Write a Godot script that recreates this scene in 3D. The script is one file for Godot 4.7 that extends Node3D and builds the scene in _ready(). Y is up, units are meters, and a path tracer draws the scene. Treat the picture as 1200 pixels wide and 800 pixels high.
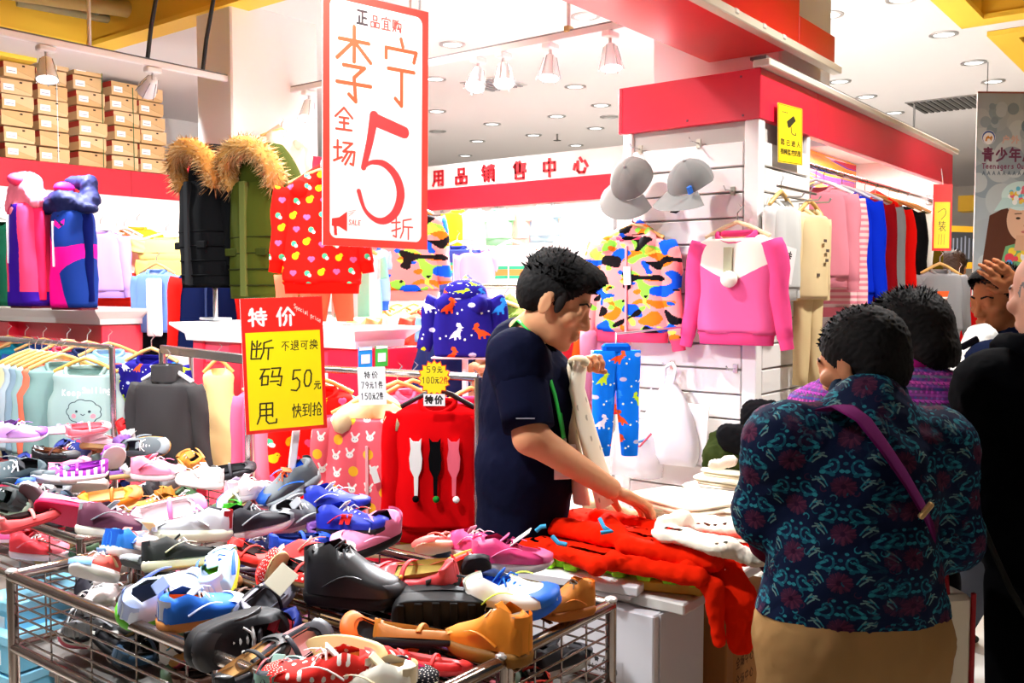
extends Node3D
# A children's clothing market stall: shoe bins, racks, a slatwall unit and shoppers.

class Acc:
	var v := PackedVector3Array()
	var n := PackedVector3Array()
	var uv := PackedVector2Array()
	var i := PackedInt32Array()

	func box(c: Vector3, s: Vector3, b := Basis(), bev := 0.0) -> void:
		var h := s * 0.5
		if bev <= 0.0:
			for ax in 3:
				for sg in [-1.0, 1.0]:
					var nn := Vector3.ZERO
					nn[ax] = sg
					var a := Vector3.ZERO
					a[(ax + 1) % 3] = h[(ax + 1) % 3]
					var d := Vector3.ZERO
					d[(ax + 2) % 3] = h[(ax + 2) % 3]
					var o := nn * h[ax]
					quad(c + b * (o - a - d), c + b * (o + a - d), c + b * (o + a + d), c + b * (o - a + d), b * nn)
			return
		# rounded edges: three slabs hulled as a chamfered box
		var pts := []
		for ax in 3:
			for sg in [-1.0, 1.0]:
				var nn := Vector3.ZERO
				nn[ax] = sg
				var a := Vector3.ZERO
				a[(ax + 1) % 3] = h[(ax + 1) % 3] - bev
				var d := Vector3.ZERO
				d[(ax + 2) % 3] = h[(ax + 2) % 3] - bev
				var o := nn * h[ax]
				quad(c + b * (o - a - d), c + b * (o + a - d), c + b * (o + a + d), c + b * (o - a + d), b * nn)
		for ax in 3:
			var p := (ax + 1) % 3
			var q := (ax + 2) % 3
			for s1 in [-1.0, 1.0]:
				for s2 in [-1.0, 1.0]:
					var e := Vector3.ZERO
					e[ax] = h[ax] - bev
					var u1 := Vector3.ZERO
					u1[p] = s1 * h[p]
					u1[q] = s2 * (h[q] - bev)
					var u2 := Vector3.ZERO
					u2[p] = s1 * (h[p] - bev)
					u2[q] = s2 * h[q]
					var nn := Vector3.ZERO
					nn[p] = s1
					nn[q] = s2
					quad(c + b * (u1 - e), c + b * (u1 + e), c + b * (u2 + e), c + b * (u2 - e), b * nn.normalized())
		for s1 in [-1.0, 1.0]:
			for s2 in [-1.0, 1.0]:
				for s3 in [-1.0, 1.0]:
					var sg := Vector3(s1, s2, s3)
					var hb := h - Vector3(bev, bev, bev)
					tri(c + b * (sg * Vector3(h.x, hb.y, hb.z)), c + b * (sg * Vector3(hb.x, h.y, hb.z)), c + b * (sg * Vector3(hb.x, hb.y, h.z)), b * sg.normalized())

	func quad(a: Vector3, b: Vector3, c: Vector3, d: Vector3, nn: Vector3) -> void:
		var k := v.size()
		if (b - a).cross(c - a).dot(nn) > 0.0:
			v.append_array([a, d, c, b])
			uv.append_array([Vector2(0, 1), Vector2(0, 0), Vector2(1, 0), Vector2(1, 1)])
		else:
			v.append_array([a, b, c, d])
			uv.append_array([Vector2(0, 1), Vector2(1, 1), Vector2(1, 0), Vector2(0, 0)])
		n.append_array([nn, nn, nn, nn])
		i.append_array([k, k + 1, k + 2, k, k + 2, k + 3])

	func tri(a: Vector3, b: Vector3, c: Vector3, nn: Vector3) -> void:
		var k := v.size()
		if (b - a).cross(c - a).dot(nn) > 0.0:
			v.append_array([a, c, b])
		else:
			v.append_array([a, b, c])
		uv.append_array([Vector2(0, 0), Vector2(1, 0), Vector2(0, 1)])
		n.append_array([nn, nn, nn])
		i.append_array([k, k + 1, k + 2])

	# smooth normals and outward winding for what was added from vertex k0, index i0
	func finish(k0: int, i0: int, orient := true, inside = null) -> void:
		var mid := Vector3.ZERO
		for k in range(k0, v.size()):
			mid += v[k]
		mid /= maxf(1.0, v.size() - k0)
		if inside != null:
			mid = inside
		if orient:
			var vol := 0.0
			for t in range(i0, i.size(), 3):
				vol += (v[i[t]] - mid).dot((v[i[t + 1]] - mid).cross(v[i[t + 2]] - mid))
			if vol > 0.0:
				for t in range(i0, i.size(), 3):
					var s := i[t + 1]
					i[t + 1] = i[t + 2]
					i[t + 2] = s
		while n.size() < v.size():
			n.append(Vector3.ZERO)
		for t in range(i0, i.size(), 3):
			var a := i[t]
			var b := i[t + 1]
			var c := i[t + 2]
			var f := (v[c] - v[a]).cross(v[b] - v[a])
			n[a] += f
			n[b] += f
			n[c] += f
		for k in range(k0, v.size()):
			n[k] = n[k].normalized() if n[k].length_squared() > 1e-20 else Vector3.UP

	# rings: Array of PackedVector3Array of one size; planar uv = (x, -y) * us when us > 0, else ring parameters
	func loft(rings: Array, closed := true, cap0 := false, cap1 := false, us := 0.0, inside = null) -> void:
		var k0 := v.size()
		var i0 := i.size()
		var m: int = rings[0].size()
		for r in rings.size():
			for j in m:
				var p: Vector3 = rings[r][j]
				v.append(p)
				uv.append(Vector2(p.x * us + 0.5, 0.0 - p.y * us) if us > 0.0 else Vector2(j / float(m), r / float(rings.size() - 1)))
		for r in rings.size() - 1:
			for j in (m if closed else m - 1):
				var a := k0 + r * m + j
				var b := k0 + r * m + (j + 1) % m
				i.append_array([a, b, a + m, b, b + m, a + m])
		for e in [0, 1]:
			if (cap0 and e == 0) or (cap1 and e == 1):
				var r: int = 0 if e == 0 else rings.size() - 1
				var mid := Vector3.ZERO
				for j in m:
					mid += rings[r][j]
				mid /= m
				var kc := v.size()
				v.append(mid)
				uv.append(Vector2(mid.x * us + 0.5, 0.0 - mid.y * us) if us > 0.0 else Vector2(0.5, float(e)))
				for j in m:
					var a := k0 + r * m + j
					var b := k0 + r * m + (j + 1) % m
					if e == 0:
						i.append_array([a, kc, b])
					else:
						i.append_array([a, b, kc])
		finish(k0, i0, true, inside)

	func tube(pts: Array, r: float, m := 8, r2 := -1.0, caps := true, flat := 1.0) -> void:
		var rings := []
		var up := Vector3.UP
		for k in pts.size():
			var t: Vector3 = (pts[mini(k + 1, pts.size() - 1)] - pts[maxi(k - 1, 0)]).normalized()
			if absf(t.dot(up)) > 0.97:
				up = Vector3.RIGHT
			var s := t.cross(up).normalized()
			var w := s.cross(t).normalized()
			up = w
			var rr := r if r2 < 0.0 else lerpf(r, r2, k / float(pts.size() - 1))
			var ring := PackedVector3Array()
			for j in m:
				var a := TAU * j / m
				ring.append(pts[k] + s * cos(a) * rr + w * sin(a) * rr * flat)
			rings.append(ring)
		loft(rings, true, caps, caps)

	# profile: Array of Vector2(radius, height) turned round an axis
	func lathe(prof: Array, at: Vector3, b := Basis(), m := 20, cap0 := true, cap1 := true) -> void:
		var rings := []
		for p in prof:
			var ring := PackedVector3Array()
			for j in m:
				var a := TAU * j / m
				ring.append(at + b * Vector3(cos(a) * p.x, p.y, sin(a) * p.x))
			rings.append(ring)
		loft(rings, true, cap0, cap1)

	func ball(c: Vector3, r: Vector3, b := Basis(), m := 12, h := 8) -> void:
		var rings := []
		for k in h + 1:
			var f := PI * k / h
			var ring := PackedVector3Array()
			for j in m:
				var a := TAU * j / m
				var s := maxf(sin(f), 0.02)
				ring.append(c + b * (Vector3(cos(a) * s, cos(f), sin(a) * s) * r))
			rings.append(ring)
		loft(rings, true, true, true)

	# flat outline in the xy plane of xf, thickened along its z
	func slab(poly: PackedVector2Array, th: float, xf := Transform3D(), us := 0.0) -> void:
		var tr := Geometry2D.triangulate_polygon(poly)
		for sg in [-1.0, 1.0]:
			var k := v.size()
			for p in poly:
				v.append(xf * Vector3(p.x, p.y, sg * th * 0.5))
				n.append(xf.basis.z.normalized() * sg)
				uv.append(Vector2(p.x * us + 0.5, 0.5 - p.y * us) if us > 0.0 else p)
			for t in range(0, tr.size(), 3):
				var a := k + tr[t]
				var b := k + tr[t + 1]
				var c := k + tr[t + 2]
				if (v[b] - v[a]).cross(v[c] - v[a]).dot(n[a]) > 0.0:
					i.append_array([a, c, b])
				else:
					i.append_array([a, b, c])
		var cw := Geometry2D.is_polygon_clockwise(poly)
		for j in poly.size():
			var p := poly[j]
			var q := poly[(j + 1) % poly.size()]
			var d := (q - p).normalized()
			var o := Vector3(d.y, -d.x, 0) * (-1.0 if cw else 1.0)
			var z := Vector3(0, 0, th * 0.5)
			quad(xf * (Vector3(p.x, p.y, 0) - z), xf * (Vector3(q.x, q.y, 0) - z), xf * (Vector3(q.x, q.y, 0) + z), xf * (Vector3(p.x, p.y, 0) + z), (xf.basis * o).normalized())

	func mesh() -> ArrayMesh:
		var a := []
		a.resize(Mesh.ARRAY_MAX)
		a[Mesh.ARRAY_VERTEX] = v
		a[Mesh.ARRAY_NORMAL] = n
		a[Mesh.ARRAY_TEX_UV] = uv
		a[Mesh.ARRAY_INDEX] = i
		var m := ArrayMesh.new()
		if v.size():
			m.add_surface_from_arrays(Mesh.PRIMITIVE_TRIANGLES, a)
		return m


var mats := {}
var taken := {}
var rng := RandomNumberGenerator.new()
var nz := FastNoiseLite.new()


func numbered(called: String) -> String:
	var k: int = taken.get(called, 0)
	taken[called] = k + 1
	return called if k == 0 else "%s_%03d" % [called, k]


func hexc(c) -> Color:
	return c if c is Color else Color(c)


func mat(c, rough := 0.85, metal := 0.0, sheen := 0.0) -> StandardMaterial3D:
	var col := hexc(c)
	var key := "%s %f %f %f" % [col.to_html(), rough, metal, sheen]
	if mats.has(key):
		return mats[key]
	var m := StandardMaterial3D.new()
	m.albedo_color = col
	m.roughness = rough
	m.metallic = metal
	if rough > 0.9:
		m.metallic_specular = 0.16
	elif rough >= 0.55 and metal == 0.0:
		m.metallic_specular = 0.36
	if sheen > 0.0:
		m.rim_enabled = true
		m.rim = sheen
		m.rim_tint = 0.9
	mats[key] = m
	return m


func cloth(c, sheen := 0.08) -> StandardMaterial3D:
	return mat(deep(hexc(c)), 0.95, 0.0, sheen * (0.15 + hexc(c).get_luminance()))


# dyed cotton is a little deeper than its swatch
func deep(c: Color) -> Color:
	return Color(pow(c.r, 1.22), pow(c.g, 1.22), pow(c.b, 1.22))


func tmat(tex: Texture2D, rough := 0.85, tint := Color.WHITE) -> StandardMaterial3D:
	var m := StandardMaterial3D.new()
	m.albedo_texture = tex
	m.albedo_color = tint
	m.roughness = rough
	if rough > 0.55:
		m.metallic_specular = 0.2
	return m


func glow(c, energy: float) -> StandardMaterial3D:
	var key := "glow %s %f" % [hexc(c).to_html(), energy]
	if not mats.has(key):
		var m := StandardMaterial3D.new()
		m.albedo_color = Color(0.9, 0.9, 0.9)
		m.emission_enabled = true
		m.emission = hexc(c)
		m.emission_energy_multiplier = energy
		mats[key] = m
	return mats[key]


func glass(alpha := 0.25, c := Color(0.95, 0.97, 1.0)) -> StandardMaterial3D:
	var key := "glass %f %s" % [alpha, c.to_html()]
	if not mats.has(key):
		var m := StandardMaterial3D.new()
		m.albedo_color = Color(c.r, c.g, c.b, alpha)
		m.transparency = BaseMaterial3D.TRANSPARENCY_ALPHA
		m.roughness = 0.08
		mats[key] = m
	return mats[key]


func obj(called: String, mesh: Mesh, m: Material, parent: Node = self) -> MeshInstance3D:
	var o := MeshInstance3D.new()
	o.name = numbered(called) if parent == self else called
	o.mesh = mesh
	o.material_override = m
	parent.add_child(o, true)
	return o


func tag(o: Node, label: String, category: String, group := "") -> Node:
	o.set_meta("label", label)
	o.set_meta("category", category)
	if group:
		o.set_meta("group", group)
	return o


func thing(called: String, label: String, category: String, at := Vector3.ZERO, turn := 0.0, group := "") -> Node3D:
	var o := Node3D.new()
	o.name = numbered(called)
	add_child(o, true)
	o.position = at
	o.rotation.y = turn
	tag(o, label, category, group)
	return o


func struct(called: String, mesh: Mesh, m: Material, parent: Node = self) -> MeshInstance3D:
	var o := obj(called, mesh, m, parent)
	if parent == self:
		o.set_meta("kind", "structure")
	return o


func bx(c: Vector3, s: Vector3, bev := 0.0, b := Basis()) -> ArrayMesh:
	var a := Acc.new()
	a.box(c, s, b, bev)
	return a.mesh()


# box from corner to corner
func bb(lo: Vector3, hi: Vector3, bev := 0.0) -> ArrayMesh:
	return bx((lo + hi) * 0.5, (hi - lo).abs(), bev)


func tb(pts: Array, r: float, m := 8) -> ArrayMesh:
	var a := Acc.new()
	a.tube(pts, r, m)
	return a.mesh()


# turn about y so that a thing's front (+z) faces along the ground direction d
func face(d: Vector3) -> float:
	return atan2(d.x, d.z)


# --- flat print: pictures painted into images -------------------------------
func canvas(w: int, h: int, c) -> Image:
	var im := Image.create(w, h, false, Image.FORMAT_RGBA8)
	im.fill(hexc(c))
	return im


func dab_line(im: Image, a: Vector2, b: Vector2, w: float, c: Color) -> void:
	var steps := int(maxf(1.0, a.distance_to(b) / maxf(1.0, w * 0.25)))
	for k in steps + 1:
		disc(im, a.lerp(b, k / float(steps)), w * 0.5, c)


func disc(im: Image, p: Vector2, r: float, c: Color, sy := 1.0) -> void:
	var ry := r * sy
	for y in range(int(floor(p.y - ry)), int(ceil(p.y + ry)) + 1):
		var q := (y - p.y) / maxf(ry, 0.01)
		if absf(q) > 1.0:
			continue
		var hw := r * sqrt(1.0 - q * q)
		im.fill_rect(Rect2i(int(round(p.x - hw)), y, maxi(1, int(round(2.0 * hw))), 1), c)


func fillpoly(im: Image, pts: PackedVector2Array, c: Color) -> void:
	var lo := 1e9
	var hi := -1e9
	for p in pts:
		lo = minf(lo, p.y)
		hi = maxf(hi, p.y)
	for y in range(maxi(0, int(lo)), mini(im.get_height() - 1, int(ceil(hi))) + 1):
		var xs := []
		for k in pts.size():
			var a := pts[k]
			var b := pts[(k + 1) % pts.size()]
			if (a.y <= y and b.y > y) or (b.y <= y and a.y > y):
				xs.append(a.x + (y - a.y) / (b.y - a.y) * (b.x - a.x))
		xs.sort()
		for k in range(0, xs.size() - 1, 2):
			im.fill_rect(Rect2i(int(round(xs[k])), y, maxi(1, int(round(xs[k + 1] - xs[k]))), 1), c)


# strokes: "x y x y;x y ..." on a ten by ten square
func strokes(im: Image, s: String, at: Vector2, size: Vector2, w: float, c: Color, slant := 0.0) -> void:
	for one in s.split(";", false):
		var f: PackedFloat64Array = one.split_floats(" ", false)
		for k in range(0, f.size() - 3, 2):
			var a := Vector2(f[k], f[k + 1]) / 10.0
			var b := Vector2(f[k + 2], f[k + 3]) / 10.0
			dab_line(im, at + Vector2(a.x - slant * (a.y - 0.5), a.y) * size, at + Vector2(b.x - slant * (b.y - 0.5), b.y) * size, w, c)


func say(im: Image, text: String, at: Vector2, size: Vector2, gap: float, w: float, c: Color, slant := 0.0) -> void:
	for k in text.length():
		if GLYPH.has(text[k]):
			strokes(im, GLYPH[text[k]], at + Vector2(k * (size.x + gap), 0), size, w, c, slant)


func tex(im: Image) -> ImageTexture:
	return ImageTexture.create_from_image(im)


const GLYPH := {
	"正": "1 1 9 1;5 1 5 9;5 5 8.5 5;2.5 4.5 2.5 9;0.5 9 9.5 9",
	"品": "3 1 7 1 7 4 3 4 3 1;1 5.5 4.3 5.5 4.3 9 1 9 1 5.5;5.7 5.5 9 5.5 9 9 5.7 9 5.7 5.5",
	"宜": "5 0 5 1.2;1 2.8 1 1.5 9 1.5 9 2.8;3 3.2 3 8.8;7 3.2 7 8.8;3 3.2 7 3.2;3 5 7 5;3 6.9 7 6.9;0.8 9 9.2 9",
	"购": "1 1.2 1 6.5;1 1.2 4 1.2 4 6.5;2.5 2.5 2.5 5.5 1 9;2.8 6.5 4 8.8;6 0.6 4.8 4;5.6 2.8 9.3 2.8 9 8.8 8 8.4;6.8 4 5.6 7 8 6.6;7.3 5.6 8.2 7.4",
	"李": "1.5 2 8.5 2;5 0.2 5 4.6;5 2 1 4.4;5 2 9 4.4;2.5 5.2 7.5 5.2 5 6.6;5 6.6 5.4 9.6 3.8 8.8;1 7.4 9 7.4",
	"宁": "5 0.3 5.5 1.3;1.2 3.2 1.2 1.8 9 1.8 8.4 3.2;1.8 4.6 8.4 4.6;5.2 4.6 5.2 9.5 3.6 8.6",
	"全": "5 0.5 0.8 4.2;5 0.5 9.2 4.2;2.8 4.4 7.2 4.4;2.8 6.4 7.2 6.4;5 4.4 5 8.8;1.2 9 8.8 9",
	"场": "0.5 3.5 3.6 3.2;2 1 2 7.2;0.5 8 3.8 6.6;4.4 1.5 8.2 1.5 4.4 4.6 9.2 4.4 8.6 9 7.4 8.6;6.4 4.6 4 8;8 4.6 5.2 9",
	"折": "0.5 3 4 2.6;2.4 0.8 2.4 8.8 1.2 8.2;0.6 6.4 4.2 5;8.8 1 5.4 1.8;5.4 1.8 5.4 6 4.2 9;5.4 4.4 9.4 4.4;7.6 4.4 7.6 9.4",
	"特": "1.6 1 0.8 3.4;0.8 3 3.8 3;2.3 0.5 2.3 9;0.4 6.4 4 5.2;4.8 2.2 9 2.2;6.9 0.5 6.9 4;4.2 4 9.6 4;4.4 5.8 9.4 5.8;7.9 4.2 7.9 9 6.8 8.6;5.2 6.8 6 8",
	"价": "2.8 0.5 0.6 4.6;1.9 3 1.9 9.4;6.4 0.5 3.6 4.4;6.4 0.5 9.6 4.2;5.4 4.4 5.2 7 4 9.2;7.6 4.4 7.6 9.4",
	"用": "2 1 2 6.5 0.8 9;2 1 8.4 1 8.4 9 7.2 8.6;2 3.6 8.4 3.6;2 6.2 8.4 6.2;5.2 1 5.2 9",
	"销": "2 0.5 0.6 3;1.6 1.8 4 1.8;1 3.8 3.8 3.8;0.6 5.6 4 5.6;2.3 3.8 2.3 8.8 3.8 7.8;7 0.5 7 3;5.2 1 5.8 2.4;8.9 0.9 8.2 2.4;5.2 3.4 5.2 9.2;5.2 3.4 9 3.4 9 9 8 8.6;5.2 5.2 9 5.2;5.2 7 9 7",
	"售": "3 0.4 1 3;2.2 2 2.2 5.6;5 0.4 5.6 1.4;2.2 1.8 8.8 1.8;2.2 3 8.2 3;2.2 4.2 8.2 4.2;2.2 5.5 9 5.5;5.5 1.8 5.5 5.5;2.4 6.4 7.8 6.4 7.8 9.2 2.4 9.2 2.4 6.4",
	"中": "1.5 2.5 8.5 2.5 8.5 6.5 1.5 6.5 1.5 2.5;5 0.5 5 9.5",
	"心": "1.6 4.5 0.8 7.2;3.2 3.4 3.2 8 4.2 9 7.2 9 7.8 7.2;4.6 1.6 5.8 3.4;7.6 3.4 9.2 6",
	"断": "1 1 1 8.8 5 8.8;3 1 3 8;1 4.6 5 4.6;1.6 2.2 2.2 3.4;4.5 2 3.8 3.4;8.8 1 5.8 2;5.8 2 5.8 6 4.8 9;5.8 4.4 9.6 4.4;7.8 4.4 7.8 9.4",
	"码": "0.6 1.6 4.2 1.6;2.4 1.6 0.6 5.6;1.4 4.6 1.4 8.4;1.4 4.6 3.8 4.6 3.8 8.2 1.4 8.2;5 1.4 8.6 1.4 8 5;5.6 2.6 5.2 5;5.2 5 9.4 5 9 9 7.8 8.4;4.8 7 8.2 7",
	"甩": "2 1 2 6 0.8 9;2 1 7.6 1 7.6 6.4;2 3.4 7.6 3.4;2 5.8 7.6 5.8;4.8 1 4.8 8 6 9.2 9.4 9 9.4 7.6",
	"元": "2.4 1.6 7.6 1.6;1 4 9 4;4 4 3.4 7 1 9.2;6.2 4 6.2 8.4 7 9 9.4 8.8 9.4 7.2",
	"件": "2.8 0.5 0.6 4.6;1.9 3 1.9 9.4;5 1 4 4;4.6 3 9 3;3.6 5.8 9.6 5.8;6.7 0.8 6.7 9.4",
	"已": "2 1.5 8 1.5 8 5 2.4 5;2 3.4 2 8.4 3 9 8.6 9 9 7.4",
	"进": "1 1 2 2.4;0.6 4 2.4 4 2 8 0.4 8.6;2 8 5 9.2 9.4 9;4 2.6 9 2.6;3.6 5 9.4 5;5.2 1 5.2 5 4.2 7.6;7.6 1 7.6 8",
	"入": "4 0.8 5.4 2.4;5.2 2 3.6 6 0.8 9.2;5 3 6.4 6.4 9.4 9.2",
	"您": "2.4 .5 1 3;1.8 2 1.8 5;4.6 .5 3.8 2.4;4.2 1.6 9 1.6;6.4 1.8 6.4 5;4.8 3 4 4.4;8 3 9 4.4;1.6 6.4 1 8.6;3.4 6 3.4 8.6 7.4 9 7.8 7.6;5 5.8 6 7.2;8.4 6 9.4 8",
	"视": "1.8 .6 2.6 1.6;.6 2.6 4 2.6 .6 6;2.4 4.6 2.4 9.4;5 1.2 5 6;5 1.2 9 1.2 9 6;7 2.6 6.6 6.4 4.4 9.2;7.4 6.2 7.4 8.8 9.6 8.8 9.6 7.4",
	"频": "2.6 .8 2.6 4;1 2 1 4;2.6 2.2 4.4 2.2;.4 4 4.6 4;2.6 4 2.6 6.4;1.2 5 .6 6.8;4.4 5 1 9.2;5.2 1.2 9.6 1.2;7.2 1.2 6.8 2.8;5.6 2.8 5.6 7.2;5.6 2.8 9 2.8 9 7.2;7.3 4 7 7 5 9.2;7.8 7 9.4 9",
	"监": "1.4 1 1.4 5;3.2 .6 3.2 5.4;5.8 .6 4.6 3.4;5.4 2 9 2;6.6 3 7.6 4.4;1.8 6.2 1.8 9;1.8 6.2 8.2 6.2 8.2 9;4 6.2 4 9;6 6.2 6 9;.6 9.2 9.4 9.2",
	"控": ".5 3 4 2.8;2.4 .8 2.4 9 1.2 8.4;.6 6.2 4 5;7 .5 7 1.6;4.6 3 4.6 1.8 9.6 1.8 9.2 3;6 2.6 5 4.6;7.8 2.6 9 4.4;5.2 5.6 9 5.6;7.1 5.6 7.1 9;4.6 9.2 9.6 9.2",
	"范": ".8 1.8 9.2 1.8;3.2 .6 3.2 3;6.8 .6 6.8 3;1.4 3.6 2.4 4.4;.8 5.4 1.8 6.2;.8 9 2.6 6.8;4.2 4 8.6 4 8.4 6.6 7.4 6.4;4.2 4 4.2 8.2 5 9 9.2 9 9.4 7.6",
	"围": "1 1 9 1 9 9.2 1 9.2 1 1;2.6 2.8 7.4 2.8;3 4.2 7 4.2;2.4 5.8 7.6 5.8 7.2 7.4;5 1.8 5 8.4",
	"青": "2 1.4 8 1.4;2.4 2.8 7.6 2.8;.8 4.2 9.2 4.2;5 .4 5 4.2;2.6 5.2 2.6 9.4;2.6 5.2 7.4 5.2 7.4 9.2 6.4 8.8;2.6 6.6 7.4 6.6;2.6 7.8 7.4 7.8",
	"少": "5 .6 5 5.4;3 2.4 1 5;7 2.2 9 4.8;8 4.6 5.6 7.6 1.4 9.4",
	"年": "2.8 .6 1 3.4;2.2 2 8.6 2;2.6 4.2 8.2 4.2;2.6 4.2 2.6 6.6;.6 6.6 9.4 6.6;5.4 2 5.4 9.6",
	"户": "4.6 .4 5.4 1.6;2 2.4 8.2 2.4 8.2 5.2 2 5.2;2 2.4 2 6 .8 9.2",
	"外": "2.6 .6 .8 4.6;2.2 2.4 4.8 2.4 4 6 1 9.2;1.8 4.4 3.4 6;7 .6 7 9.6;7 4 9.4 6",
	"快": "2 .6 2 9.4;.8 2.8 .6 4.6;3 2.4 3.6 3.8;4.4 2.6 8.4 2.6 8.4 5;3.8 5 9.6 5;6.4 .6 6.2 5 4 9.2;6.4 5.4 9.4 9.2",
	"到": ".6 1.2 5.6 1.2;2.8 1.2 1 3.8 5 3.4;.8 5.6 5.2 5.6;3 3.8 3 8.4;.4 8.6 5.8 8;7 1.6 7 6.6;9 .6 9 9.2 7.8 8.6",
	"抢": ".5 3 4 2.8;2.4 .8 2.4 9 1.2 8.4;.6 6.2 4 5;7 .6 4.6 4.2;7 .6 9.6 4;5.8 5 8.6 5 8.6 7 7.6 6.8;5.8 5 5.8 9 9.4 9 9.4 7.8",
	"不": "1 1.6 9 1.6;5.4 1.6 1 6;5 3.6 5 9.4;6 4.4 8.8 6.6",
	"退": "1 1 2 2.4;.6 4 2.4 4 2 8 .4 8.6;2 8 5 9.2 9.4 9;4.4 1 8.4 1 8.4 4.6 4.4 4.6;4.4 2.8 8.4 2.8;4.4 1 4.4 7.6 6 6.6;9 5 6.6 6.2;5.6 4.8 9 7.8",
	"可": ".8 1.6 9.2 1.6;2 3.6 5.6 3.6 5.6 6.6 2 6.6 2 3.6;7.6 1.6 7.6 9.2 6.2 8.6",
	"换": ".5 3 3.6 2.8;2.2 .8 2.2 9 1 8.4;.6 6.2 3.6 5;5.6 .6 4.2 2.8;5.4 1.6 8 1.6 7.2 3;4.8 3 4.8 6;4.8 3 9 3 9 6;4 6 9.8 6;7 3 6.6 6.4 4 9.2;7 6.4 9.6 9.2",
	"童": "5 .4 5 1.4;2 1.6 8 1.6;3.4 1.8 3.8 3;6.6 1.8 6.2 3;1 3.2 9 3.2;2.6 4.4 7.4 4.4 7.4 6.8 2.6 6.8 2.6 4.4;2.6 5.6 7.4 5.6;5 4.4 5 9;2 7.8 8 7.8;1 9.2 9 9.2",
	"装": "2 .6 2 4;.8 1.4 1.4 2.2;.6 3.6 1.8 2.8;4 1.6 9 1.6;6.4 .5 6.4 3.4;4.4 3.4 8.6 3.4;5 4.2 5 5;1 5.2 9 5.2;4.6 5.2 1 8;3.4 6.6 3.4 9.2 5.4 8.4;8 6 5.8 7;5 5.6 9.2 9.2",
	"0": "3.5 1 6.5 1 8 3 8 7 6.5 9 3.5 9 2 7 2 3 3.5 1", "1": "3 2.5 5 1 5 9", "2": "2 2.6 3.5 1 6.5 1 8 2.6 7.5 4.6 2 9 8.2 9",
	"3": "2 1.6 5 1 7.6 2.4 6.6 4.4 4.4 4.8 7.4 5.4 8 7.4 6 9 2 8.6", "4": "6.4 9.4 6.4 1 1.6 6.6 8.8 6.6", "5": "8 1 3 1 2.6 4.6 5.6 4 8 5.4 8 7.6 6 9 2 8.6",
	"6": "7.4 1 4 3.4 2.2 6.4 3.4 8.8 6.4 9 8 7 6.6 5 3.6 5.2 2.4 6.6", "7": "2 1 8.2 1 4.4 9.2", "8": "5 4.8 2.6 3 3.6 1.2 6.4 1.2 7.4 3 5 4.8 2 7 3.4 9 6.6 9 8 7 5 4.8", "9": "7.8 3 6 1 3 1.4 2.2 3.6 3.6 5.2 6.6 5 7.8 3 7 7 4.6 9.2",
	"A": "1 9.4 5 .6 9 9.4;2.6 6 7.4 6", "L": "2 .6 2 9.4 8 9.4", "S": "8 2 6 .8 3 1 2 3 7.6 6 7.6 8.4 5 9.4 2 8.4", "E": "8 .8 2 .8 2 9.2 8 9.2;2 5 7 5", "N": "1.6 9.4 1.6 .6 8.4 9.4 8.4 .6",
	"K": "2 .6 2 9.4;8 .6 2 5.4 8 9.4", "e": "2 6.4 8 6.2 7 4.2 4 4 2 6 2.6 8.6 5 9.4 8 8.6", "p": "2.4 4 2.4 13;2.4 5.4 5 4 7.6 5 7.8 8 5.4 9.4 2.6 8.4", "m": "1 9.4 1 4.2;1 5.4 3 4.2 4.8 5.2 4.8 9.4;4.8 5.4 7 4.2 8.8 5.2 8.8 9.4",
	"i": "5 4.4 5 9.4;5 1.8 5 2.2", "l": "5 .6 5 9.4", "n": "2 9.4 2 4.2;2 5.6 5 4.2 7.4 5.2 7.6 9.4", "g": "7.6 4.4 7.6 11 5.6 13 2.6 12.2;7.6 5.2 5 4 2.4 5.6 2.6 8.2 5 9.2 7.6 8", "c": "8 5 5.4 4 2.6 5.6 2.6 8 5.4 9.4 8 8.6",
	"a": "3 4.6 6 4 7.6 5.4 7.6 9.4;7.6 6.4 4 6.6 2.4 8 4 9.4 7.4 8.4", "r": "3 9.4 3 4.2;3 6 5 4.4 7.4 4.4", "t": "5 1.4 5 8.4 7.4 9.2;2.4 4.2 7.8 4.2", "o": "5 4 7.6 5.6 7.6 8 5 9.4 2.4 8 2.4 5.6 5 4", "u": "2.4 4.2 2.4 8.2 4.4 9.4 7.4 8;7.6 4.2 7.6 9.4",
	"d": "7.6 .6 7.6 9.4;7.6 5.4 5 4 2.4 5.6 2.4 8 5 9.4 7.6 8.2", "s": "7.6 4.8 5 4 2.8 5 7.2 7.8 6.4 9.2 2.4 8.8", "T": "1 .8 9 .8;5 .8 5 9.4", "O": "5 .6 8.6 3 8.6 7 5 9.4 1.4 7 1.4 3 5 .6", "q": "7.6 4 7.6 13;7.6 5.2 5 4 2.4 5.6 2.4 8 5 9.4 7.6 8.2",
}


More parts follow.
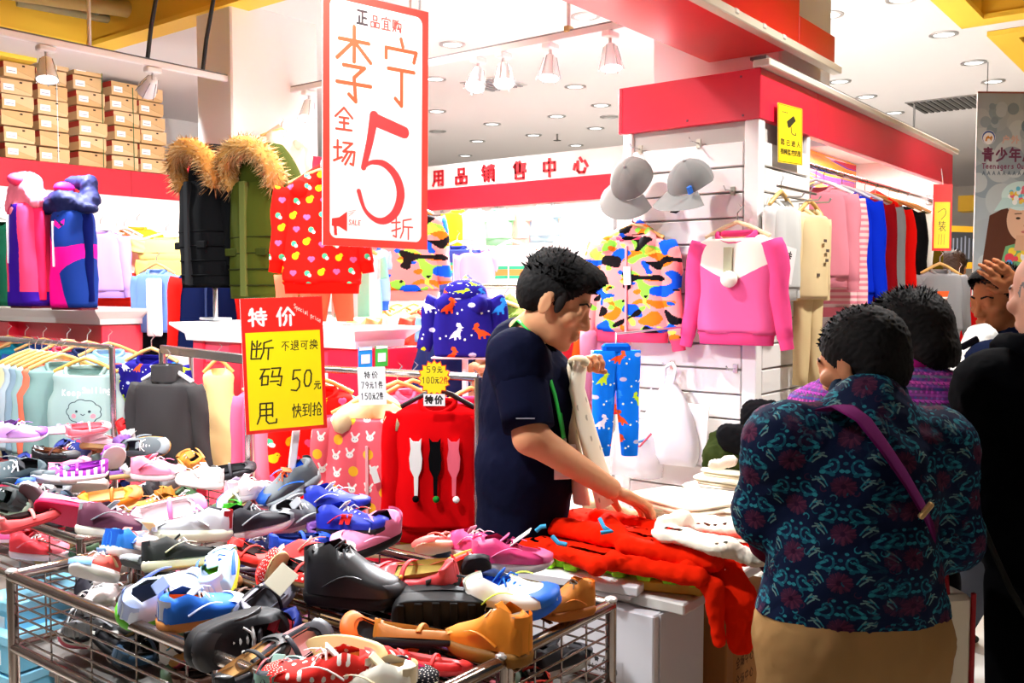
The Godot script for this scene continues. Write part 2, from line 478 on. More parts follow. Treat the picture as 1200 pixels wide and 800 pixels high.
func _ready() -> void:
	rng.seed = 7
	nz.seed = 3
	nz.frequency = 1.0
	# camera
	var cam := Camera3D.new()
	cam.name = "camera"
	add_child(cam)
	cam.position = Vector3(0, 1.6, 0)
	cam.rotation = Vector3(deg_to_rad(-3.097), deg_to_rad(37.8), 0)
	cam.fov = 39.66
	cam.near = 0.05
	cam.far = 60.0
	cam.current = true
	# air and exposure
	var we := WorldEnvironment.new()
	we.name = "environment"
	var e := Environment.new()
	e.background_mode = Environment.BG_COLOR
	e.background_color = Color(0.55, 0.56, 0.6)
	e.tonemap_mode = Environment.TONE_MAPPER_LINEAR
	e.tonemap_exposure = 0.8
	e.sdfgi_enabled = true
	e.ssao_enabled = true
	e.ssil_enabled = true
	we.environment = e
	add_child(we)
	setting()
	ceiling_lights()
	display_units()
	boxes_on_shelf()
	signs()
	clothes()
	bins_and_shoes()
	table_goods()
	people()


func setting() -> void:
	var white := mat("f2f0ee", 0.7)
	var red := mat("d81f33", 0.35)
	# floor slab and the aisle's separate tiles
	var fl := struct("floor", bb(Vector3(-13, -0.12, -17), Vector3(4, -0.012, 3.2)), mat("9a938a", 0.8))
	var tones := [mat("e3dfd6", 0.25), mat("dedad2", 0.28), mat("e8e4da", 0.24)]
	var tm := bx(Vector3(0, -0.006, 0), Vector3(0.594, 0.012, 0.594), 0.002)
	for ix in 9:
		for iz in 16:
			var t := obj("tile", tm, tones[(ix * 7 + iz * 5) % 3], fl)
			t.position = Vector3(-3.3 + ix * 0.6, 0, -9.0 + iz * 0.6)
	# ceiling with recessed yellow coffers
	var holes := [Rect2(-6.4, -3.46, 3.3, 2.62), Rect2(-1.37, -6.5, 2.6, 2.4), Rect2(-1.28, -9.7, 2.5, 2.65), Rect2(-8.9, -3.3, 1.7, 2.4)]
	var xs := [-13.0, 4.0]
	var zs := [-17.0, 3.2]
	for h in holes:
		xs.append_array([h.position.x, h.end.x])
		zs.append_array([h.position.y, h.end.y])
	xs.sort()
	zs.sort()
	var ca := Acc.new()
	for a in xs.size() - 1:
		for b in zs.size() - 1:
			var lo := Vector3(xs[a], 3.3, zs[b])
			var hi := Vector3(xs[a + 1], 3.42, zs[b + 1])
			var inside := hi.x - lo.x < 1e-4 or hi.z - lo.z < 1e-4
			for h in holes:
				inside = inside or h.has_point(Vector2((lo.x + hi.x) * 0.5, (lo.z + hi.z) * 0.5))
			if not inside:
				ca.box((lo + hi) * 0.5, hi - lo)
	var cl := struct("ceiling", ca.mesh(), mat("e6e2e2", 0.75))
	var yel := mat("e8b838", 0.6)
	for h in holes:
		var a := Acc.new()
		var c := Vector3(h.position.x + h.size.x * 0.5, 3.6, h.position.y + h.size.y * 0.5)
		var sx: float = h.size.x
		var sz: float = h.size.y
		for s in [-1.0, 1.0]:
			a.box(c + Vector3(s * sx * 0.5, 0, 0), Vector3(0.03, 0.64, sz + 0.03))
			a.box(c + Vector3(0, 0, s * sz * 0.5), Vector3(sx + 0.03, 0.64, 0.03))
		a.box(c + Vector3(0, 0.32, 0), Vector3(sx, 0.03, sz))
		obj("coffer_liner", a.mesh(), yel, cl)
		var b := Acc.new()
		for s in [-1.0, 1.0]:
			b.box(c + Vector3(s * (sx * 0.5 + 0.05), -0.3165, 0), Vector3(0.16, 0.03, sz + 0.26))
			b.box(c + Vector3(0, -0.3165, s * (sz * 0.5 + 0.05)), Vector3(sx - 0.06, 0.03, 0.16))
		obj("coffer_trim", b.mesh(), mat("f2c63c", 0.5), cl)
	# outer walls of the hall
	struct("wall_back", bb(Vector3(-13, 0, -17), Vector3(4, 3.9, -16.9)), mat("d8d2c8", 0.8))
	struct("wall_front", bb(Vector3(-13, 0, 3.1), Vector3(4, 3.9, 3.2)), mat("b8b2aa", 0.8))
	struct("wall_right", bb(Vector3(3.9, 0, -17), Vector3(4, 3.9, 3.2)), mat("b8b2aa", 0.8))
	struct("wall_left", bb(Vector3(-8.6, 0, -6.6), Vector3(-8.5, 3.3, 3.2)), white)
	struct("wall_far_left", bb(Vector3(-13, 0, -17), Vector3(-12.9, 3.9, 3.2)), white)
	# shop partitions: white wall, red fascia
	struct("wall_partition_left", bb(Vector3(-7.28, 0, -6.5), Vector3(-7.157, 2.36, -2.2)), white)
	struct("wall_partition_back", bb(Vector3(-7.28, 0, -6.55), Vector3(-2.9, 2.33, -6.43)), white)
	var f := struct("trim_1", bb(Vector3(-7.6, 2.355, -6.6), Vector3(-7.14, 2.56, -2.2), 0.004), red)
	for z in [-2.9, -4.2, -5.5]:
		obj("seam", bb(Vector3(-7.142, 2.357, z), Vector3(-7.138, 2.558, z + 0.006)), mat("a81828", 0.5), f)
	struct("trim_2", bb(Vector3(-7.3, 2.325, -6.56), Vector3(-2.9, 2.515, -6.4), 0.004), red)
	var sb := struct("trim_3", bb(Vector3(-7.3, 2.515, -6.53), Vector3(-2.9, 2.73, -6.43)), white)
	for k in 6:
		var a := Acc.new()
		var ch: String = ["用", "品", "销", "售", "中", "心"][k]
		for one in GLYPH[ch].split(";", false):
			var q: PackedFloat64Array = one.split_floats(" ", false)
			for j in range(0, q.size() - 3, 2):
				var p0 := Vector3(q[j] * 0.0155, (10.0 - q[j + 1]) * 0.0155, 0)
				var p1 := Vector3(q[j + 2] * 0.0155, (10.0 - q[j + 3]) * 0.0155, 0)
				var d := (p1 - p0).normalized()
				a.box((p0 + p1) * 0.5, Vector3((p1 - p0).length() + 0.016, 0.02, 0.014), Basis(d, Vector3(0, 0, 1).cross(d), Vector3(0, 0, 1)))
		var g := obj("letter", a.mesh(), mat("e02430", 0.5), sb)
		g.position = [Vector3(-5.905, 2.535, -6.425), Vector3(-5.63, 2.535, -6.425), Vector3(-5.32, 2.535, -6.425), Vector3(-4.98, 2.535, -6.425), Vector3(-4.67, 2.535, -6.425), Vector3(-4.36, 2.535, -6.425)][k]
	struct("wall_fin", bb(Vector3(-3.8, 0, -5.8), Vector3(-3.63, 2.2, -5.55), 0.005), white)
	# white columns
	struct("wall_column_1", bb(Vector3(-5.13, 0, -4.12), Vector3(-4.78, 3.88, -3.46), 0.01), white)
	struct("wall_column_2", bb(Vector3(-2.26, 2.3, -4.62), Vector3(-1.63, 3.3, -4.0), 0.01), white)
	# far aisle: beams, dark notice board, pale end wall
	struct("trim_4", bb(Vector3(-3.0, 2.62, -13.6), Vector3(2.5, 2.82, -13.3)), yel)
	struct("trim_5", bb(Vector3(-3.0, 2.3, -14.2), Vector3(2.5, 2.42, -14.0)), yel)
	struct("trim_6", bb(Vector3(-9.5, 3.1, -11.4), Vector3(-4.0, 3.3, -11.2)), yel)


func downlight(p: Vector3, on: bool, power: float, where: String) -> void:
	var t := thing("ceiling_downlight", where, "light", p, 0.0, "round ceiling downlights")
	var a := Acc.new()
	a.lathe([Vector2(0.09, 0.0), Vector2(0.092, -0.008), Vector2(0.07, -0.012), Vector2(0.066, 0.0)], Vector3.ZERO, Basis(), 24, false, false)
	obj("ring", a.mesh(), mat("c8c8c8", 0.3, 0.6), t)
	a = Acc.new()
	a.lathe([Vector2(0.067, 0.0), Vector2(0.066, -0.004), Vector2(0.03, -0.006)], Vector3.ZERO, Basis(), 24, true, true)
	obj("lens", a.mesh(), glow("ffffff", 4.0) if on else mat("b8bcbc", 0.3), t)
	if on and power > 0.0:
		var l := SpotLight3D.new()
		l.name = "lamp"
		t.add_child(l)
		l.position = Vector3(0, -0.03, 0)
		l.rotation.x = -PI / 2
		l.spot_angle = 72.0
		l.spot_angle_attenuation = 0.8
		l.light_energy = power
		l.light_color = Color(1.0, 0.99, 0.98)
		l.light_size = 0.06
		l.spot_range = 14.0
		l.spot_attenuation = 2.0
		l.shadow_enabled = true


func track_lamp(p: Vector3, aim: Vector3, power: float, label: String) -> void:
	var t := thing("track_spotlight", label, "light", p, 0.0, "track spotlights")
	obj("mount", bx(Vector3(0, -0.015, 0), Vector3(0.05, 0.03, 0.09), 0.006), mat("f4f4f4", 0.4), t)
	obj("arm", tb([Vector3(0, -0.02, 0), Vector3(0, -0.07, 0)], 0.008), mat("d8d8d8", 0.3, 0.5), t)
	var d := aim.normalized()
	var s := d.cross(Vector3.UP if absf(d.y) < 0.95 else Vector3.RIGHT).normalized()
	var b := Basis(s, -d, d.cross(s).normalized() * -1.0).orthonormalized()
	var c := Vector3(0, -0.06, 0)
	var a := Acc.new()
	a.lathe([Vector2(0.022, 0.0), Vector2(0.03, -0.01), Vector2(0.04, -0.05), Vector2(0.052, -0.11), Vector2(0.054, -0.12), Vector2(0.05, -0.118), Vector2(0.036, -0.05)], c, b, 20, true, false)
	obj("housing", a.mesh(), mat("f2f3f4", 0.3), t)
	a = Acc.new()
	for k in 6:
		var an := TAU * k / 6.0
		a.tube([c + b * Vector3(cos(an) * 0.032, -0.01, sin(an) * 0.032), c + b * Vector3(cos(an) * 0.06, -0.125, sin(an) * 0.06)], 0.0025, 5)
	obj("cage", a.mesh(), mat("d0d4d8", 0.25, 0.7), t)
	a = Acc.new()
	a.ball(c + b * Vector3(0, -0.105, 0), Vector3(0.042, 0.022, 0.042), b, 16, 8)
	obj("bulb", a.mesh(), glow("ffffff", 7.0), t)
	var l := SpotLight3D.new()
	l.name = "lamp"
	t.add_child(l)
	l.transform = Transform3D(Basis.looking_at(d, Vector3.UP if absf(d.y) < 0.95 else Vector3.RIGHT), c + d * 0.14)
	l.spot_angle = 62.0
	l.spot_angle_attenuation = 0.9
	l.light_energy = power
	l.light_color = Color(0.97, 0.985, 1.0)
	l.light_size = 0.05
	l.spot_range = 14.0
	l.spot_attenuation = 2.0
	l.shadow_enabled = true


func ceiling_lights() -> void:
	# aisle rows, shop rows, hall behind
	var k := 0
	var lit := [[-1.65, -6.81], [-1.67, -7.78], [-1.69, -8.57], [-2.68, -7.81], [-2.70, -8.56], [-2.73, -9.50], [-2.1, -5.9], [-4.49, -6.65], [-4.75, -7.46], [-5.39, -7.66], [-5.46, -8.47], [-6.24, -8.43], [-6.28, -9.32], [-5.22, -5.72], [-6.14, -6.75], [-6.16, -7.61], [-6.99, -8.37], [-7.86, -9.17], [-4.4, -5.0], [-3.3, -5.0], [-3.6, -3.2], [-2.6, -2.3], [-3.0, -1.2], [-1.9, -2.9], [-1.65, -5.84], [-0.55, -3.7]]
	var word := ["nearest the aisle coffer", "second along the aisle row", "third along the aisle row", "left of the aisle row, above the red fascia", "beside the air grille", "just past the air grille", "above the alcove rail", "right of the track spotlights", "second back behind the track", "third back, small and bright", "farther back in the hall", "small, near the sprinkler", "small, nearest the white lettered board", "just beside the hanging poster edge", "lower one beside the hanging poster", "small, above the white lettered board", "tiny, far back above the board", "tiniest, at the far end of the ceiling", "above the back racks", "above the middle racks", "above the parka display", "above the vendor", "above the shoe bins", "above the folding table", "at the picture's top edge", "over the aisle beside the slatwall"]
	for p in lit:
		downlight(Vector3(p[0], 3.3, p[1]), true, 5.0 if k < 18 else (9.0 if k != 22 and k != 23 else 5.0), "round recessed ceiling downlight " + word[k])
		k += 1
	var off := [[-4.06, -7.7], [-5.0, -8.0], [-7.2, -7.3], [-6.9, -7.6], [-8.0, -8.2]]
	for j in off.size():
		downlight(Vector3(off[j][0], 3.3, off[j][1]), false, 0.0, "unlit grey round ceiling fitting " + ["above the slatwall end", "in the middle of the far ceiling", "right of the poster", "between two lit downlights", "far back over the board"][j])
	# tracks
	var tr := thing("light_track", "long white ceiling track above the left racks", "track", Vector3(-4.83, 2.85, 0))
	obj("rail", bb(Vector3(-0.015, -0.015, -3.93), Vector3(0.015, 0.018, 0.6), 0.003), mat("f4f4f4", 0.4), tr)
	obj("channel", bb(Vector3(-0.012, 0.018, -3.93), Vector3(0.012, 0.026, 0.6)), mat("5a5a60", 0.5), tr)
	for z in [-2.62, -0.8]:
		obj("drop_rod", tb([Vector3(0, 0.02, z), Vector3(0, 0.45, z)], 0.01), mat("e0e0e0", 0.3, 0.5), tr)
	for z in [-2.95, -3.3]:
		obj("cable", tb([Vector3(0, 0.02, z), Vector3(0.01, 0.2, z - 0.02), Vector3(0.05, 0.45, z - 0.05)], 0.012), mat("2c2c2e", 0.6), tr)
	tr = thing("light_track", "white ceiling track running beside the hanging poster", "track", Vector3(0, 2.85, -3.91))
	obj("rail", bb(Vector3(-4.80, -0.015, -0.015), Vector3(-2.05, 0.018, 0.015), 0.003), mat("f4f4f4", 0.4), tr)
	obj("channel", bb(Vector3(-4.80, 0.018, -0.012), Vector3(-2.05, 0.026, 0.012)), mat("8a8a90", 0.5), tr)
	for x in [-2.68, -3.75]:
		obj("drop_rod", tb([Vector3(x, 0.02, 0), Vector3(x, 0.45, 0)], 0.01), mat("e0e0e0", 0.3, 0.5), tr)
		obj("bracket", bx(Vector3(x, 0.03, 0), Vector3(0.03, 0.03, 0.05), 0.004), mat("c8b070", 0.4, 0.4), tr)
	track_lamp(Vector3(-4.83, 2.83, -2.39), Vector3(0.25, -1, 0.1), 9.0, "track spotlight in front of the stacked shoe boxes")
	track_lamp(Vector3(-4.83, 2.83, -2.98), Vector3(-0.9, -0.45, -0.2), 8.0, "track spotlight left of the white column")
	track_lamp(Vector3(-4.62, 2.83, -3.91), Vector3(0.1, -1, 0.25), 4.0, "track spotlight behind the poster, left of its edge")
	track_lamp(Vector3(-3.26, 2.83, -3.91), Vector3(0.2, -1, 0.5), 12.0, "brightest glaring track spotlight just right of the poster")
	track_lamp(Vector3(-3.09, 2.83, -3.91), Vector3(0.3, -1, 0.3), 12.0, "track spotlight tilted beside the glaring one")
	track_lamp(Vector3(-2.79, 2.83, -3.91), Vector3(0.05, -1, 0.2), 12.0, "track spotlight in the middle of the right track")
	track_lamp(Vector3(-2.44, 2.83, -3.91), Vector3(0.12, -1, 0.1), 12.0, "track spotlight nearest the red fascia")
	# front track of the same square, above the shoe bins and out of the photograph's top edge
	tr = thing("light_track", "white ceiling track above the shoe bins", "track", Vector3(0, 2.85, -0.9))
	obj("rail", bb(Vector3(-4.80, -0.02, -0.02), Vector3(-1.4, 0.02, 0.02), 0.003), mat("f4f4f4", 0.4), tr)
	for x in [-4.2, -1.8]:
		obj("drop_rod", tb([Vector3(x, 0.02, 0), Vector3(x, 0.45, 0)], 0.01), mat("e0e0e0", 0.3, 0.5), tr)
	var fw := ["above the left bin's end", "above the left bin", "above the second bin", "above the near bin"]
	for j in 4:
		track_lamp(Vector3(-4.3 + j * 0.8, 2.83, -0.9), Vector3(-0.1, -1, -0.6), 2.4 if j < 2 else 4.5, "front track spotlight " + fw[j])
	# grilles and sprinkler
	var g := thing("air_grille", "dark slotted air grille in the aisle ceiling", "vent", Vector3(-2.2, 3.297, -9.35))
	obj("frame", bx(Vector3.ZERO, Vector3(0.62, 0.012, 0.62), 0.003), mat("8c8a88", 0.6), g)
	for j in 11:
		obj("slat", bx(Vector3(-0.275 + j * 0.055, -0.01, 0), Vector3(0.03, 0.012, 0.58)), mat("5a5856", 0.6), g)
	g = thing("air_grille", "grey square air grille beside the glaring track spotlight", "vent", Vector3(-4.96, 3.297, -6.15))
	obj("frame", bx(Vector3.ZERO, Vector3(0.4, 0.012, 0.4), 0.003), mat("c8c8c8", 0.6), g)
	for j in 6:
		obj("slat", bx(Vector3(-0.15 + j * 0.06, -0.01, 0), Vector3(0.03, 0.012, 0.36)), mat("9c9ca0", 0.6), g)
	g = thing("sprinkler", "small ceiling sprinkler head between the far downlights", "sprinkler", Vector3(-6.0, 3.3, -8.54))
	obj("stem", tb([Vector3(0, 0, 0), Vector3(0, -0.07, 0)], 0.012), mat("9a9a98", 0.4, 0.6), g)
	obj("deflector", bx(Vector3(0, -0.07, 0), Vector3(0.06, 0.008, 0.06), 0.002), mat("7a7a78", 0.4, 0.6), g)
	# air conditioner in the yellow coffer
	var ac := thing("air_conditioner", "grey-brown air duct and unit inside the yellow ceiling recess", "air conditioner", Vector3(-6.186, 3.460, -3.215))
	var o := ac.position
	obj("body", bb(Vector3(-0.5, 0.12, -0.1), Vector3(0.9, 0.34, 0.9), 0.02), mat("6a6450", 0.6), ac)
	obj("duct", tb([Vector3(-6.168, 3.440, -2.577) - o, Vector3(-5.856, 3.440, -3.480) - o], 0.055, 12), mat("a89048", 0.5), ac)
	obj("duct", tb([Vector3(-6.202, 3.420, -2.893) - o, Vector3(-6.089, 3.420, -3.560) - o], 0.03, 10), mat("8a7c50", 0.5), ac)
	obj("duct_band", tb([Vector3(-5.968, 3.420, -3.283) - o, Vector3(-5.973, 3.420, -3.302) - o], 0.034, 10), mat("5a5440", 0.5), ac)


func counter_unit(x0: float, x1: float, z0: float, z1: float, y: float, label: String) -> Node3D:
	# white flared tray on a red frame; x1, z1 is the corner nearest the camera
	var t := thing("display_counter", label, "display counter", Vector3((x0 + x1) * 0.5, 0, (z0 + z1) * 0.5))
	var hx := (x1 - x0) * 0.5
	var hz := (z1 - z0) * 0.5
	var a := Acc.new()
	var rings := []
	for q in [[0.0, 0.0], [0.0, -0.012], [0.05, -0.055], [0.055, -0.085]]:
		var sx: float = hx - q[0]
		var sz: float = hz - q[0]
		rings.append(PackedVector3Array([Vector3(-sx, y + q[1], -sz), Vector3(sx, y + q[1], -sz), Vector3(sx, y + q[1], sz), Vector3(-sx, y + q[1], sz)]))
	for r in 3:
		for j in 4:
			var p: Vector3 = rings[r][j]
			var q: Vector3 = rings[r][(j + 1) % 4]
			var nn := Vector3(q.z - p.z, -0.5 if r == 1 else 0.0, p.x - q.x)
			if Vector3(nn.x, 0, nn.z).dot(p + q - Vector3(0, 2 * y, 0)) < 0:
				nn = Vector3(-nn.x, nn.y, -nn.z)
			a.quad(p, q, rings[r + 1][(j + 1) % 4], rings[r + 1][j], nn.normalized())
	a.quad(rings[0][0], rings[0][1], rings[0][2], rings[0][3], Vector3.UP)
	a.quad(rings[3][0], rings[3][1], rings[3][2], rings[3][3], Vector3.DOWN)
	obj("tray_top", a.mesh(), mat("f6f2ee", 0.3), t)
	return t


func display_units() -> void:
	var red := mat("e0203c", 0.3)
	var chrome := mat("c4c2c0", 0.18, 0.95)
	# slatwall unit
	var s := thing("slatwall_unit", "white slatwall display unit with a red fascia box on top", "display unit", Vector3(-1.515, 0, -3.51))
	obj("core", bb(Vector3(-0.58, 0, -0.5), Vector3(-0.014, 2.262, -0.014)), mat("b9b2ac", 0.6), s)
	var wm := mat("f3f0ec", 0.35)
	var sl := bx(Vector3.ZERO, Vector3(0.5, 0.092, 0.018), 0.003)
	var sr := bx(Vector3.ZERO, Vector3(0.018, 0.092, 0.46), 0.003)
	for k in 17:
		var y := 0.535 + k * 0.1
		var o := obj("slat", sl, wm, s)
		o.position = Vector3(-0.31, y, -0.005)
		if k < 17:
			o = obj("slat", sr, wm, s)
			o.position = Vector3(-0.005, y, -0.29)
	obj("corner_post", bb(Vector3(-0.055, 0, -0.05), Vector3(0.006, 2.262, 0.006), 0.004), mat("f8f6f2", 0.35), s)
	obj("corner_post", bb(Vector3(-0.605, 0, -0.04), Vector3(-0.562, 2.262, 0.006), 0.004), mat("f8f6f2", 0.35), s)
	obj("end_post", bb(Vector3(-0.04, 0, -0.54), Vector3(0.004, 2.262, -0.51), 0.004), mat("f0eeea", 0.35), s)
	obj("plinth", bb(Vector3(-0.6, 0, -0.5), Vector3(0.02, 0.47, 0.02)), mat("e8e4de", 0.5), s)
	var fas := obj("fascia", bb(Vector3(-0.625, 2.262, -0.6), Vector3(0.012, 2.455, 0.012), 0.003), red, s)
	obj("seam", bb(Vector3(-0.612, 2.264, 0.0121), Vector3(-0.606, 2.453, 0.014)), mat("b01830", 0.4), fas)
	for q in [Vector3(-0.07, 2.43, 0.013), Vector3(-0.3, 2.285, 0.013), Vector3(-0.06, 2.28, 0.013)]:
		obj("screw", bx(q, Vector3(0.008, 0.008, 0.004), 0.001), mat("8a4050", 0.4), fas)
	for q in [Vector3(-0.52, 2.19, 0.0), Vector3(-0.25, 2.19, 0.0), Vector3(-0.1, 1.99, 0.0), Vector3(-0.08, 1.29, 0.0), Vector3(-0.36, 1.29, 0.0)]:
		obj("hook_plate", bx(q + Vector3(0, 0.0, 0.008), Vector3(0.02, 0.035, 0.006), 0.001), mat("c8c0b0", 0.3, 0.8), s)
		obj("hook_prong", tb([q + Vector3(0, 0, 0.01), q + Vector3(0, 0.0, 0.075), q + Vector3(0, 0.014, 0.09)], 0.003, 6), mat("c4c4c4", 0.25, 0.9), s)
	for z in [-0.12, -0.3, -0.42]:
		obj("hook_prong", tb([Vector3(0.004, 1.965, z), Vector3(0.13, 1.965, z), Vector3(0.14, 1.98, z)], 0.004, 6), mat("a8a4a0", 0.3, 0.9), s)
	obj("hook_bar", tb([Vector3(0.06, 2.005, -0.05), Vector3(0.06, 2.005, -0.46)], 0.006, 8), mat("8a8682", 0.3, 0.9), s)
	# alcove beside it
	var al := thing("hanging_alcove", "red topped hanging alcove with bright printed header panel", "display unit", Vector3(-1.515, 0, -4.05))
	obj("fascia", bb(Vector3(-0.03, 2.262, -2.45), Vector3(0.012, 2.455, -0.06), 0.003), red, al)
	obj("roof_board", bb(Vector3(-0.62, 2.44, -2.45), Vector3(-0.03, 2.455, -0.06)), mat("f0ece8", 0.6), al)
	obj("light_rail", bb(Vector3(-0.02, 2.456, -2.45), Vector3(0.05, 2.485, 0.56), 0.004), mat("d9cfc0", 0.35), al)
	obj("rail_clip", bb(Vector3(-0.03, 2.485, -2.45), Vector3(0.035, 2.496, 0.56)), mat("5c4c48", 0.5), al)
	obj("back_panel", bb(Vector3(-0.62, 0, -2.4), Vector3(-0.58, 2.44, -0.02)), mat("f4f2f0", 0.5), al)
	obj("end_panel", bb(Vector3(-0.6, 0, -2.45), Vector3(-0.03, 2.44, -2.41)), mat("f4f0ea", 0.5), al)
	var im := canvas(512, 96, "f4a23a")
	var cols := ["e23a7a", "7a3aa8", "f6d23a", "c81f4a", "f3e2ec", "e8842a", "9a5ac8", "f04a5a", "f7c8d8"]
	for k in 46:
		var p := Vector2(rng.randf() * 512, rng.randf() * 96)
		var w := rng.randf_range(14, 46)
		fillpoly(im, PackedVector2Array([p, p + Vector2(w, -w * 0.5), p + Vector2(w * 1.5, w * 0.4), p + Vector2(w * 0.4, w)]), Color(cols[k % 9]))
	var hp := obj("header_print", bb(Vector3(-0.575, 1.95, -2.38), Vector3(-0.57, 2.435, -0.04)), tmat(tex(im), 0.25), al)
	hp.set_meta("label", "glossy purple, pink and yellow printed header panel")
	obj("hang_rail", tb([Vector3(-0.105, 2.175, -0.06), Vector3(-0.105, 2.175, -2.4)], 0.013, 10), chrome, al)
	obj("rail_end", bx(Vector3(-0.105, 2.175, -2.395), Vector3(0.06, 0.06, 0.02), 0.006), chrome, al)
	obj("hang_rail", tb([Vector3(-0.3, 1.62, -0.9), Vector3(-0.3, 1.62, -2.4)], 0.011, 10), chrome, al)
	obj("led_tube", tb([Vector3(-0.35, 2.425, -1.0), Vector3(-0.35, 2.425, -2.0)], 0.012, 8), glow("ffffff", 3.0), al)
	var l := AreaLight3D.new()
	l.name = "alcove_tube_light"
	l.area_size = Vector2(0.05, 1.0)
	l.light_energy = 4.0
	l.rotation = Vector3(-PI / 2, 0, 0)
	l.position = Vector3(-0.35, 2.405, -1.5)
	l.shadow_enabled = true
	al.add_child(l)
	# upper red sign box fixed to the column, with a lamp rail under its edge
	var ub := thing("sign_box", "upper red sign box jutting over the slatwall unit", "sign box", Vector3(-1.545, 2.63, -3.99))
	obj("box", bb(Vector3(-0.42, 0, 0), Vector3(0, 0.5, 1.9), 0.004), mat("d6161c", 0.3), ub)
	obj("side_panel", bb(Vector3(-0.035, 0, -0.44), Vector3(0, 0.14, 0), 0.003), mat("d6161c", 0.3), ub)
	obj("lamp_rail", bb(Vector3(-0.01, -0.035, -0.44), Vector3(0.035, 0, 1.9), 0.004), mat("d8cdb8", 0.35), ub)
	for q in [[0.25, 0.05], [0.45, 0.06], [0.7, 0.05]]:
		obj("clip", bx(Vector3(0.02, -0.01, q[0]), Vector3(0.04, 0.02, 0.03), 0.004), mat("e8e2d4", 0.4), ub)
	# left column display with red fascia
	var lc := thing("slatwall_unit", "white display column with red fascia behind the fur-hooded parkas", "display unit", Vector3(-4.73, 0, -3.386))
	obj("fascia", bb(Vector3(-0.5, 2.2, -0.03), Vector3(0, 2.455, 0), 0.004), red, lc)
	obj("side_fascia", bb(Vector3(-0.03, 2.2, -0.8), Vector3(0, 2.455, -0.03), 0.004), red, lc)
	obj("core", bb(Vector3(-0.47, 0, -0.06), Vector3(-0.03, 2.2, -0.03)), mat("f2efec", 0.5), lc)
	for x in [-0.44, -0.06]:
		obj("slotted_upright", bb(Vector3(x - 0.012, 0.2, -0.03), Vector3(x + 0.012, 2.2, -0.02)), mat("9a9a9a", 0.4, 0.5), lc)
	# counters
	var c1 := counter_unit(-4.03, -2.755, -2.93, -2.545, 1.45, "white flared display counter on red posts under the parkas")
	var px := 0.0
	for q in [[-3.95, 0.07], [-3.67, 0.07]]:
		px = q[0] + 3.3925
		obj("post", bb(Vector3(px, 0, 0.0), Vector3(px + 0.085, 1.365, 0.12), 0.004), red, c1)
	obj("post", bb(Vector3(0.4, 0, -0.185), Vector3(0.6175, 1.365, 0.125), 0.004), red, c1)
	obj("cross_rail", bb(Vector3(-0.57, 1.26, -0.13), Vector3(0.5, 1.365, 0.11), 0.004), mat("e23a5a", 0.3), c1)
	obj("base_rail", bb(Vector3(-0.57, 0.1, -0.1), Vector3(0.5, 0.25, 0.08), 0.004), red, c1)
	var c2 := counter_unit(-6.3, -4.80, -3.1, -2.6, 1.5, "white flared display counter with red posts under the ski jackets")
	obj("post", bb(Vector3(0.39, 0, -0.14), Vector3(0.68, 1.41, 0.18), 0.004), red, c2)
	obj("post", bb(Vector3(-0.68, 0, -0.14), Vector3(-0.4, 1.41, 0.18), 0.004), red, c2)
	obj("cross_rail", bb(Vector3(-0.5, 1.32, -0.1), Vector3(0.5, 1.41, 0.12), 0.004), red, c2)
	# chrome garment racks: rail on two uprights
	rack(Vector3(-2.811, 1.330, -2.120), Vector3(-1.879, 1.330, -2.250), "chrome garment rail carrying the pink bunny hoodie and the red sweater")
	rack(Vector3(-5.6, 1.36, -2.2), Vector3(-3.75, 1.36, -2.1), "chrome garment rail carrying the sleeveless tops")
	rack(Vector3(-3.492, 1.360, -2.171), Vector3(-2.739, 1.360, -2.030), "flat chrome rack arm in front of the red posts", true)
	rack(Vector3(-6.9, 1.72, -3.1), Vector3(-6.9, 1.72, -5.6), "chrome wall rail carrying the lilac and coral tops", false, Vector3(-0.26, 0, 0))
	rack(Vector3(-6.85, 1.85, -6.1), Vector3(-3.4, 1.85, -6.1), "chrome wall rail along the far wall carrying white tops", false, Vector3(0, 0, -0.33))
	rack(Vector3(-6.85, 2.25, -6.2), Vector3(-3.4, 2.25, -6.2), "upper chrome wall rail along the far wall", false, Vector3(0, 0, -0.23))
	rack(Vector3(-5.9, 1.42, -5.0), Vector3(-4.4, 1.42, -5.0), "chrome garment rail of pastel tops in the middle distance")
	rack(Vector3(-3.25, 1.62, -3.75), Vector3(-2.14, 1.62, -3.75), "chrome garment rail of blue jackets behind the vendor")
	# slotted uprights and blank panels of the far wall
	var fw := thing("wall_uprights", "dark slotted uprights on the far white wall", "uprights", Vector3(0, 0, -6.42))
	for x in [-6.6, -5.78, -5.15, -4.55, -3.95]:
		obj("upright", bb(Vector3(x - 0.012, 0.1, 0), Vector3(x + 0.012, 2.32, 0.012)), mat("8a8688", 0.5), fw)


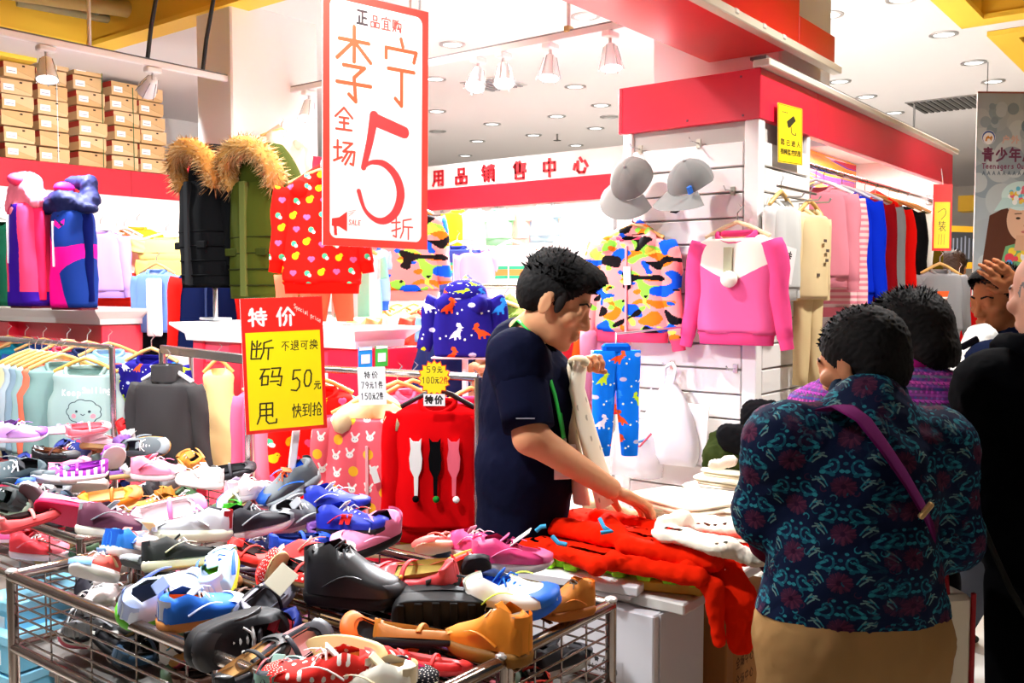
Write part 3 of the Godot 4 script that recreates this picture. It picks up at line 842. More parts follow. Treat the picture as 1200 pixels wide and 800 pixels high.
func rack(a: Vector3, b: Vector3, label: String, flat := false, to_wall := Vector3.ZERO) -> Node3D:
	var t := thing("garment_rack", label, "rack", Vector3((a.x + b.x) * 0.5, 0, (a.z + b.z) * 0.5))
	var chrome := mat("bcbab8", 0.2, 0.95)
	var o := t.position
	if flat:
		var d := (b - a).normalized()
		obj("rail", bx((a + b) * 0.5 - o, Vector3(0.02, 0.035, a.distance_to(b)), 0.003, Basis(Vector3.UP.cross(d).normalized(), Vector3.UP, d)), mat("8c8886", 0.25, 0.9), t)
	else:
		obj("rail", tb([a - o, b - o], 0.013, 10), chrome, t)
	for p in [a, b]:
		var q: Vector3 = p - o
		if to_wall != Vector3.ZERO:
			obj("bracket", tb([q, q + to_wall], 0.011, 8), chrome, t)
			continue
		obj("upright", tb([q, Vector3(q.x, 0.03, q.z)], 0.013, 10), chrome, t)
		var dz := (b - a).normalized().cross(Vector3.UP) * 0.22
		obj("foot", tb([Vector3(q.x, 0.025, q.z) - dz, Vector3(q.x, 0.025, q.z) + dz], 0.014, 8), chrome, t)
	return t


func boxes_on_shelf() -> void:
	var kraft := [mat("d6ae7c", 0.8), mat("cea470", 0.8), mat("dcb688", 0.8)]
	var body := bx(Vector3.ZERO, Vector3(0.3, 0.098, 0.22), 0.002)
	var zs := [-3.06, -3.33, -3.60, -3.89, -4.17, -4.41]
	var ns := [7, 7, 7, 7, 6, 6]
	var where := ["at the picture edge", "behind the left track spotlight", "with white strap, third stack", "with green strap, tallest stack by the fascia", "fifth stack", "nearest the white wall"]
	for c in 6:
		for k in ns[c]:
			var y: float = 2.562 + k * 0.117
			var t := thing("shoe_box", "kraft cardboard shoe box %s, %s" % [["bottom", "second from bottom", "third up", "fourth up", "fifth up", "sixth up", "topmost"][k], where[c]], "box", Vector3(-7.33 + rng.randf_range(-0.015, 0.02), y, zs[c] + rng.randf_range(-0.012, 0.012)), rng.randf_range(-0.05, 0.05), "shoe boxes stacked on the red fascia")
			var m: Material = kraft[(c + k) % 3]
			var o := obj("body", body, m, t)
			o.position.y = 0.055
			# lid: slanted overlapping front flap and top
			var a := Acc.new()
			a.box(Vector3(0, 0.108, 0), Vector3(0.306, 0.008, 0.226), Basis(), 0.001)
			a.slab(PackedVector2Array([Vector2(-0.113, 0.108), Vector2(0.113, 0.108), Vector2(0.113, 0.02), Vector2(-0.113, 0.085)]), 0.003, Transform3D(Basis(Vector3(0, 0, -1), Vector3.UP, Vector3(1, 0, 0)), Vector3(0.152, 0, 0)))
			obj("lid", a.mesh(), kraft[(c + k + 1) % 3], t)
			obj("lid_side", bb(Vector3(-0.15, 0.07, 0.111), Vector3(0.15, 0.112, 0.114)), mat("b03a2c", 0.7), t)
			if (c + k) % 7 != 3:
				var lb := obj("label", bb(Vector3(0.1535, 0.03, 0.02), Vector3(0.1545, 0.075, 0.095)), mat("f6f4f2", 0.6), t)
				obj("label_text", bb(Vector3(0.1546, 0.045, 0.03), Vector3(0.1549, 0.05, 0.085)), mat("8a8aa0", 0.7), lb)
			obj("finger_hole", bx(Vector3(0.1545, 0.095, -0.03), Vector3(0.002, 0.012, 0.02), 0.001), mat("2a1c14", 0.9), t)
	for k in 3:
		var z: float = [-3.62, -3.98, -4.24][k]
		var st := obj("packing_strap", tb([Vector3(-7.165, 2.57, z), Vector3(-7.165, 3.35 - (0.12 if k > 1 else 0.0), z), Vector3(-7.5, 3.36 - (0.12 if k > 1 else 0.0), z)], 0.004, 6), mat(["f0f0ec", "4a6a3c", "4a6a3c"][k], 0.6))
		tag(st, ["white packing strap down the third box stack", "green packing strap down the fourth box stack", "green packing strap down the fifth box stack"][k], "strap")


func ring_at(hw: float, hd: float, y: float, m: int, sq: float, drop := 0.0, fold := 0.0, ph := 0.0) -> PackedVector3Array:
	var r := PackedVector3Array()
	for j in m:
		var a := TAU * j / m
		var c := cos(a)
		var s := sin(a)
		var x := hw * signf(c) * pow(absf(c), sq)
		var z := hd * signf(s) * pow(absf(s), 0.8)
		if fold > 0.0:
			z += fold * (sin(x * 34.0 + ph + y * 4.0) + 0.6 * sin(x * 61.0 + ph * 2.0 - y * 9.0)) * (0.5 + 0.5 * absf(s))
			x += fold * 0.7 * sin(y * 30.0 + ph + a)
		r.append(Vector3(x, y - drop * maxf(0.0, s) * (1.0 - 0.3 * absf(c)), z))
	return r


# o: material body / sleeve / trim colours and shape options
func garment(called: String, label: String, cat: String, at: Vector3, yaw: float, w: float, h: float, o := {}) -> Node3D:
	var t := thing(called, label, cat, at, deg_to_rad(yaw), o.get("group", ""))
	var bm: Material = o.get("m", cloth(o.get("c", "cccccc")))
	var sm: Material = o.get("sm", cloth(o.sc) if o.has("sc") else bm)
	var tm: Material = o.get("tm", cloth(o.get("tc", o.get("c", "cccccc"))))
	var dep: float = o.get("dep", 0.045)
	var us: float = o.get("us", 1.0 / maxf(h, w))
	var ph := at.x * 13.0 + at.z * 7.0 + at.y * 3.0
	var sleeve: String = o.get("sleeve", "long")
	var drop: float = o.get("drop", 0.035)
	var nk: float = o.get("neck", 0.19)
	var fl: float = o.get("flare", 1.0)
	var tank := sleeve == "none"
	var rings := []
	var prof := [[nk, 0.0, 0.75], [nk + 0.1, 0.012, 0.85], [0.4, 0.05, 0.95], [0.47 if not tank else 0.42, 0.08, 1.0], [0.5 if not tank else 0.4, 0.13, 1.05], [0.485 if not tank else 0.41, 0.22, 1.1], [0.475, 0.32, 1.15], [0.475, 0.45, 1.15], [0.48, 0.58, 1.15], [0.485, 0.72, 1.12], [0.49, 0.86, 1.1], [0.495, 0.95, 1.08], [0.49, 1.0, 1.05]]
	for k in prof.size():
		var q = prof[k]
		var f: float = lerpf(1.0, fl, q[1])
		rings.append(ring_at(q[0] * w * f, dep * q[2], -q[1] * h, 26, 0.75, drop if k == 0 else (drop * 0.6 if k == 1 else 0.0), 0.006 * minf(1.0, q[1] * 2.5), ph))
	var a := Acc.new()
	a.loft(rings, true, false, true, us)
	obj("body", a.mesh(), bm, t)
	# inside of the neck and the collar
	a = Acc.new()
	var inner := ring_at(nk * w * 0.96, dep * 0.7, 0.0, 26, 0.75, drop)
	var low := ring_at(nk * w * 0.7, dep * 0.4, -0.05, 26, 0.75, drop * 0.5)
	a.loft([inner, low], true, false, true)
	obj("neck_lining", a.mesh(), cloth(o.get("in", o.get("tc", o.get("c", "cccccc")))), t)
	if o.get("collar", true):
		a = Acc.new()
		var pts := Array(ring_at(nk * w, dep * 0.75, 0.002, 26, 0.75, drop))
		pts.append(pts[0])
		a.tube(pts, o.get("cr", 0.009), 6, -1.0, false, 1.4)
		obj("collar", a.mesh(), tm, t)
	if o.get("turtle", false):
		a = Acc.new()
		a.loft([ring_at(nk * w * 1.1, dep * 0.9, -0.01, 20, 0.8), ring_at(nk * w * 1.02, dep * 0.9, 0.05, 20, 0.8), ring_at(nk * w * 0.9, dep * 0.8, 0.055, 20, 0.8), ring_at(nk * w * 0.85, dep * 0.7, 0.0, 20, 0.8)], true, false, false)
		obj("turtleneck", a.mesh(), bm, t)
	# sleeves
	if not tank:
		var sl: float = o.get("sl", h * (0.95 if sleeve == "long" else 0.33))
		var sp: float = deg_to_rad(o.get("spread", 11.0))
		var r0: float = o.get("sr", w * 0.15)
		for sg in [-1.0, 1.0]:
			var rr := []
			var steps := 9
			for k in steps + 1:
				var f := k / float(steps)
				var ang := lerpf(sp * 2.4, sp * 0.8, minf(1.0, f * 2.0))
				var px: float = sg * (w * 0.415 + sin(ang) * sl * f * 0.9)
				var py: float = -h * 0.085 - sl * f * cos(ang)
				var rad: float = lerpf(r0, r0 * (0.62 if sleeve == "long" else 0.9), f)
				var ring := PackedVector3Array()
				for j in 14:
					var b := TAU * j / 14
					var wob := 0.05 * sin(b * 3.0 + f * 14.0 + ph)
					var e := Vector3(cos(b) * rad * (1.0 + wob), 0, sin(b) * minf(rad * 0.75, dep * 0.95) * (1.0 + wob))
					var tilt: float = sg * ang * (0.9 if f > 0.1 else 0.5)
					ring.append(Vector3(px + e.x * cos(tilt), py + e.x * sin(tilt), e.z + 0.008))
				rr.append(ring)
			a = Acc.new()
			a.loft(rr, true, true, true, us)
			obj("sleeve", a.mesh(), sm, t)
			if sleeve == "long" and o.get("cuff", true):
				var cr := []
				var last: PackedVector3Array = rr[steps]
				var mid := Vector3.ZERO
				for p in last:
					mid += p
				mid /= last.size()
				var dn: Vector3 = Vector3(sg * sin(sp * 0.8), -cos(sp * 0.8), 0)
				for q in [[1.03, -0.004], [0.86, 0.012], [0.84, 0.045], [0.6, 0.046]]:
					var ring := PackedVector3Array()
					for p in last:
						ring.append(mid + (p - mid) * q[0] + dn * q[1])
					cr.append(ring)
				a = Acc.new()
				a.loft(cr, true, false, true)
				obj("cuff", a.mesh(), tm if o.get("trimcuff", true) else sm, t)
	if o.get("hem", true):
		a = Acc.new()
		a.loft([ring_at(0.495 * w * fl, dep * 1.06, -h + 0.005, 26, 0.75), ring_at(0.465 * w * fl, dep * 0.95, -h - 0.008, 26, 0.75), ring_at(0.455 * w * fl, dep * 0.93, -h - 0.042, 26, 0.75), ring_at(0.4 * w * fl, dep * 0.5, -h - 0.042, 26, 0.75)], true, false, true)
		obj("hem_band", a.mesh(), tm, t)
	if o.get("zip", false):
		obj("zip", bb(Vector3(-0.005, -h, dep * 1.0), Vector3(0.005, -drop - 0.01, dep * 1.24), 0.001), mat(o.get("zc", "e8e8e8"), 0.4), t)
	if o.get("hood", false):
		a = Acc.new()
		var hr := []
		var hc: float = w * 0.3
		for k in 13:
			var f := k / 12.0
			var an := lerpf(-0.35, PI + 0.35, f)
			var c := Vector3(cos(an) * hc * 0.85, 0.012 - 0.05 * absf(cos(an)), -sin(an) * dep * 1.3 + 0.02 * absf(cos(an)) + dep * 0.5)
			var th: float = 0.03 + 0.022 * sin(PI * f)
			var out := Vector3(cos(an), 0, -sin(an) * 0.8).normalized()
			var ring := PackedVector3Array()
			for j in 8:
				var b := TAU * j / 8
				ring.append(c + out * cos(b) * th + Vector3.UP * sin(b) * (th + 0.015 * sin(PI * f)))
			hr.append(ring)
		a.loft(hr, true, true, true, us)
		obj("hood", a.mesh(), o.get("hm", bm), t)
	if o.get("tag", false):
		var tg := obj("price_tag", bx(o.get("tagat", Vector3(0.0, -h * 0.42, dep * 1.3)), Vector3(0.034, 0.075, 0.003), 0.001), mat("f6f4f0", 0.6), t)
		tg.rotation.z = 0.05
	if o.get("pole", false):
		obj("stand_pole", tb([Vector3(0, -h * 0.5, -dep * 0.5), Vector3(0, 0.02 - at.y, -dep * 0.5)], 0.011), mat("d0d0d0", 0.25, 0.9), t)
		obj("stand_foot", bx(Vector3(0, 0.012 - at.y, -dep * 0.5), Vector3(0.24, 0.02, 0.24), 0.005), mat("c8c8c8", 0.3, 0.7), t)
	if o.get("hanger", true):
		a = Acc.new()
		a.tube([Vector3(-w * 0.4, -h * 0.03, 0), Vector3(-w * 0.15, 0.028, 0), Vector3(0, 0.045, 0), Vector3(w * 0.15, 0.028, 0), Vector3(w * 0.4, -h * 0.03, 0)], 0.009, 6)
		var hg := obj("hanger", a.mesh(), mat(o.get("hgc", "d8a860"), 0.4), t)
		obj("hook", tb([Vector3(0, 0.045, 0), Vector3(0, 0.08, 0), Vector3(0.018, 0.1, 0), Vector3(0, 0.118, 0), Vector3(-0.016, 0.1, 0)], 0.0025, 6), mat("c8c8c8", 0.25, 0.9), hg)
	return t


# trousers hanging from the waist
func trousers(parent: Node3D, c, w: float, h: float, y: float, m: Material = null, part := "trousers") -> void:
	var bm: Material = m if m else cloth(c)
	for sg in [-1.0, 1.0]:
		var a := Acc.new()
		var rr := []
		for k in 8:
			var f := k / 7.0
			rr.append(ring_at_c(Vector3(sg * w * lerpf(0.2, 0.27, f), y - h * f, 0), lerpf(w * 0.27, w * 0.16, f), 0.028, f * 9.0))
		a.loft(rr, true, true, true, 1.0 / h)
		obj(part, a.mesh(), bm, parent)


func ring_at_c(c: Vector3, hw: float, hd: float, ph := 0.0) -> PackedVector3Array:
	var r := ring_at(hw, hd, 0.0, 16, 0.8)
	for j in r.size():
		r[j] = r[j] * (1.0 + 0.04 * sin(ph + j)) + c
	return r


# --- prints ---------------------------------------------------------------
const DINO := "0 4;1 3;1.5 1.2;3.2 .6;4 1.6;4 2.6;3 3;4.2 4.4;6 5;8 6.6;9.8 8.4;7.6 8;6.6 8;6.8 9.6;5.6 9.6;5.4 8.2;4.2 8.2;4 9.6;2.9 9.6;2.8 7;2 5.4;1 5.4;1.8 4.4"


func shape_pts(s: String, at: Vector2, k: float, flip := 1.0, rot := 0.0) -> PackedVector2Array:
	var r := PackedVector2Array()
	for one in s.split(";"):
		var q: PackedFloat64Array = one.split_floats(" ", false)
		r.append(at + Vector2((q[0] - 5.0) * flip, q[1] - 5.0).rotated(rot) * k)
	return r


func camo_tex() -> ImageTexture:
	var im := canvas(384, 384, "f79a98")
	var n := FastNoiseLite.new()
	n.noise_type = FastNoiseLite.TYPE_SIMPLEX_SMOOTH
	n.frequency = 0.018
	n.fractal_octaves = 1
	var lay := [["8fe04a", 11, 0.38], ["f57a1c", 23, 0.42], ["ffe45a", 37, 0.56], ["1458e0", 51, 0.47], ["161214", 67, 0.46]]
	for q in lay:
		n.seed = q[1]
		for y in range(0, 384, 2):
			for x in range(0, 384, 2):
				if n.get_noise_2d(x * 0.75, y * 1.35) > q[2]:
					im.fill_rect(Rect2i(x, y, 2, 2), Color(q[0]))
	return tex(im)


func motif_tex(base: String, n: int, kind: String, size := 384, scale := 1.0) -> ImageTexture:
	var im := canvas(size, size, base)
	var rows := int(ceil(sqrt(n)))
	var k := 0
	for r in rows:
		for c in rows:
			var p := Vector2((c + 0.5 + 0.25 * (r % 2) + rng.randf_range(-0.12, 0.12)) * size / rows, (r + 0.5 + rng.randf_range(-0.12, 0.12)) * size / rows)
			var u: float = size / rows * scale
			match kind:
				"duck":
					if k % 3 == 0:
						disc(im, p, u * 0.24, Color("ffc61a"))
						disc(im, p + Vector2(u * 0.16, -u * 0.18), u * 0.15, Color("ffc61a"))
						disc(im, p + Vector2(u * 0.3, -u * 0.16), u * 0.06, Color("f48a1a"), 0.6)
						disc(im, p + Vector2(u * 0.18, -u * 0.2), u * 0.03, Color("201010"))
					elif k % 3 == 1:
						disc(im, p - Vector2(u * 0.1, 0), u * 0.16, Color("f2588a"))
						disc(im, p + Vector2(u * 0.1, 0), u * 0.16, Color("f2588a"))
						disc(im, p + Vector2(0, u * 0.14), u * 0.13, Color("f2588a"))
					else:
						disc(im, p, u * 0.2, Color("48b884"))
						disc(im, p + Vector2(u * 0.16, u * 0.16), u * 0.13, Color("f6ece4"))
				"bunny":
					if k % 3 != 2:
						disc(im, p, u * 0.22, Color("f6efe4"), 0.85)
						dab_line(im, p + Vector2(-u * 0.1, -u * 0.12), p + Vector2(-u * 0.2, -u * 0.36), u * 0.12, Color("f6efe4"))
						dab_line(im, p + Vector2(u * 0.1, -u * 0.12), p + Vector2(u * 0.26, -u * 0.32), u * 0.12, Color("f6efe4"))
						disc(im, p + Vector2(-u * 0.08, 0), u * 0.025, Color("302020"))
						disc(im, p + Vector2(u * 0.08, 0), u * 0.025, Color("302020"))
					else:
						disc(im, p, u * 0.3, Color("fbb42c"))
				"dino":
					if k % 4 != 3:
						fillpoly(im, shape_pts(DINO, p, u * 0.078, 1.0 if k % 2 else -1.0, rng.randf_range(-0.3, 0.3)), Color(["f0501e", "b8dc28", "2a8ae8", "b8dc28", "f0501e", "e8e8f8"][(k * 5 + r) % 6]))
					else:
						disc(im, p, u * 0.17, Color("b8b8d8"), 0.6)
					disc(im, p + Vector2(u * 0.4, u * 0.34), u * 0.05, Color("e8f0c8"))
					disc(im, p + Vector2(-u * 0.42, u * 0.2), u * 0.04, Color("ffffff"))
				"dot":
					disc(im, p, u * 0.26, Color("fff4ea"))
				"sprig":
					dab_line(im, p, p + Vector2(u * 0.2, -u * 0.2), u * 0.06, Color("6a7076"))
					disc(im, p + Vector2(u * 0.24, -u * 0.24), u * 0.07, Color("5a6068"))
			k += 1
	return tex(im)


func stripe_tex(a: String, b: String, n: int, vertical := false) -> ImageTexture:
	var im := canvas(128, 128, a)
	for k in n:
		var y := int(128.0 * k / n)
		im.fill_rect(Rect2i(y, 0, int(64.0 / n), 128) if vertical else Rect2i(0, y, 128, int(64.0 / n)), Color(b))
	return tex(im)


func fur(path: Array, r: float, parent: Node3D, c: String, seed_: int) -> void:
	# thick fur ruff: a padded core and many short hairs
	var a := Acc.new()
	a.tube(path, r * 0.75, 10)
	obj("ruff_core", a.mesh(), cloth(c, 0.4), parent)
	var g := RandomNumberGenerator.new()
	g.seed = seed_
	var h := Acc.new()
	for k in 2600:
		var f := g.randf() * (path.size() - 1.001)
		var q := int(f)
		var p: Vector3 = path[q].lerp(path[q + 1], f - q)
		var d := Vector3(g.randfn(), g.randfn(), g.randfn()).normalized()
		var b := p + d * r * 0.6
		var tip := p + d * r * g.randf_range(1.05, 1.5) + Vector3(g.randf_range(-0.012, 0.012), -0.012, g.randf_range(-0.012, 0.012))
		var s := d.cross(Vector3(g.randfn(), g.randfn(), g.randfn())).normalized() * 0.003
		h.tri(b - s, b + s, tip, d)
	var o := obj("fur_hair", h.mesh(), mats_fur(c), parent)
	o.set_meta("kind", "stuff")


func mats_fur(c: String) -> Material:
	return mat(Color(c).lightened(0.15), 0.8, 0.0, 0.5)


func parka(label: String, at: Vector3, yaw: float, c: String, furc: String, w: float, h: float, seed_: int) -> void:
	var t := garment("parka", label, "coat", at, yaw, w, h, {"c": c, "dep": 0.12, "hanger": false, "sl": h * 0.72, "spread": 7, "sr": w * 0.19, "collar": false, "hem": false, "cuff": false, "neck": 0.24})
	# quilted seams
	for k in 4:
		var y := -h * (0.5 + k * 0.13)
		var a := Acc.new()
		var pts := Array(ring_at(0.487 * w, 0.12 * 1.13, y, 26, 0.75, 0.0, 0.006, at.x * 13.0 + at.z * 7.0 + at.y * 3.0))
		pts.append(pts[0])
		a.tube(pts, 0.004, 5, -1.0, false)
		obj("quilt_seam", a.mesh(), cloth(Color(c).darkened(0.35)), t)
	obj("zip_flap", bb(Vector3(-0.02, -h * 0.98, 0.12), Vector3(0.02, -0.03, 0.147), 0.004), cloth(Color(c).lightened(0.12)), t)
	for sg in [-1.0, 1.0]:
		obj("pocket_flap", bx(Vector3(sg * w * 0.28, -h * 0.62, 0.125), Vector3(w * 0.22, 0.035, 0.012), 0.004), cloth(Color(c).darkened(0.15)), t)
	var hd := Acc.new()
	var rr := []
	for k in 8:
		var f := k / 7.0
		rr.append(ring_at_c(Vector3(0, -0.05 + f * 0.2, -0.03 + 0.03 * f), w * (0.4 - 0.2 * f * f), 0.13 - 0.06 * f * f))
	hd.loft(rr, true, true, true)
	obj("hood", hd.mesh(), cloth(c), t)
	var path := []
	for k in 15:
		var an := lerpf(-0.5, PI + 0.5, k / 14.0)
		path.append(Vector3(cos(an) * w * 0.42, 0.01 + sin(an) * 0.12, 0.09 + 0.05 * sin(an)))
	fur(path, 0.06, t, furc, seed_)
	obj("stand_pole", tb([Vector3(0, -h, 0), Vector3(0, -h - 0.15, 0)], 0.012), mat("d8d8d8", 0.2, 0.9), t)
	obj("stand_foot", bx(Vector3(0, -h - 0.15, 0), Vector3(0.14, 0.012, 0.1), 0.004), mat("c8ccd0", 0.3, 0.6), t)


func ski_jacket(label: String, at: Vector3, yaw: float, c1: String, c2: String, c3: String, hoodc: String, w: float, h: float, hb: Array, lin: Vector3) -> void:
	var im := canvas(256, 256, c2)
	if c1 < "2":
		# dark yoke and lower side panel
		fillpoly(im, PackedVector2Array([Vector2(0, 0), Vector2(256, 0), Vector2(256, 70), Vector2(150, 104), Vector2(112, 104), Vector2(84, 60), Vector2(0, 60)]), Color(c3))
		fillpoly(im, PackedVector2Array([Vector2(112, 34), Vector2(128, 44), Vector2(144, 34), Vector2(144, 48), Vector2(128, 58), Vector2(112, 48)]), Color(c2))
		fillpoly(im, PackedVector2Array([Vector2(128, 170), Vector2(180, 130), Vector2(256, 130), Vector2(256, 256), Vector2(150, 256)]), Color(c3))
	else:
		# dark centre panel and hem
		fillpoly(im, PackedVector2Array([Vector2(112, 0), Vector2(142, 0), Vector2(154, 120), Vector2(150, 256), Vector2(112, 256), Vector2(106, 120)]), Color(c1))
		im.fill_rect(Rect2i(0, 222, 256, 34), Color(c1))
	var t := garment("ski_jacket", label, "jacket", at, yaw, w, h, {"m": tmat(tex(im), 0.6), "us": 1.0 / h, "sc": c1 if c1 < "2" else c3, "tc": c2, "dep": 0.085, "hanger": false, "sl": h * 0.86, "spread": 4, "sr": w * 0.19, "flare": 1.16, "collar": false, "hem": false, "cuff": false, "neck": 0.25})
	obj("hood", sdf(hb, 0.011, 0.03, [], 0.01), mat(hoodc, 0.7), t)
	var a := Acc.new()
	a.ball(lin, Vector3(w * 0.2, 0.035, 0.06), Basis(Vector3(0, 0, 1), -0.2), 14, 8)
	obj("hood_lining", a.mesh(), mat(c2, 0.7), t)
	obj("zip", bb(Vector3(-w * 0.2, -h * 0.6, 0.085), Vector3(-w * 0.2 + 0.008, -0.08, 0.1), 0.002), mat("f4f0f4", 0.4), t)
	obj("stand_foot", bx(Vector3(0, -h - 0.006, 0), Vector3(0.2, 0.012, 0.12), 0.004), mat("7a2030", 0.4), t)


func clothes() -> void:
	var camo := tmat(camo_tex(), 0.9)
	var duck := tmat(motif_tex("f0160e", 42, "duck"), 0.9)
	var bunny := tmat(motif_tex("f4606a", 49, "bunny"), 0.9)
	var dino := tmat(motif_tex("20187a", 30, "dino"), 0.85)
	var dinob := tmat(motif_tex("0a70e8", 24, "dino"), 0.85)
	var pstripe := tmat(stripe_tex("f4d0cc", "e88a98", 12), 0.9)
	# --- slatwall: camouflage hoodie, pink sweater
	garment("zip_hoodie", "camouflage zip hoodie in pink, orange, blue and black on the slatwall", "hoodie", Vector3(-2.027, 1.827, -3.430), 2, 0.36, 0.40, {"m": camo, "tc": "f25a80", "us": 1.45, "hood": true, "zip": true, "zc": "f29aa0", "tag": true, "in": "f6e8c8", "sl": 0.4, "spread": 13, "group": ""})
	var ps := garment("sweatshirt", "pink and cream child's sweatshirt with a white pompom", "sweatshirt", Vector3(-1.561, 1.817, -3.430), 0, 0.33, 0.385, {"m": yoke_mat(), "us": 1.0 / 0.385, "sc": "ee5f98", "tc": "ec5c96", "spread": 14, "sl": 0.37, "in": "f0e2b8", "drop": 0.045, "neck": 0.24, "cr": 0.011, "hgc": "e8cfa0"})
	var pa := Acc.new()
	pa.ball(Vector3(0.0, -0.175, 0.07), Vector3(0.034, 0.032, 0.026), Basis(), 14, 10)
	obj("pompom", pa.mesh(), cloth("f6f0e4", 0.5), ps)
	obj("price_tag", bx(Vector3(-0.012, -0.1, 0.057), Vector3(0.036, 0.095, 0.003), 0.001), mat("b4b494", 0.6), ps)
	# --- slatwall's side: grey onesie, beige set, handwritten card
	garment("onesie", "pale grey hooded onesie with a small bear print on a side hook", "onesie", Vector3(-1.455, 1.941, -3.594), 84, 0.22, 0.34, {"c": "cfcfcb", "spread": 8, "sl": 0.3, "group": "", "drop": 0.05})
	var pj := garment("pajama_set", "beige long-sleeved pajama set with matching trousers on a side hook", "pajamas", Vector3(-1.430, 1.922, -3.839), 80, 0.235, 0.36, {"c": "e2cda4", "spread": 7, "sl": 0.29, "hem": false})
	trousers(pj, "dcc79c", 0.2, 0.36, -0.35)
	for q in [Vector3(0.03, -0.12, 0.055), Vector3(0.05, -0.16, 0.055), Vector3(0.045, -0.2, 0.055), Vector3(-0.02, -0.26, 0.055)]:
		obj("print_mark", bx(q, Vector3(0.022, 0.012, 0.002), 0.0), mat("5a4a42", 0.9), pj)
	# --- alcove rail, near to far
	var rail := [[-4.42, "pink ribbed cardigan hanging first on the alcove rail", {"c": "e89aa6", "spread": 6}, 0.42, 18], [-4.52, "pink and cream striped long top beside the blue sweatshirt", {"m": pstripe, "us": 3.0, "tc": "e88a98", "spread": 6}, 0.56, 22], [-4.78, "bright royal blue sweatshirt on the alcove rail", {"c": "1440d8", "spread": 9}, 0.5, 24], [-4.98, "dark red sweatshirt behind the royal blue one", {"c": "9c1420", "spread": 8}, 0.5, 24], [-5.14, "plain grey sweatshirt on the alcove rail", {"c": "9c9c9e", "spread": 7}, 0.52, 24], [-5.32, "bright red hoodie with white line print on the alcove rail", {"c": "e61c14", "spread": 8, "hood": true}, 0.56, 22], [-5.56, "black sweatshirt on the alcove rail", {"c": "1a1a1c", "spread": 8}, 0.52, 20], [-5.72, "white sweatshirt between the black and olive ones", {"c": "f6f4ee", "spread": 5}, 0.5, 18], [-5.92, "olive green jacket at the far end of the alcove rail", {"c": "6a5a18", "spread": 7}, 0.52, 16]]
	for q in rail:
		q[2].merge({"group": "tops on the alcove rail", "hgc": "e8e8e8" if q[0] > -5.0 else "b07a3c", "dep": 0.05})
		garment("sweatshirt" if q[1].find("sweatshirt") >= 0 else "jacket", q[1], "sweatshirt" if q[1].find("sweatshirt") >= 0 else "jacket", Vector3(-1.62, 2.075, q[0]), q[4], 0.34, q[3], q[2])
	# lower alcove and faceouts
	var fx := garment("long_sleeve_top", "grey long-sleeved top with an orange fox face", "top", Vector3(-1.361, 1.705, -5.652), 44, 0.27, 0.33, {"c": "9a9a9c", "spread": 14, "sl": 0.36})
	obj("fox_face", prism([Vector2(-0.035, 0.03), Vector2(0.035, 0.03), Vector2(0.022, -0.012), Vector2(0, -0.03), Vector2(-0.022, -0.012)], 0.004, Vector3(-0.01, -0.14, 0.056)), mat("f0642c", 0.9), fx)
	obj("fox_cheek", prism([Vector2(-0.028, 0.0), Vector2(0.028, 0.0), Vector2(0, -0.028)], 0.005, Vector3(-0.01, -0.142, 0.056)), mat("f4eee8", 0.9), fx)
	garment("sweater", "bright red sweater hanging behind the grey fox top", "sweater", Vector3(-1.346, 1.650, -6.043), 60, 0.27, 0.4, {"c": "d8141a", "spread": 8})
	garment("long_sleeve_top", "white long-sleeved top below the grey fox top", "top", Vector3(-1.281, 1.541, -4.954), 50, 0.3, 0.38, {"c": "f6f2ea", "spread": 9, "hgc": "e8d8b0"})
	garment("vest_top", "grey sleeveless top with navy neckband under the blue sweatshirt", "vest", Vector3(-1.573, 1.565, -4.981), 55, 0.32, 0.3, {"c": "b4b6ba", "tc": "1c2440", "sleeve": "none"})
	garment("dress", "coral dress with a rainbow patch below the red hoodie", "dress", Vector3(-1.543, 1.703, -5.384), 48, 0.24, 0.42, {"c": "f2544c", "sleeve": "short", "flare": 1.3, "hem": false})
	garment("onesie", "white and grey quilted top below the royal blue sweatshirt", "onesie", Vector3(-1.626, 1.548, -4.813), 60, 0.26, 0.3, {"c": "e2e2e2", "spread": 8})
	# --- front rack: bunny hoodie, red sweater with cats, row behind
	var bh := garment("zip_hoodie", "coral hooded jacket printed with white bunnies and yellow dots", "hoodie", Vector3(-2.279, 1.205, -2.181), 32, 0.34, 0.44, {"m": bunny, "us": 2.5, "tc": "f6e6c0", "in": "f4e4bc", "hood": true, "hm": cloth("f4dcae"), "zip": true, "zc": "e8a0a0", "sl": 0.4, "spread": 9, "drop": 0.1, "neck": 0.26, "dep": 0.06})
	obj("price_tag", bx(Vector3(0.03, -0.2, 0.088), Vector3(0.022, 0.055, 0.002), 0.0, Basis(Vector3(0, 0, 1), 0.3)), mat("e8e0d8", 0.6), bh)
	var cs := garment("sweater", "red child's sweater with white, black and dotted cat motifs", "sweater", Vector3(-2.066, 1.234, -2.270), 34, 0.3, 0.41, {"c": "dc0a14", "tc": "cc0a12", "in": "b00810", "sl": 0.38, "spread": 10, "hgc": "1c1414", "dep": 0.05})
	var cat_ := [Vector2(-0.016, 0.03), Vector2(-0.019, 0.066), Vector2(-0.009, 0.054), Vector2(0.009, 0.054), Vector2(0.019, 0.066), Vector2(0.016, 0.03), Vector2(0.021, 0.0), Vector2(0.018, -0.035), Vector2(0.008, -0.06), Vector2(0.006, -0.12), Vector2(-0.005, -0.12), Vector2(-0.006, -0.06), Vector2(-0.018, -0.035), Vector2(-0.021, 0.0)]
	var k := 0
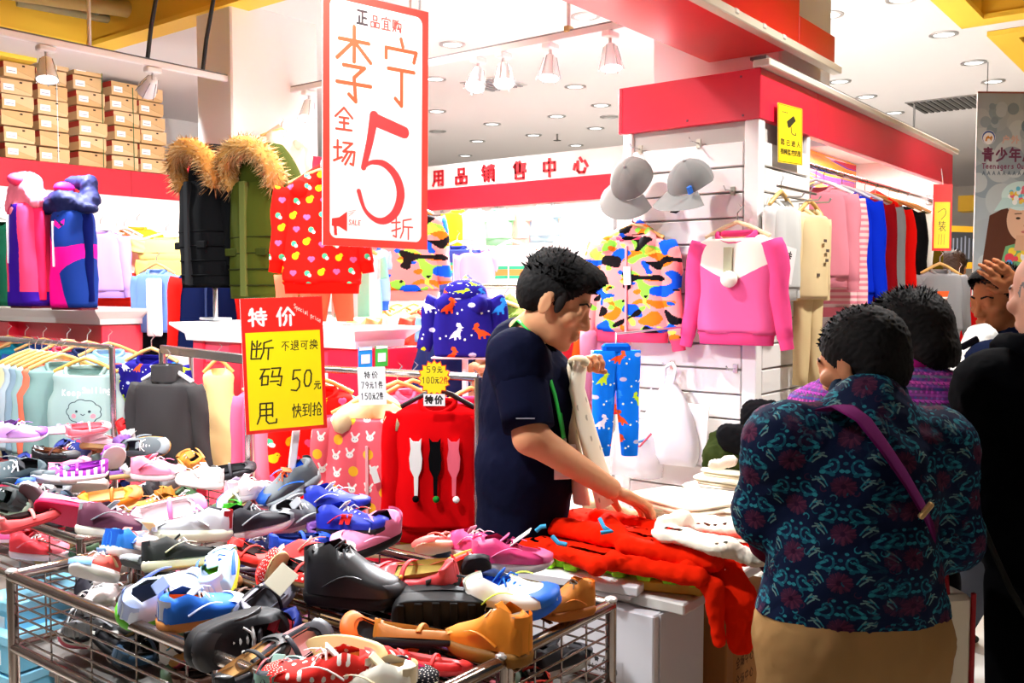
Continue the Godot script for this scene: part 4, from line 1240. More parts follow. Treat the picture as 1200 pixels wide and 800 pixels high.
	for q in [[-0.062, "f2eee8"], [0.0, "141214"], [0.06, "f27a8a"]]:
		var cm := obj("cat_motif", prism(cat_, 0.006, Vector3(q[0], -0.17, 0.066)), cloth(q[1]), cs)
		cm.set_meta("label", ["white cat motif", "black cat motif", "pink dotted cat motif"][k])
		var ba := Acc.new()
		ba.ball(Vector3(q[0] + 0.004 * k, -0.3, 0.072), Vector3(0.011, 0.011, 0.011))
		obj("tail_pompom", ba.mesh(), cloth(["181414", "2a8a3a", "f4f0ea"][k]), cs)
		k += 1
	var rowc := [["f27a9c", "pink sweatshirt on the front rail, partly behind the yellow sign", Vector3(-2.856, 1.246, -2.214)], ["ee6a92", "second pink sweatshirt behind the yellow sign", Vector3(-2.781, 1.241, -2.209)], ["f6dcc4", "cream and yellow printed jacket beside the yellow sign", Vector3(-2.756, 1.251, -2.228)], ["f49ab0", "pale pink printed jacket on the front rail", Vector3(-2.677, 1.246, -2.226)], ["", "red duck-print jacket on the front rail", Vector3(-2.595, 1.243, -2.227)]]
	for q in rowc:
		garment("jacket", q[1], "jacket", q[2], 72, 0.25 if q[1].find("yellow sign") > 0 else 0.32, 0.4 if q[0] != "" else 0.45, {"m": duck, "us": 2.2, "tc": "e81a10", "spread": 6, "hgc": "d89848", "group": "jackets on the front rail"} if q[0] == "" else {"c": q[0], "spread": 6, "group": "jackets on the front rail"})
	for q in [["f06a8c", "coral pink sweater right of the bunny hoodie", Vector3(-2.375, 1.230, -2.398)], ["f48aa4", "rose pink sweater behind the red cat sweater", Vector3(-2.366, 1.231, -2.468)]]:
		garment("sweater", q[1], "sweater", q[2], 60, 0.32, 0.42, {"c": q[0], "spread": 7, "hgc": "d8a860", "group": "jackets on the front rail"})
	for q in [["f25a8c", "hot pink folded top beside the vendor's back", Vector3(-2.071, 1.224, -2.443)], ["f6b0c4", "pale pink top beside the vendor's back", Vector3(-2.094, 1.158, -2.489)]]:
		garment("sweater", q[1], "sweater", q[2], 55, 0.26, 0.3, {"c": q[0], "spread": 7})
	# --- left rack: sleeveless tops facing right, the nearest facing us
	var ks := garment("vest_top", "sage green sleeveless top printed with a smiling cloud", "vest", Vector3(-3.878, 1.268, -2.054), 36, 0.34, 0.42, {"c": "9ab4ae", "tc": "a8beb8", "in": "7a9690", "sleeve": "none", "drop": 0.07, "neck": 0.25, "hgc": "e0a850", "m": smile_mat(), "us": 1.0 / 0.42})
	ks.set_meta("group", "")
	var vest := [["8aa6a2", "grey-green sleeveless top right behind the smiling cloud top", 70, 424], ["f08a70", "peach sleeveless top on the left rail", 56, 426], ["a8c4c6", "pale blue sleeveless top on the left rail", 40, 426], ["9fb4c4", "steel blue sleeveless top on the left rail", 26, 424], ["c8d4dc", "pale grey sleeveless top with navy neckband", 12, 422], ["e8dcb8", "cream sleeveless top at the left picture edge", -8, 424]]
	k = 0
	for q in vest:
		garment("vest_top", q[1], "vest", Vector3(-3.987, 1.278, -2.033) + Vector3(-0.085 * k - 0.05, 0.0, -0.012 * k), 64, 0.32, 0.4, {"c": q[0], "tc": "1e2c5c" if k == 4 else q[0], "sleeve": "none", "drop": 0.06, "hgc": "e0b060", "group": "sleeveless tops on the left rail"})
		k += 1
	garment("pullover", "dark grey fleece turtleneck pullover", "pullover", Vector3(-3.355, 1.254, -2.106), 20, 0.29, 0.36, {"c": "4c4a4a", "turtle": true, "collar": false, "hem": false, "cuff": false, "sl": 0.36, "spread": 15, "dep": 0.06, "hgc": "f4f4f4"})
	garment("jacket", "navy jacket with coloured dinosaurs behind the grey pullover", "jacket", Vector3(-3.749, 1.304, -2.281), 24, 0.32, 0.4, {"m": dino, "us": 2.4, "tc": "20187a", "spread": 12})
	garment("trousers_pair", "cream corduroy trousers hanging between the red posts", "trousers", Vector3(-3.607, 1.251, -2.518), 50, 0.16, 0.5, {"c": "e6d09a", "sleeve": "none", "hem": false, "collar": false})
	# clothes on the racks behind (far side of the left counter)
	for q in [[-5.2, "2a8aa0", "teal jacket on the left rack under the counter"], [-5.0, "3a5a9c", "blue jacket on the left rack under the counter"], [-4.75, "c8506a", "rose jacket on the left rack under the counter"], [-4.55, "30385c", "dark navy jacket on the left rack under the counter"], [-4.35, "9cc0d8", "light blue jacket on the left rack under the counter"], [-5.4, "e8b890", "tan jacket on the left rack under the counter"]]:
		garment("jacket", q[2], "jacket", Vector3(q[0], 1.3, -2.42), 70, 0.34, 0.45, {"c": q[1], "group": "jackets under the left counter"})
	# --- left wall rail
	var lw := [["c4a6e8", "lilac sweatshirt with pale print on the left wall rail", 118, 272, 6.4, 40, 0.34, 0.4], ["f0703c", "orange-red jacket on the left wall rail", 136, 274, 6.7, 60, 0.3, 0.42], ["f6c0b4", "pale coral jacket on the left wall rail", 144, 274, 6.7, 60, 0.3, 0.42], ["f4b23a", "golden yellow jacket on the left wall rail", 160, 268, 6.8, 55, 0.3, 0.34], ["e83a2c", "red top hanging low on the left wall rail", 132, 318, 6.6, 50, 0.34, 0.2], ["ea4030", "second red top hanging low beside the first", 154, 320, 6.7, 50, 0.34, 0.2], ["fbe49a", "pale yellow tops hung flat left of the white column", 196, 282, 6.6, 40, 0.42, 0.1], ["f8e488", "pale yellow striped top below the yellow ones", 200, 302, 6.6, 40, 0.4, 0.26], ["e8ecd8", "cream jacket at the left picture edge", 4, 280, 6.0, 50, 0.3, 0.45], ["1e5a44", "dark green jacket at the far left edge", -6, 262, 5.9, 50, 0.3, 0.5]]
	var lwp := [Vector3(-6.110, 1.990, -3.360), Vector3(-6.306, 1.996, -3.588), Vector3(-6.264, 1.996, -3.621), Vector3(-6.284, 2.039, -3.731), Vector3(-6.240, 1.730, -3.512), Vector3(-6.231, 1.708, -3.646), Vector3(-5.941, 1.955, -3.744), Vector3(-5.929, 1.825, -3.754), Vector3(-6.189, 1.896, -2.793), Vector3(-6.134, 2.012, -2.709)]
	k = 0
	for q in lw:
		garment("sweatshirt" if k == 0 else "jacket", q[1], "sweatshirt" if k == 0 else "jacket", lwp[k], q[5], q[6], q[7], {"c": q[0], "spread": 8, "sl": minf(0.36, q[7] * 0.9), "sleeve": "long" if q[7] > 0.25 else "short", "group": "tops on the left wall rail", "hgc": "f4f0e8", "pole": k == 4 or k == 5})
		k += 1
	# blue jacket with white top on a stand, navy and red jersey
	var bj := garment("jacket", "light blue open jacket over a white top on a stand", "jacket", Vector3(-4.815, 1.705, -2.972), 30, 0.26, 0.34, {"c": "7a98d0", "spread": 6, "hem": false, "in": "f4f4f4", "pole": true})
	obj("inner_top", bx(Vector3(0.01, -0.2, 0.055), Vector3(0.09, 0.32, 0.02), 0.008), cloth("f4f4f2"), bj)
	trousers(bj, "18181c", 0.24, 0.32, -0.34)
	garment("jersey", "navy baseball jacket with red sleeves and white neckline", "jacket", Vector3(-4.279, 1.698, -2.945), 30, 0.38, 0.42, {"c": "16224e", "sc": "e02a22", "tc": "f0f0f0", "spread": 10, "hem": false, "zip": true, "zc": "2a3a6a", "pole": true})
	# --- parkas and ski jackets on the counters
	ski_jacket("purple and pink ski jacket with a pink hood on the left counter", Vector3(-5.017, 2.069, -2.373), 4, "34108c", "f0406e", "f03a70", "f87c94", 0.22, 0.55, [[Vector3(-0.09, -0.03, 0.02), Vector3(-0.05, 0.08, 0.0), 0.055, 0.06], [Vector3(-0.05, 0.09, 0), Vector3(0.03, 0.09, 0), 0.05, 0.05], [Vector3(0.02, 0.05, 0.02), Vector3(0.11, -0.02, 0.02), 0.05, 0.035], [Vector3(0.0, 0.0, -0.02), Vector3(0.0, -0.08, 0.0), 0.08, 0.09]], Vector3(0.0, 0.1, 0.05))
	ski_jacket("magenta and navy ski jacket with a navy hood on the left counter", Vector3(-4.810, 2.031, -2.496), 18, "121e62", "e80c88", "12307c", "0c1244", 0.21, 0.52, [[Vector3(-0.14, -0.01, 0.05), Vector3(-0.02, 0.03, 0.04), 0.04, 0.055], [Vector3(-0.02, 0.03, 0.04), Vector3(0.17, -0.02, 0.03), 0.055, 0.022], [Vector3(-0.04, 0.13, -0.04), Vector3(0.06, 0.12, -0.05), 0.03, 0.04], [Vector3(0.06, 0.12, -0.05), Vector3(0.11, 0.03, -0.02), 0.04, 0.04], [Vector3(0.0, 0.0, 0.0), Vector3(0.0, -0.1, 0.02), 0.07, 0.075]], Vector3(-0.02, 0.09, 0.03))
	parka("black padded parka with a tan fur hood on a stand", Vector3(-3.958, 2.142, -2.752), -6, "0f1012", "c08c4c", 0.38, 0.53, 11)
	parka("olive green padded parka with a tan fur hood on a stand", Vector3(-3.609, 2.121, -2.794), 4, "434a16", "c89c5c", 0.36, 0.56, 12)
	garment("jacket", "pale peach jacket hung high on the white column", "jacket", Vector3(-4.660, 2.531, -3.727), 80, 0.34, 0.3, {"c": "fbc8b4", "spread": 10, "hood": true})
	garment("sweatshirt", "red duck-print sweatshirt hanging behind the large poster", "sweatshirt", Vector3(-3.023, 2.048, -2.616), 45, 0.33, 0.42, {"m": duck, "us": 2.5, "tc": "e81a0c", "spread": 12, "sl": 0.3, "hood": true})
	for q in [["f88a6a", "coral trousers hanging under the duck-print sweatshirt", Vector3(-3.242, 1.666, -2.674)], ["f47a58", "salmon trousers hanging beside the coral ones", Vector3(-3.131, 1.666, -2.760)]]:
		var tp := thing("trousers", q[1], "trousers", q[2], 0.7)
		trousers(tp, q[0], 0.22, 0.2, 0.0, null, "leg")
	garment("top", "white and mint green striped top under the poster's corner", "top", Vector3(-3.080, 1.764, -2.863), 50, 0.22, 0.28, {"m": tmat(stripe_tex("f4f6f2", "7ec4a4", 2, true), 0.9), "us": 5.0, "tc": "f4f6f2", "sleeve": "short", "hem": false})
	garment("top", "pale blue top with a small cuff under the poster's corner", "top", Vector3(-3.100, 1.791, -2.974), 50, 0.16, 0.24, {"c": "b8d8f0", "tc": "4a80d8", "sleeve": "short"})
	garment("sweatshirt", "camouflage sweatshirt hanging behind the large poster", "sweatshirt", Vector3(-3.019, 1.954, -3.100), 45, 0.32, 0.36, {"m": camo, "us": 1.25, "tc": "f8a89c", "spread": 14, "sl": 0.3, "cuff": false})
	# --- far wall
	var fw := [["fbfbf8", "white top with small flower print on the far rail", Vector3(-4.467, 1.861, -4.888), 0.34, 0.36, {}], ["3c4a9c", "blue zip jacket with green and orange chest stripes on the far rail", Vector3(-4.279, 1.891, -4.907), 0.32, 0.3, {"chest": 1, "zip": true}], ["f8b4d0", "pale pink sweatshirt on the far rail", Vector3(-4.095, 1.864, -4.923), 0.33, 0.36, {}], ["fafafa", "white zip jacket with green and orange chest stripes on the far rail", Vector3(-3.861, 1.883, -4.978), 0.36, 0.36, {"chest": 2, "zip": true}], ["f05a48", "red-orange jacket on the far rail by the vendor's hair", Vector3(-4.365, 1.907, -6.020), 0.29, 0.38, {}], ["f8a890", "coral jacket on the far rail by the vendor's hair", Vector3(-4.251, 1.917, -6.020), 0.29, 0.38, {}], ["f6c8dc", "light pink jacket on the far rail by the vendor's hair", Vector3(-4.171, 1.889, -6.020), 0.3, 0.38, {}], ["fbfbfb", "white dress hanging on the far rail right of the white post", Vector3(-3.295, 1.976, -5.038), 0.4, 0.5, {"pole": true}]]
	for q in fw:
		var ex: Dictionary = {"c": q[0], "spread": 9, "group": "tops on the far rail", "hgc": "fafafa"}
		if q[5].has("chest"):
			ex.m = chest_mat(q[0])
			ex.us = 1.0 / q[4]
		ex.merge(q[5])
		garment("jacket", q[1], "jacket", q[2], 12, q[3], q[4], ex)
	var up := [["ffe23a", "yellow t-shirt hung flat on the upper far rail", Vector3(-4.805, 2.201, -5.511)], ["a6d8b0", "pale green t-shirt hung flat on the upper far rail", Vector3(-4.432, 2.197, -5.548)], ["f2c4b8", "pale coral t-shirt beside the green one on the upper far rail", Vector3(-4.332, 2.197, -5.626)], ["b4c8d4", "pale blue t-shirt hung flat on the upper far rail", Vector3(-4.107, 2.214, -5.673)], ["e8e2d4", "cream t-shirt on the upper far rail beside the white post", Vector3(-4.013, 2.214, -5.746)], ["e8ecf4", "white patterned t-shirt beside the yellow one", Vector3(-4.637, 2.199, -5.515)]]
	for q in up:
		garment("t_shirt", q[1], "t-shirt", q[2], 4, 0.26, 0.22, {"c": q[0], "sleeve": "short", "hanger": false, "group": "t-shirts on the upper far rail", "us": 4.0})
	# pastel row on the middle rail
	var pc := ["f4dc9c", "f0a070", "f6ece4", "e85a48", "88c0e0", "c4e4f0", "f6f0ec", "f2c8d4", "f0d0b0", "e8f0e8", "d8c0e0", "f2a0b0"]
	var pn := ["yellow", "orange", "off-white", "red", "sky blue", "pale blue", "ivory", "blush pink", "apricot", "mint white", "lavender", "rose"]
	for j in 12:
		garment("top", pn[j] + " child's top on the middle rail under the camouflage sweatshirt", "top", Vector3(-3.396, 1.490, -3.314) + Vector3(0.055 * j, 0, -0.06 * j), 66, 0.3, 0.36, {"c": pc[j], "sleeve": "short", "hem": false, "group": "pastel tops on the middle rail"})
	# navy dinosaur coat on a stand
	var dc := garment("hooded_coat", "navy hooded coat with coloured dinosaurs on a white stand", "coat", Vector3(-2.315, 1.584, -2.697), 30, 0.24, 0.23, {"m": dino, "us": 1.9, "tc": "20187a", "spread": 24, "sl": 0.2, "hood": true, "hanger": false, "hem": false, "dep": 0.07, "cuff": false, "sr": 0.045})
	obj("hem_piping", bx(Vector3(0, -0.235, 0), Vector3(0.235, 0.008, 0.13), 0.003), cloth("f6e0e4"), dc)
	var ha := Acc.new()
	ha.ball(Vector3(0, 0.0, 0.0), Vector3(0.085, 0.06, 0.075), Basis(), 14, 8)
	obj("hood_crown", ha.mesh(), dino, dc)
	obj("stand_pole", tb([Vector3(0, -0.2, 0), Vector3(0, -1.57, 0)], 0.012), mat("f0f0f0", 0.3), dc)
	obj("stand_foot", bx(Vector3(0, -1.57, 0), Vector3(0.25, 0.02, 0.25), 0.006), mat("f0f0f0", 0.3), dc)
	# rack behind the vendor: blue and bright jackets
	var br := [["2a78e0", "bright blue jacket with white print behind the vendor", Vector3(-2.446, 1.468, -3.545), 0.34], ["4ab0f0", "sky blue jacket behind the vendor's chin", Vector3(-2.381, 1.478, -3.532), 0.34], ["2040a8", "dark blue jacket with red print behind the vendor", Vector3(-2.311, 1.479, -3.523), 0.34], ["e03a4a", "red and blue patterned jacket behind the vendor's hand", Vector3(-2.248, 1.458, -3.509), 0.36], ["f06a2a", "orange jacket next to the slatwall", Vector3(-2.212, 1.450, -3.536), 0.34], ["d890a8", "dusty pink jacket next to the slatwall edge", Vector3(-2.151, 1.452, -3.521), 0.3]]
	for q in br:
		garment("jacket", q[1], "jacket", q[2], 55, 0.3, q[3], {"c": q[0], "spread": 8, "group": "jackets behind the vendor"})
	var dt := thing("trousers_pair", "blue dinosaur-print trousers hanging by the slatwall edge", "trousers", Vector3(-1.788, 1.404, -2.916), 0.75)
	obj("waistband", bx(Vector3(0, -0.015, 0), Vector3(0.1, 0.04, 0.05), 0.01), cloth("0a62cc"), dt)
	trousers(dt, "0a70e8", 0.19, 0.38, -0.02, dinob, "leg")
	obj("hook", tb([Vector3(0, 0, 0), Vector3(0, 0.04, 0), Vector3(0.41, 0.05, -0.44)], 0.004, 6), mat("c8c8c8", 0.3, 0.9), dt)
	# bent shopper's olive coat hung on a stand behind the dinosaur coat
	garment("padded_coat", "olive green padded coat behind the dinosaur coat", "coat", Vector3(-2.413, 1.509, -3.064), 20, 0.3, 0.34, {"c": "5c6a2a", "dep": 0.08, "spread": 6, "sl": 0.24, "hood": true, "pole": true})
	caps()


func prism(pts: Array, th: float, at: Vector3) -> ArrayMesh:
	var a := Acc.new()
	a.slab(PackedVector2Array(pts), th, Transform3D(Basis(), at))
	return a.mesh()


func yoke_mat() -> Material:
	var im := canvas(256, 256, "ee5f98")
	fillpoly(im, PackedVector2Array([Vector2(0, 0), Vector2(256, 0), Vector2(256, 50), Vector2(222, 78), Vector2(128, 124), Vector2(34, 78), Vector2(0, 50)]), Color("f6efe0"))
	return tmat(tex(im), 0.92)


func smile_mat() -> Material:
	var im := canvas(384, 384, "9ab4ae")
	say(im, "Keep", Vector2(112, 76), Vector2(19, 24), 2, 4, Color("f2f4f0"))
	say(im, "Smiling", Vector2(196, 66), Vector2(17, 24), -2, 4, Color("f2f4f0"))
	var c := Vector2(200, 162)
	var ink := Color("2c3a40")
	var last := Vector2.ZERO
	for k in 97:
		var an := TAU * k / 96.0
		var r := 1.0 + 0.1 * absf(sin(an * 4.5))
		var p := c + Vector2(cos(an) * 62, sin(an) * 44) * r
		if k:
			dab_line(im, last, p, 3, ink)
		last = p
	disc(im, c + Vector2(-26, -2), 5, ink)
	disc(im, c + Vector2(26, -2), 5, ink)
	disc(im, c + Vector2(-38, 16), 9, Color("f08a94"))
	disc(im, c + Vector2(38, 16), 9, Color("f08a94"))
	for k in 9:
		disc(im, c + Vector2(-8 + 2 * k, 8 + 4.0 * sin(PI * k / 8.0)), 1.6, ink)
	for k in 3:
		dab_line(im, Vector2(176, 236 + k * 12), Vector2(244, 228 + k * 12), 2.4, Color("c8bcb8"))
	return tmat(tex(im), 0.92)


func chest_mat(c: String) -> Material:
	var im := canvas(128, 128, c)
	im.fill_rect(Rect2i(0, 44, 128, 8), Color("3aa880"))
	im.fill_rect(Rect2i(0, 52, 128, 14), Color("f08a4a"))
	im.fill_rect(Rect2i(0, 66, 128, 8), Color("3aa880"))
	return tmat(tex(im), 0.9)


func cap(label: String, at: Vector3, basis: Basis, c: String) -> Node3D:
	var t := thing("baseball_cap", label, "cap", at, 0.0, "grey baseball caps on the slatwall")
	t.basis = basis
	# crown opens towards -y, brim along +z
	for k in 6:
		var a := Acc.new()
		var rr := []
		for r in 8:
			var f := r / 7.0
			var el := f * PI * 0.5
			var ring := PackedVector3Array()
			for j in 5:
				var an := TAU * (k + j / 4.0) / 6.0
				var ro := 0.084 * sin(el) * (1.0 + 0.03 * absf(cos(an)))
				ring.append(Vector3(sin(an) * ro, 0.1 * cos(el) + 0.004 * sin(j / 4.0 * PI) * sin(el), cos(an) * ro * 1.12))
			rr.append(ring)
		a.loft(rr, false, false, false, 0.0, Vector3(0, 0.02, 0))
		obj("crown_panel", a.mesh(), cloth(Color(c).darkened(0.03 * (k % 2))), t)
	var a := Acc.new()
	var rr := []
	for r in 7:
		var f := r / 6.0
		var ring := PackedVector3Array()
		for j in 13:
			var an := lerpf(-1.15, 1.15, j / 12.0)
			var rad := lerpf(0.086, 0.086 + 0.075 * pow(cos(an * 0.95), 0.6), f)
			ring.append(Vector3(sin(an) * rad, (-0.03 * sin(an) * sin(an) - 0.02) * f, cos(an) * rad * 1.1))
		rr.append(ring)
	a.loft(rr, false, false, false, 0.0, Vector3(0, -1, 0))
	obj("brim", a.mesh(), cloth(Color(c).lightened(0.05)), t)
	a = Acc.new()
	a.ball(Vector3(0, 0.101, 0), Vector3(0.008, 0.005, 0.008))
	obj("button", a.mesh(), cloth(c), t)
	return t


func caps() -> void:
	var b1 := Basis(Vector3(0, 0, 1), -0.35) * Basis(Vector3(1, 0, 0), 1.05)
	cap("grey baseball cap hanging brim down at the slatwall's left", Vector3(-2.000, 2.046, -3.380), b1, "8e8c88")
	var b2 := Basis(Vector3(0, 0, 1), -0.2) * Basis(Vector3(0, 1, 0), -0.35) * Basis(Vector3(1, 0, 0), 0.6)
	var c2 := cap("grey baseball cap with a blue tag hanging left of the pink sweater", Vector3(-1.724, 2.011, -3.360), b2, "929290")
	obj("blue_tag", bx(Vector3(0.075, 0.02, 0.07), Vector3(0.012, 0.03, 0.02), 0.002), mat("2a6ac8", 0.6), c2)
	obj("barcode_tag", bx(Vector3(0.02, -0.05, 0.12), Vector3(0.035, 0.004, 0.03), 0.001), mat("1c1c20", 0.6), c2)


func board(called: String, label: String, at: Vector3, yaw: float, w: float, h: float, im: Image, tilt := 0.0, th := 0.006) -> Node3D:
	var t := thing(called, label, "sign", at, deg_to_rad(yaw))
	t.rotation.z = tilt
	obj("panel", bx(Vector3(0, 0, -th * 0.5), Vector3(w, h, th), 0.001), mat("e8e6e2", 0.6), t)
	var a := Acc.new()
	a.quad(Vector3(-w * 0.5, -h * 0.5, 0.0008), Vector3(w * 0.5, -h * 0.5, 0.0008), Vector3(w * 0.5, h * 0.5, 0.0008), Vector3(-w * 0.5, h * 0.5, 0.0008), Vector3(0, 0, 1))
	obj("print", a.mesh(), tmat(tex(im), 0.45), t)
	return t


func curve_stroke(im: Image, pts: Array, widths: Array, c: Color) -> void:
	for k in pts.size() - 1:
		var steps := int(pts[k].distance_to(pts[k + 1]) / 2.0) + 1
		for s in steps + 1:
			var f := s / float(steps)
			disc(im, pts[k].cubic_interpolate(pts[k + 1], pts[maxi(k - 1, 0)], pts[mini(k + 2, pts.size() - 1)], f), lerpf(widths[k], widths[k + 1], f) * 0.5, c)


func signs() -> void:
	# large hanging poster
	var W := 448.0
	var H := 910.0
	var im := canvas(448, 910, "f02a1c")
	var paper := Color("c4c6be")
	for q in [[Rect2(28, 56, 392, 798), 0], [Rect2(56, 28, 336, 854), 0]]:
		im.fill_rect(Rect2i(q[0]), paper)
	for c in [Vector2(56, 56), Vector2(392, 56), Vector2(56, 854), Vector2(392, 854)]:
		disc(im, c, 28, paper)
	var r1 := Color("e0321c")
	strokes(im, GLYPH["正"], Vector2(136, 46), Vector2(46, 58), 9, Color("1c1418"))
	say(im, "品宜购", Vector2(192, 54), Vector2(42, 52), 5, 6, Color("d8281e"))
	disc(im, Vector2(338, 50), 4, Color("e88070"))
	var ink := Color("c8401a")
	strokes(im, GLYPH["李"], Vector2(40, 108), Vector2(172, 286), 15, ink)
	strokes(im, GLYPH["宁"], Vector2(240, 116), Vector2(170, 270), 15, ink)
	strokes(im, GLYPH["全"], Vector2(44, 406), Vector2(82, 92), 9, r1)
	strokes(im, GLYPH["场"], Vector2(40, 520), Vector2(96, 104), 9, r1)
	var e := Color("ea2a2a")
	curve_stroke(im, [Vector2(222, 440), Vector2(340, 470)], [50, 46], e)
	curve_stroke(im, [Vector2(210, 424), Vector2(192, 520), Vector2(166, 618)], [38, 30, 22], e)
	curve_stroke(im, [Vector2(166, 618), Vector2(200, 596), Vector2(256, 598), Vector2(306, 640), Vector2(326, 704), Vector2(306, 770), Vector2(262, 806), Vector2(216, 806), Vector2(172, 772), Vector2(146, 706)], [12, 16, 26, 32, 36, 34, 28, 20, 14, 18], e)
	strokes(im, GLYPH["折"], Vector2(282, 786), Vector2(104, 92), 6, r1)
	fillpoly(im, PackedVector2Array([Vector2(36, 812), Vector2(66, 806), Vector2(98, 784), Vector2(98, 856), Vector2(66, 840), Vector2(56, 840), Vector2(58, 872), Vector2(46, 872), Vector2(44, 840), Vector2(36, 838)]), Color("d0241c"))
	say(im, "SALE", Vector2(104, 812), Vector2(12, 20), 1, 3, Color("c04038"), 0.2)
	for k in 3:
		dab_line(im, Vector2(104, 800 - k * 8), Vector2(122 + k * 6, 788 - k * 6), 2, Color("c06058"))
	var p := board("sale_poster", "large red-bordered white sale poster with brush lettering and a big five", Vector3(-2.788, 2.265, -2.71), 76.5, 0.486, 0.985, im, -0.012)
	for x in [-0.02, 0.2]:
		obj("hanging_wire", tb([Vector3(x, 0.49, -0.003), Vector3(x, 1.03, -0.003)], 0.004, 6), mat("6a6a6c", 0.5, 0.4), p)
	# yellow special-price placard
	im = canvas(320, 540, "ea2014")
	im.fill_rect(Rect2i(14, 136, 292, 390), Color("ffe800"))
	var wh := Color("fff6f0")
	strokes(im, GLYPH["特"], Vector2(28, 38), Vector2(72, 78), 10, wh)
	strokes(im, GLYPH["价"], Vector2(136, 38), Vector2(72, 78), 10, wh)
	var sp := "Special price"
	for k in sp.length():
		if GLYPH.has(sp[k]):
			strokes(im, GLYPH[sp[k]], Vector2(206 + k * 8.0, 26 + k * 5.0), Vector2(10, 20), 2.4, Color("ffd8c8"))
	var bk := Color("14100c")
	strokes(im, GLYPH["断"], Vector2(26, 160), Vector2(96, 90), 6, bk, 0.1)
	say(im, "不退可换", Vector2(150, 172), Vector2(34, 44), 3, 3.4, bk, 0.1)
	strokes(im, GLYPH["码"], Vector2(58, 268), Vector2(96, 94), 6, bk, 0.1)
	strokes(im, GLYPH["5"], Vector2(176, 284), Vector2(52, 104), 6, bk, 0.2)
	strokes(im, GLYPH["0"], Vector2(228, 290), Vector2(44, 80), 6, bk, 0.2)
	strokes(im, GLYPH["元"], Vector2(272, 340), Vector2(30, 40), 4, bk, 0.1)
	strokes(im, GLYPH["甩"], Vector2(40, 410), Vector2(86, 100), 6, bk, 0.05)
	say(im, "快到抢", Vector2(182, 428), Vector2(38, 62), 2, 4, bk, 0.1)
	var ys := board("price_placard", "red and yellow special-price placard with black brush lettering", Vector3(-2.37, 1.368, -1.895), 61.5, 0.252, 0.42, im, 0.03)
	obj("stand_leg", bx(Vector3(0.0, -0.42, -0.03), Vector3(0.024, 0.46, 0.012), 0.003, Basis(Vector3(0, 0, 1), -0.16)), mat("f4f2f0", 0.5), ys)
	# note cards on the front garments
	im = canvas(160, 220, "eceeec")
	say(im, "特价", Vector2(38, 24), Vector2(34, 44), 10, 4, bk)
	say(im, "79元1件", Vector2(14, 82), Vector2(24, 44), 2, 4, bk)
	say(im, "150元2件", Vector2(12, 146), Vector2(20, 44), 2, 4, bk)
	board("price_card", "white handwritten price card pinned to the bunny hoodie", Vector3(-2.205, 1.294, -2.111), 34, 0.09, 0.122, im, 0.04, 0.002)
	im = canvas(200, 220, "ffe21a")
	say(im, "59元", Vector2(52, 34), Vector2(30, 46), 2, 4.5, bk)
	say(im, "100元", Vector2(28, 100), Vector2(24, 46), 1, 4.5, bk)
	say(im, "2件", Vector2(128, 100), Vector2(24, 46), 1, 4.5, Color("d83018"))
	var st := thing("price_star", "yellow star-shaped price card on the red cat sweater", "sign", Vector3(-2.014, 1.324, -2.197), deg_to_rad(36))
	var poly := PackedVector2Array()
	var poly2 := PackedVector2Array()
	for k in 32:
		var an := TAU * k / 32.0
		var rr := 0.056 if k % 2 == 0 else 0.046
		poly.append(Vector2(cos(an) * rr * 0.96, sin(an) * rr * 1.05))
		poly2.append(poly[k] * 0.93)
	var a := Acc.new()
	a.slab(poly, 0.002)
	obj("star_edge", a.mesh(), mat("e8381c", 0.6), st)
	a = Acc.new()
	a.slab(poly2, 0.0025, Transform3D(Basis(), Vector3(0, 0, 0.0006)), 1.0 / 0.112)
	obj("star_print", a.mesh(), tmat(tex(im), 0.5), st)
	im = canvas(120, 64, "f8f4f0")
	say(im, "特价", Vector2(8, 8), Vector2(46, 46), 8, 8, bk)
	a = Acc.new()
	a.quad(Vector3(-0.034, -0.088, 0.003), Vector3(0.034, -0.088, 0.003), Vector3(0.034, -0.05, 0.003), Vector3(-0.034, -0.05, 0.003), Vector3(0, 0, 1))
	obj("lower_strip", a.mesh(), tmat(tex(im), 0.5), st)
	# payment cards on the red post: plain coloured cards
	for q in [["1c8ad8", "blue payment card on the red counter post", Vector3(-2.773, 1.331, -2.619), 0.075, 0.085], ["3ab03a", "green payment card on the red counter post", Vector3(-2.773, 1.333, -2.709), 0.07, 0.085]]:
		var c := thing("payment_card", q[1], "card", q[2], PI / 2)
		obj("card", bx(Vector3.ZERO, Vector3(q[3], q[4], 0.003), 0.001), mat(q[0], 0.4), c)
		obj("white_field", bx(Vector3(0, -0.005, 0.002), Vector3(q[3] * 0.62, q[4] * 0.42, 0.002), 0.0), mat("e4e8e4", 0.5), c)
		obj("header_strip", bx(Vector3(0, q[4] * 0.42, 0.002), Vector3(q[3] * 0.9, q[4] * 0.12, 0.002), 0.0), mat("f4f6f4", 0.5), c)
	# surveillance notice
	im = canvas(220, 420, "ffd81a")
	im.fill_rect(Rect2i(6, 6, 208, 4), bk)
	im.fill_rect(Rect2i(6, 410, 208, 4), bk)
	im.fill_rect(Rect2i(6, 6, 4, 408), bk)
	im.fill_rect(Rect2i(210, 6, 4, 408), bk)
	fillpoly(im, PackedVector2Array([Vector2(84, 150), Vector2(78, 118), Vector2(140, 66), Vector2(160, 100), Vector2(96, 166)]), Color("2a2a20"))
	curve_stroke(im, [Vector2(116, 150), Vector2(122, 196), Vector2(156, 206), Vector2(156, 190)], [8, 8, 8, 8], Color("2a2a20"))
	for k in 4:
		disc(im, Vector2(44 + k * 12, 56), 5, Color("3a3a20"))
	say(im, "您已进入", Vector2(22, 246), Vector2(36, 48), 12, 6, bk)
	say(im, "视频监控", Vector2(20, 316), Vector2(30, 44), 2, 5, bk)
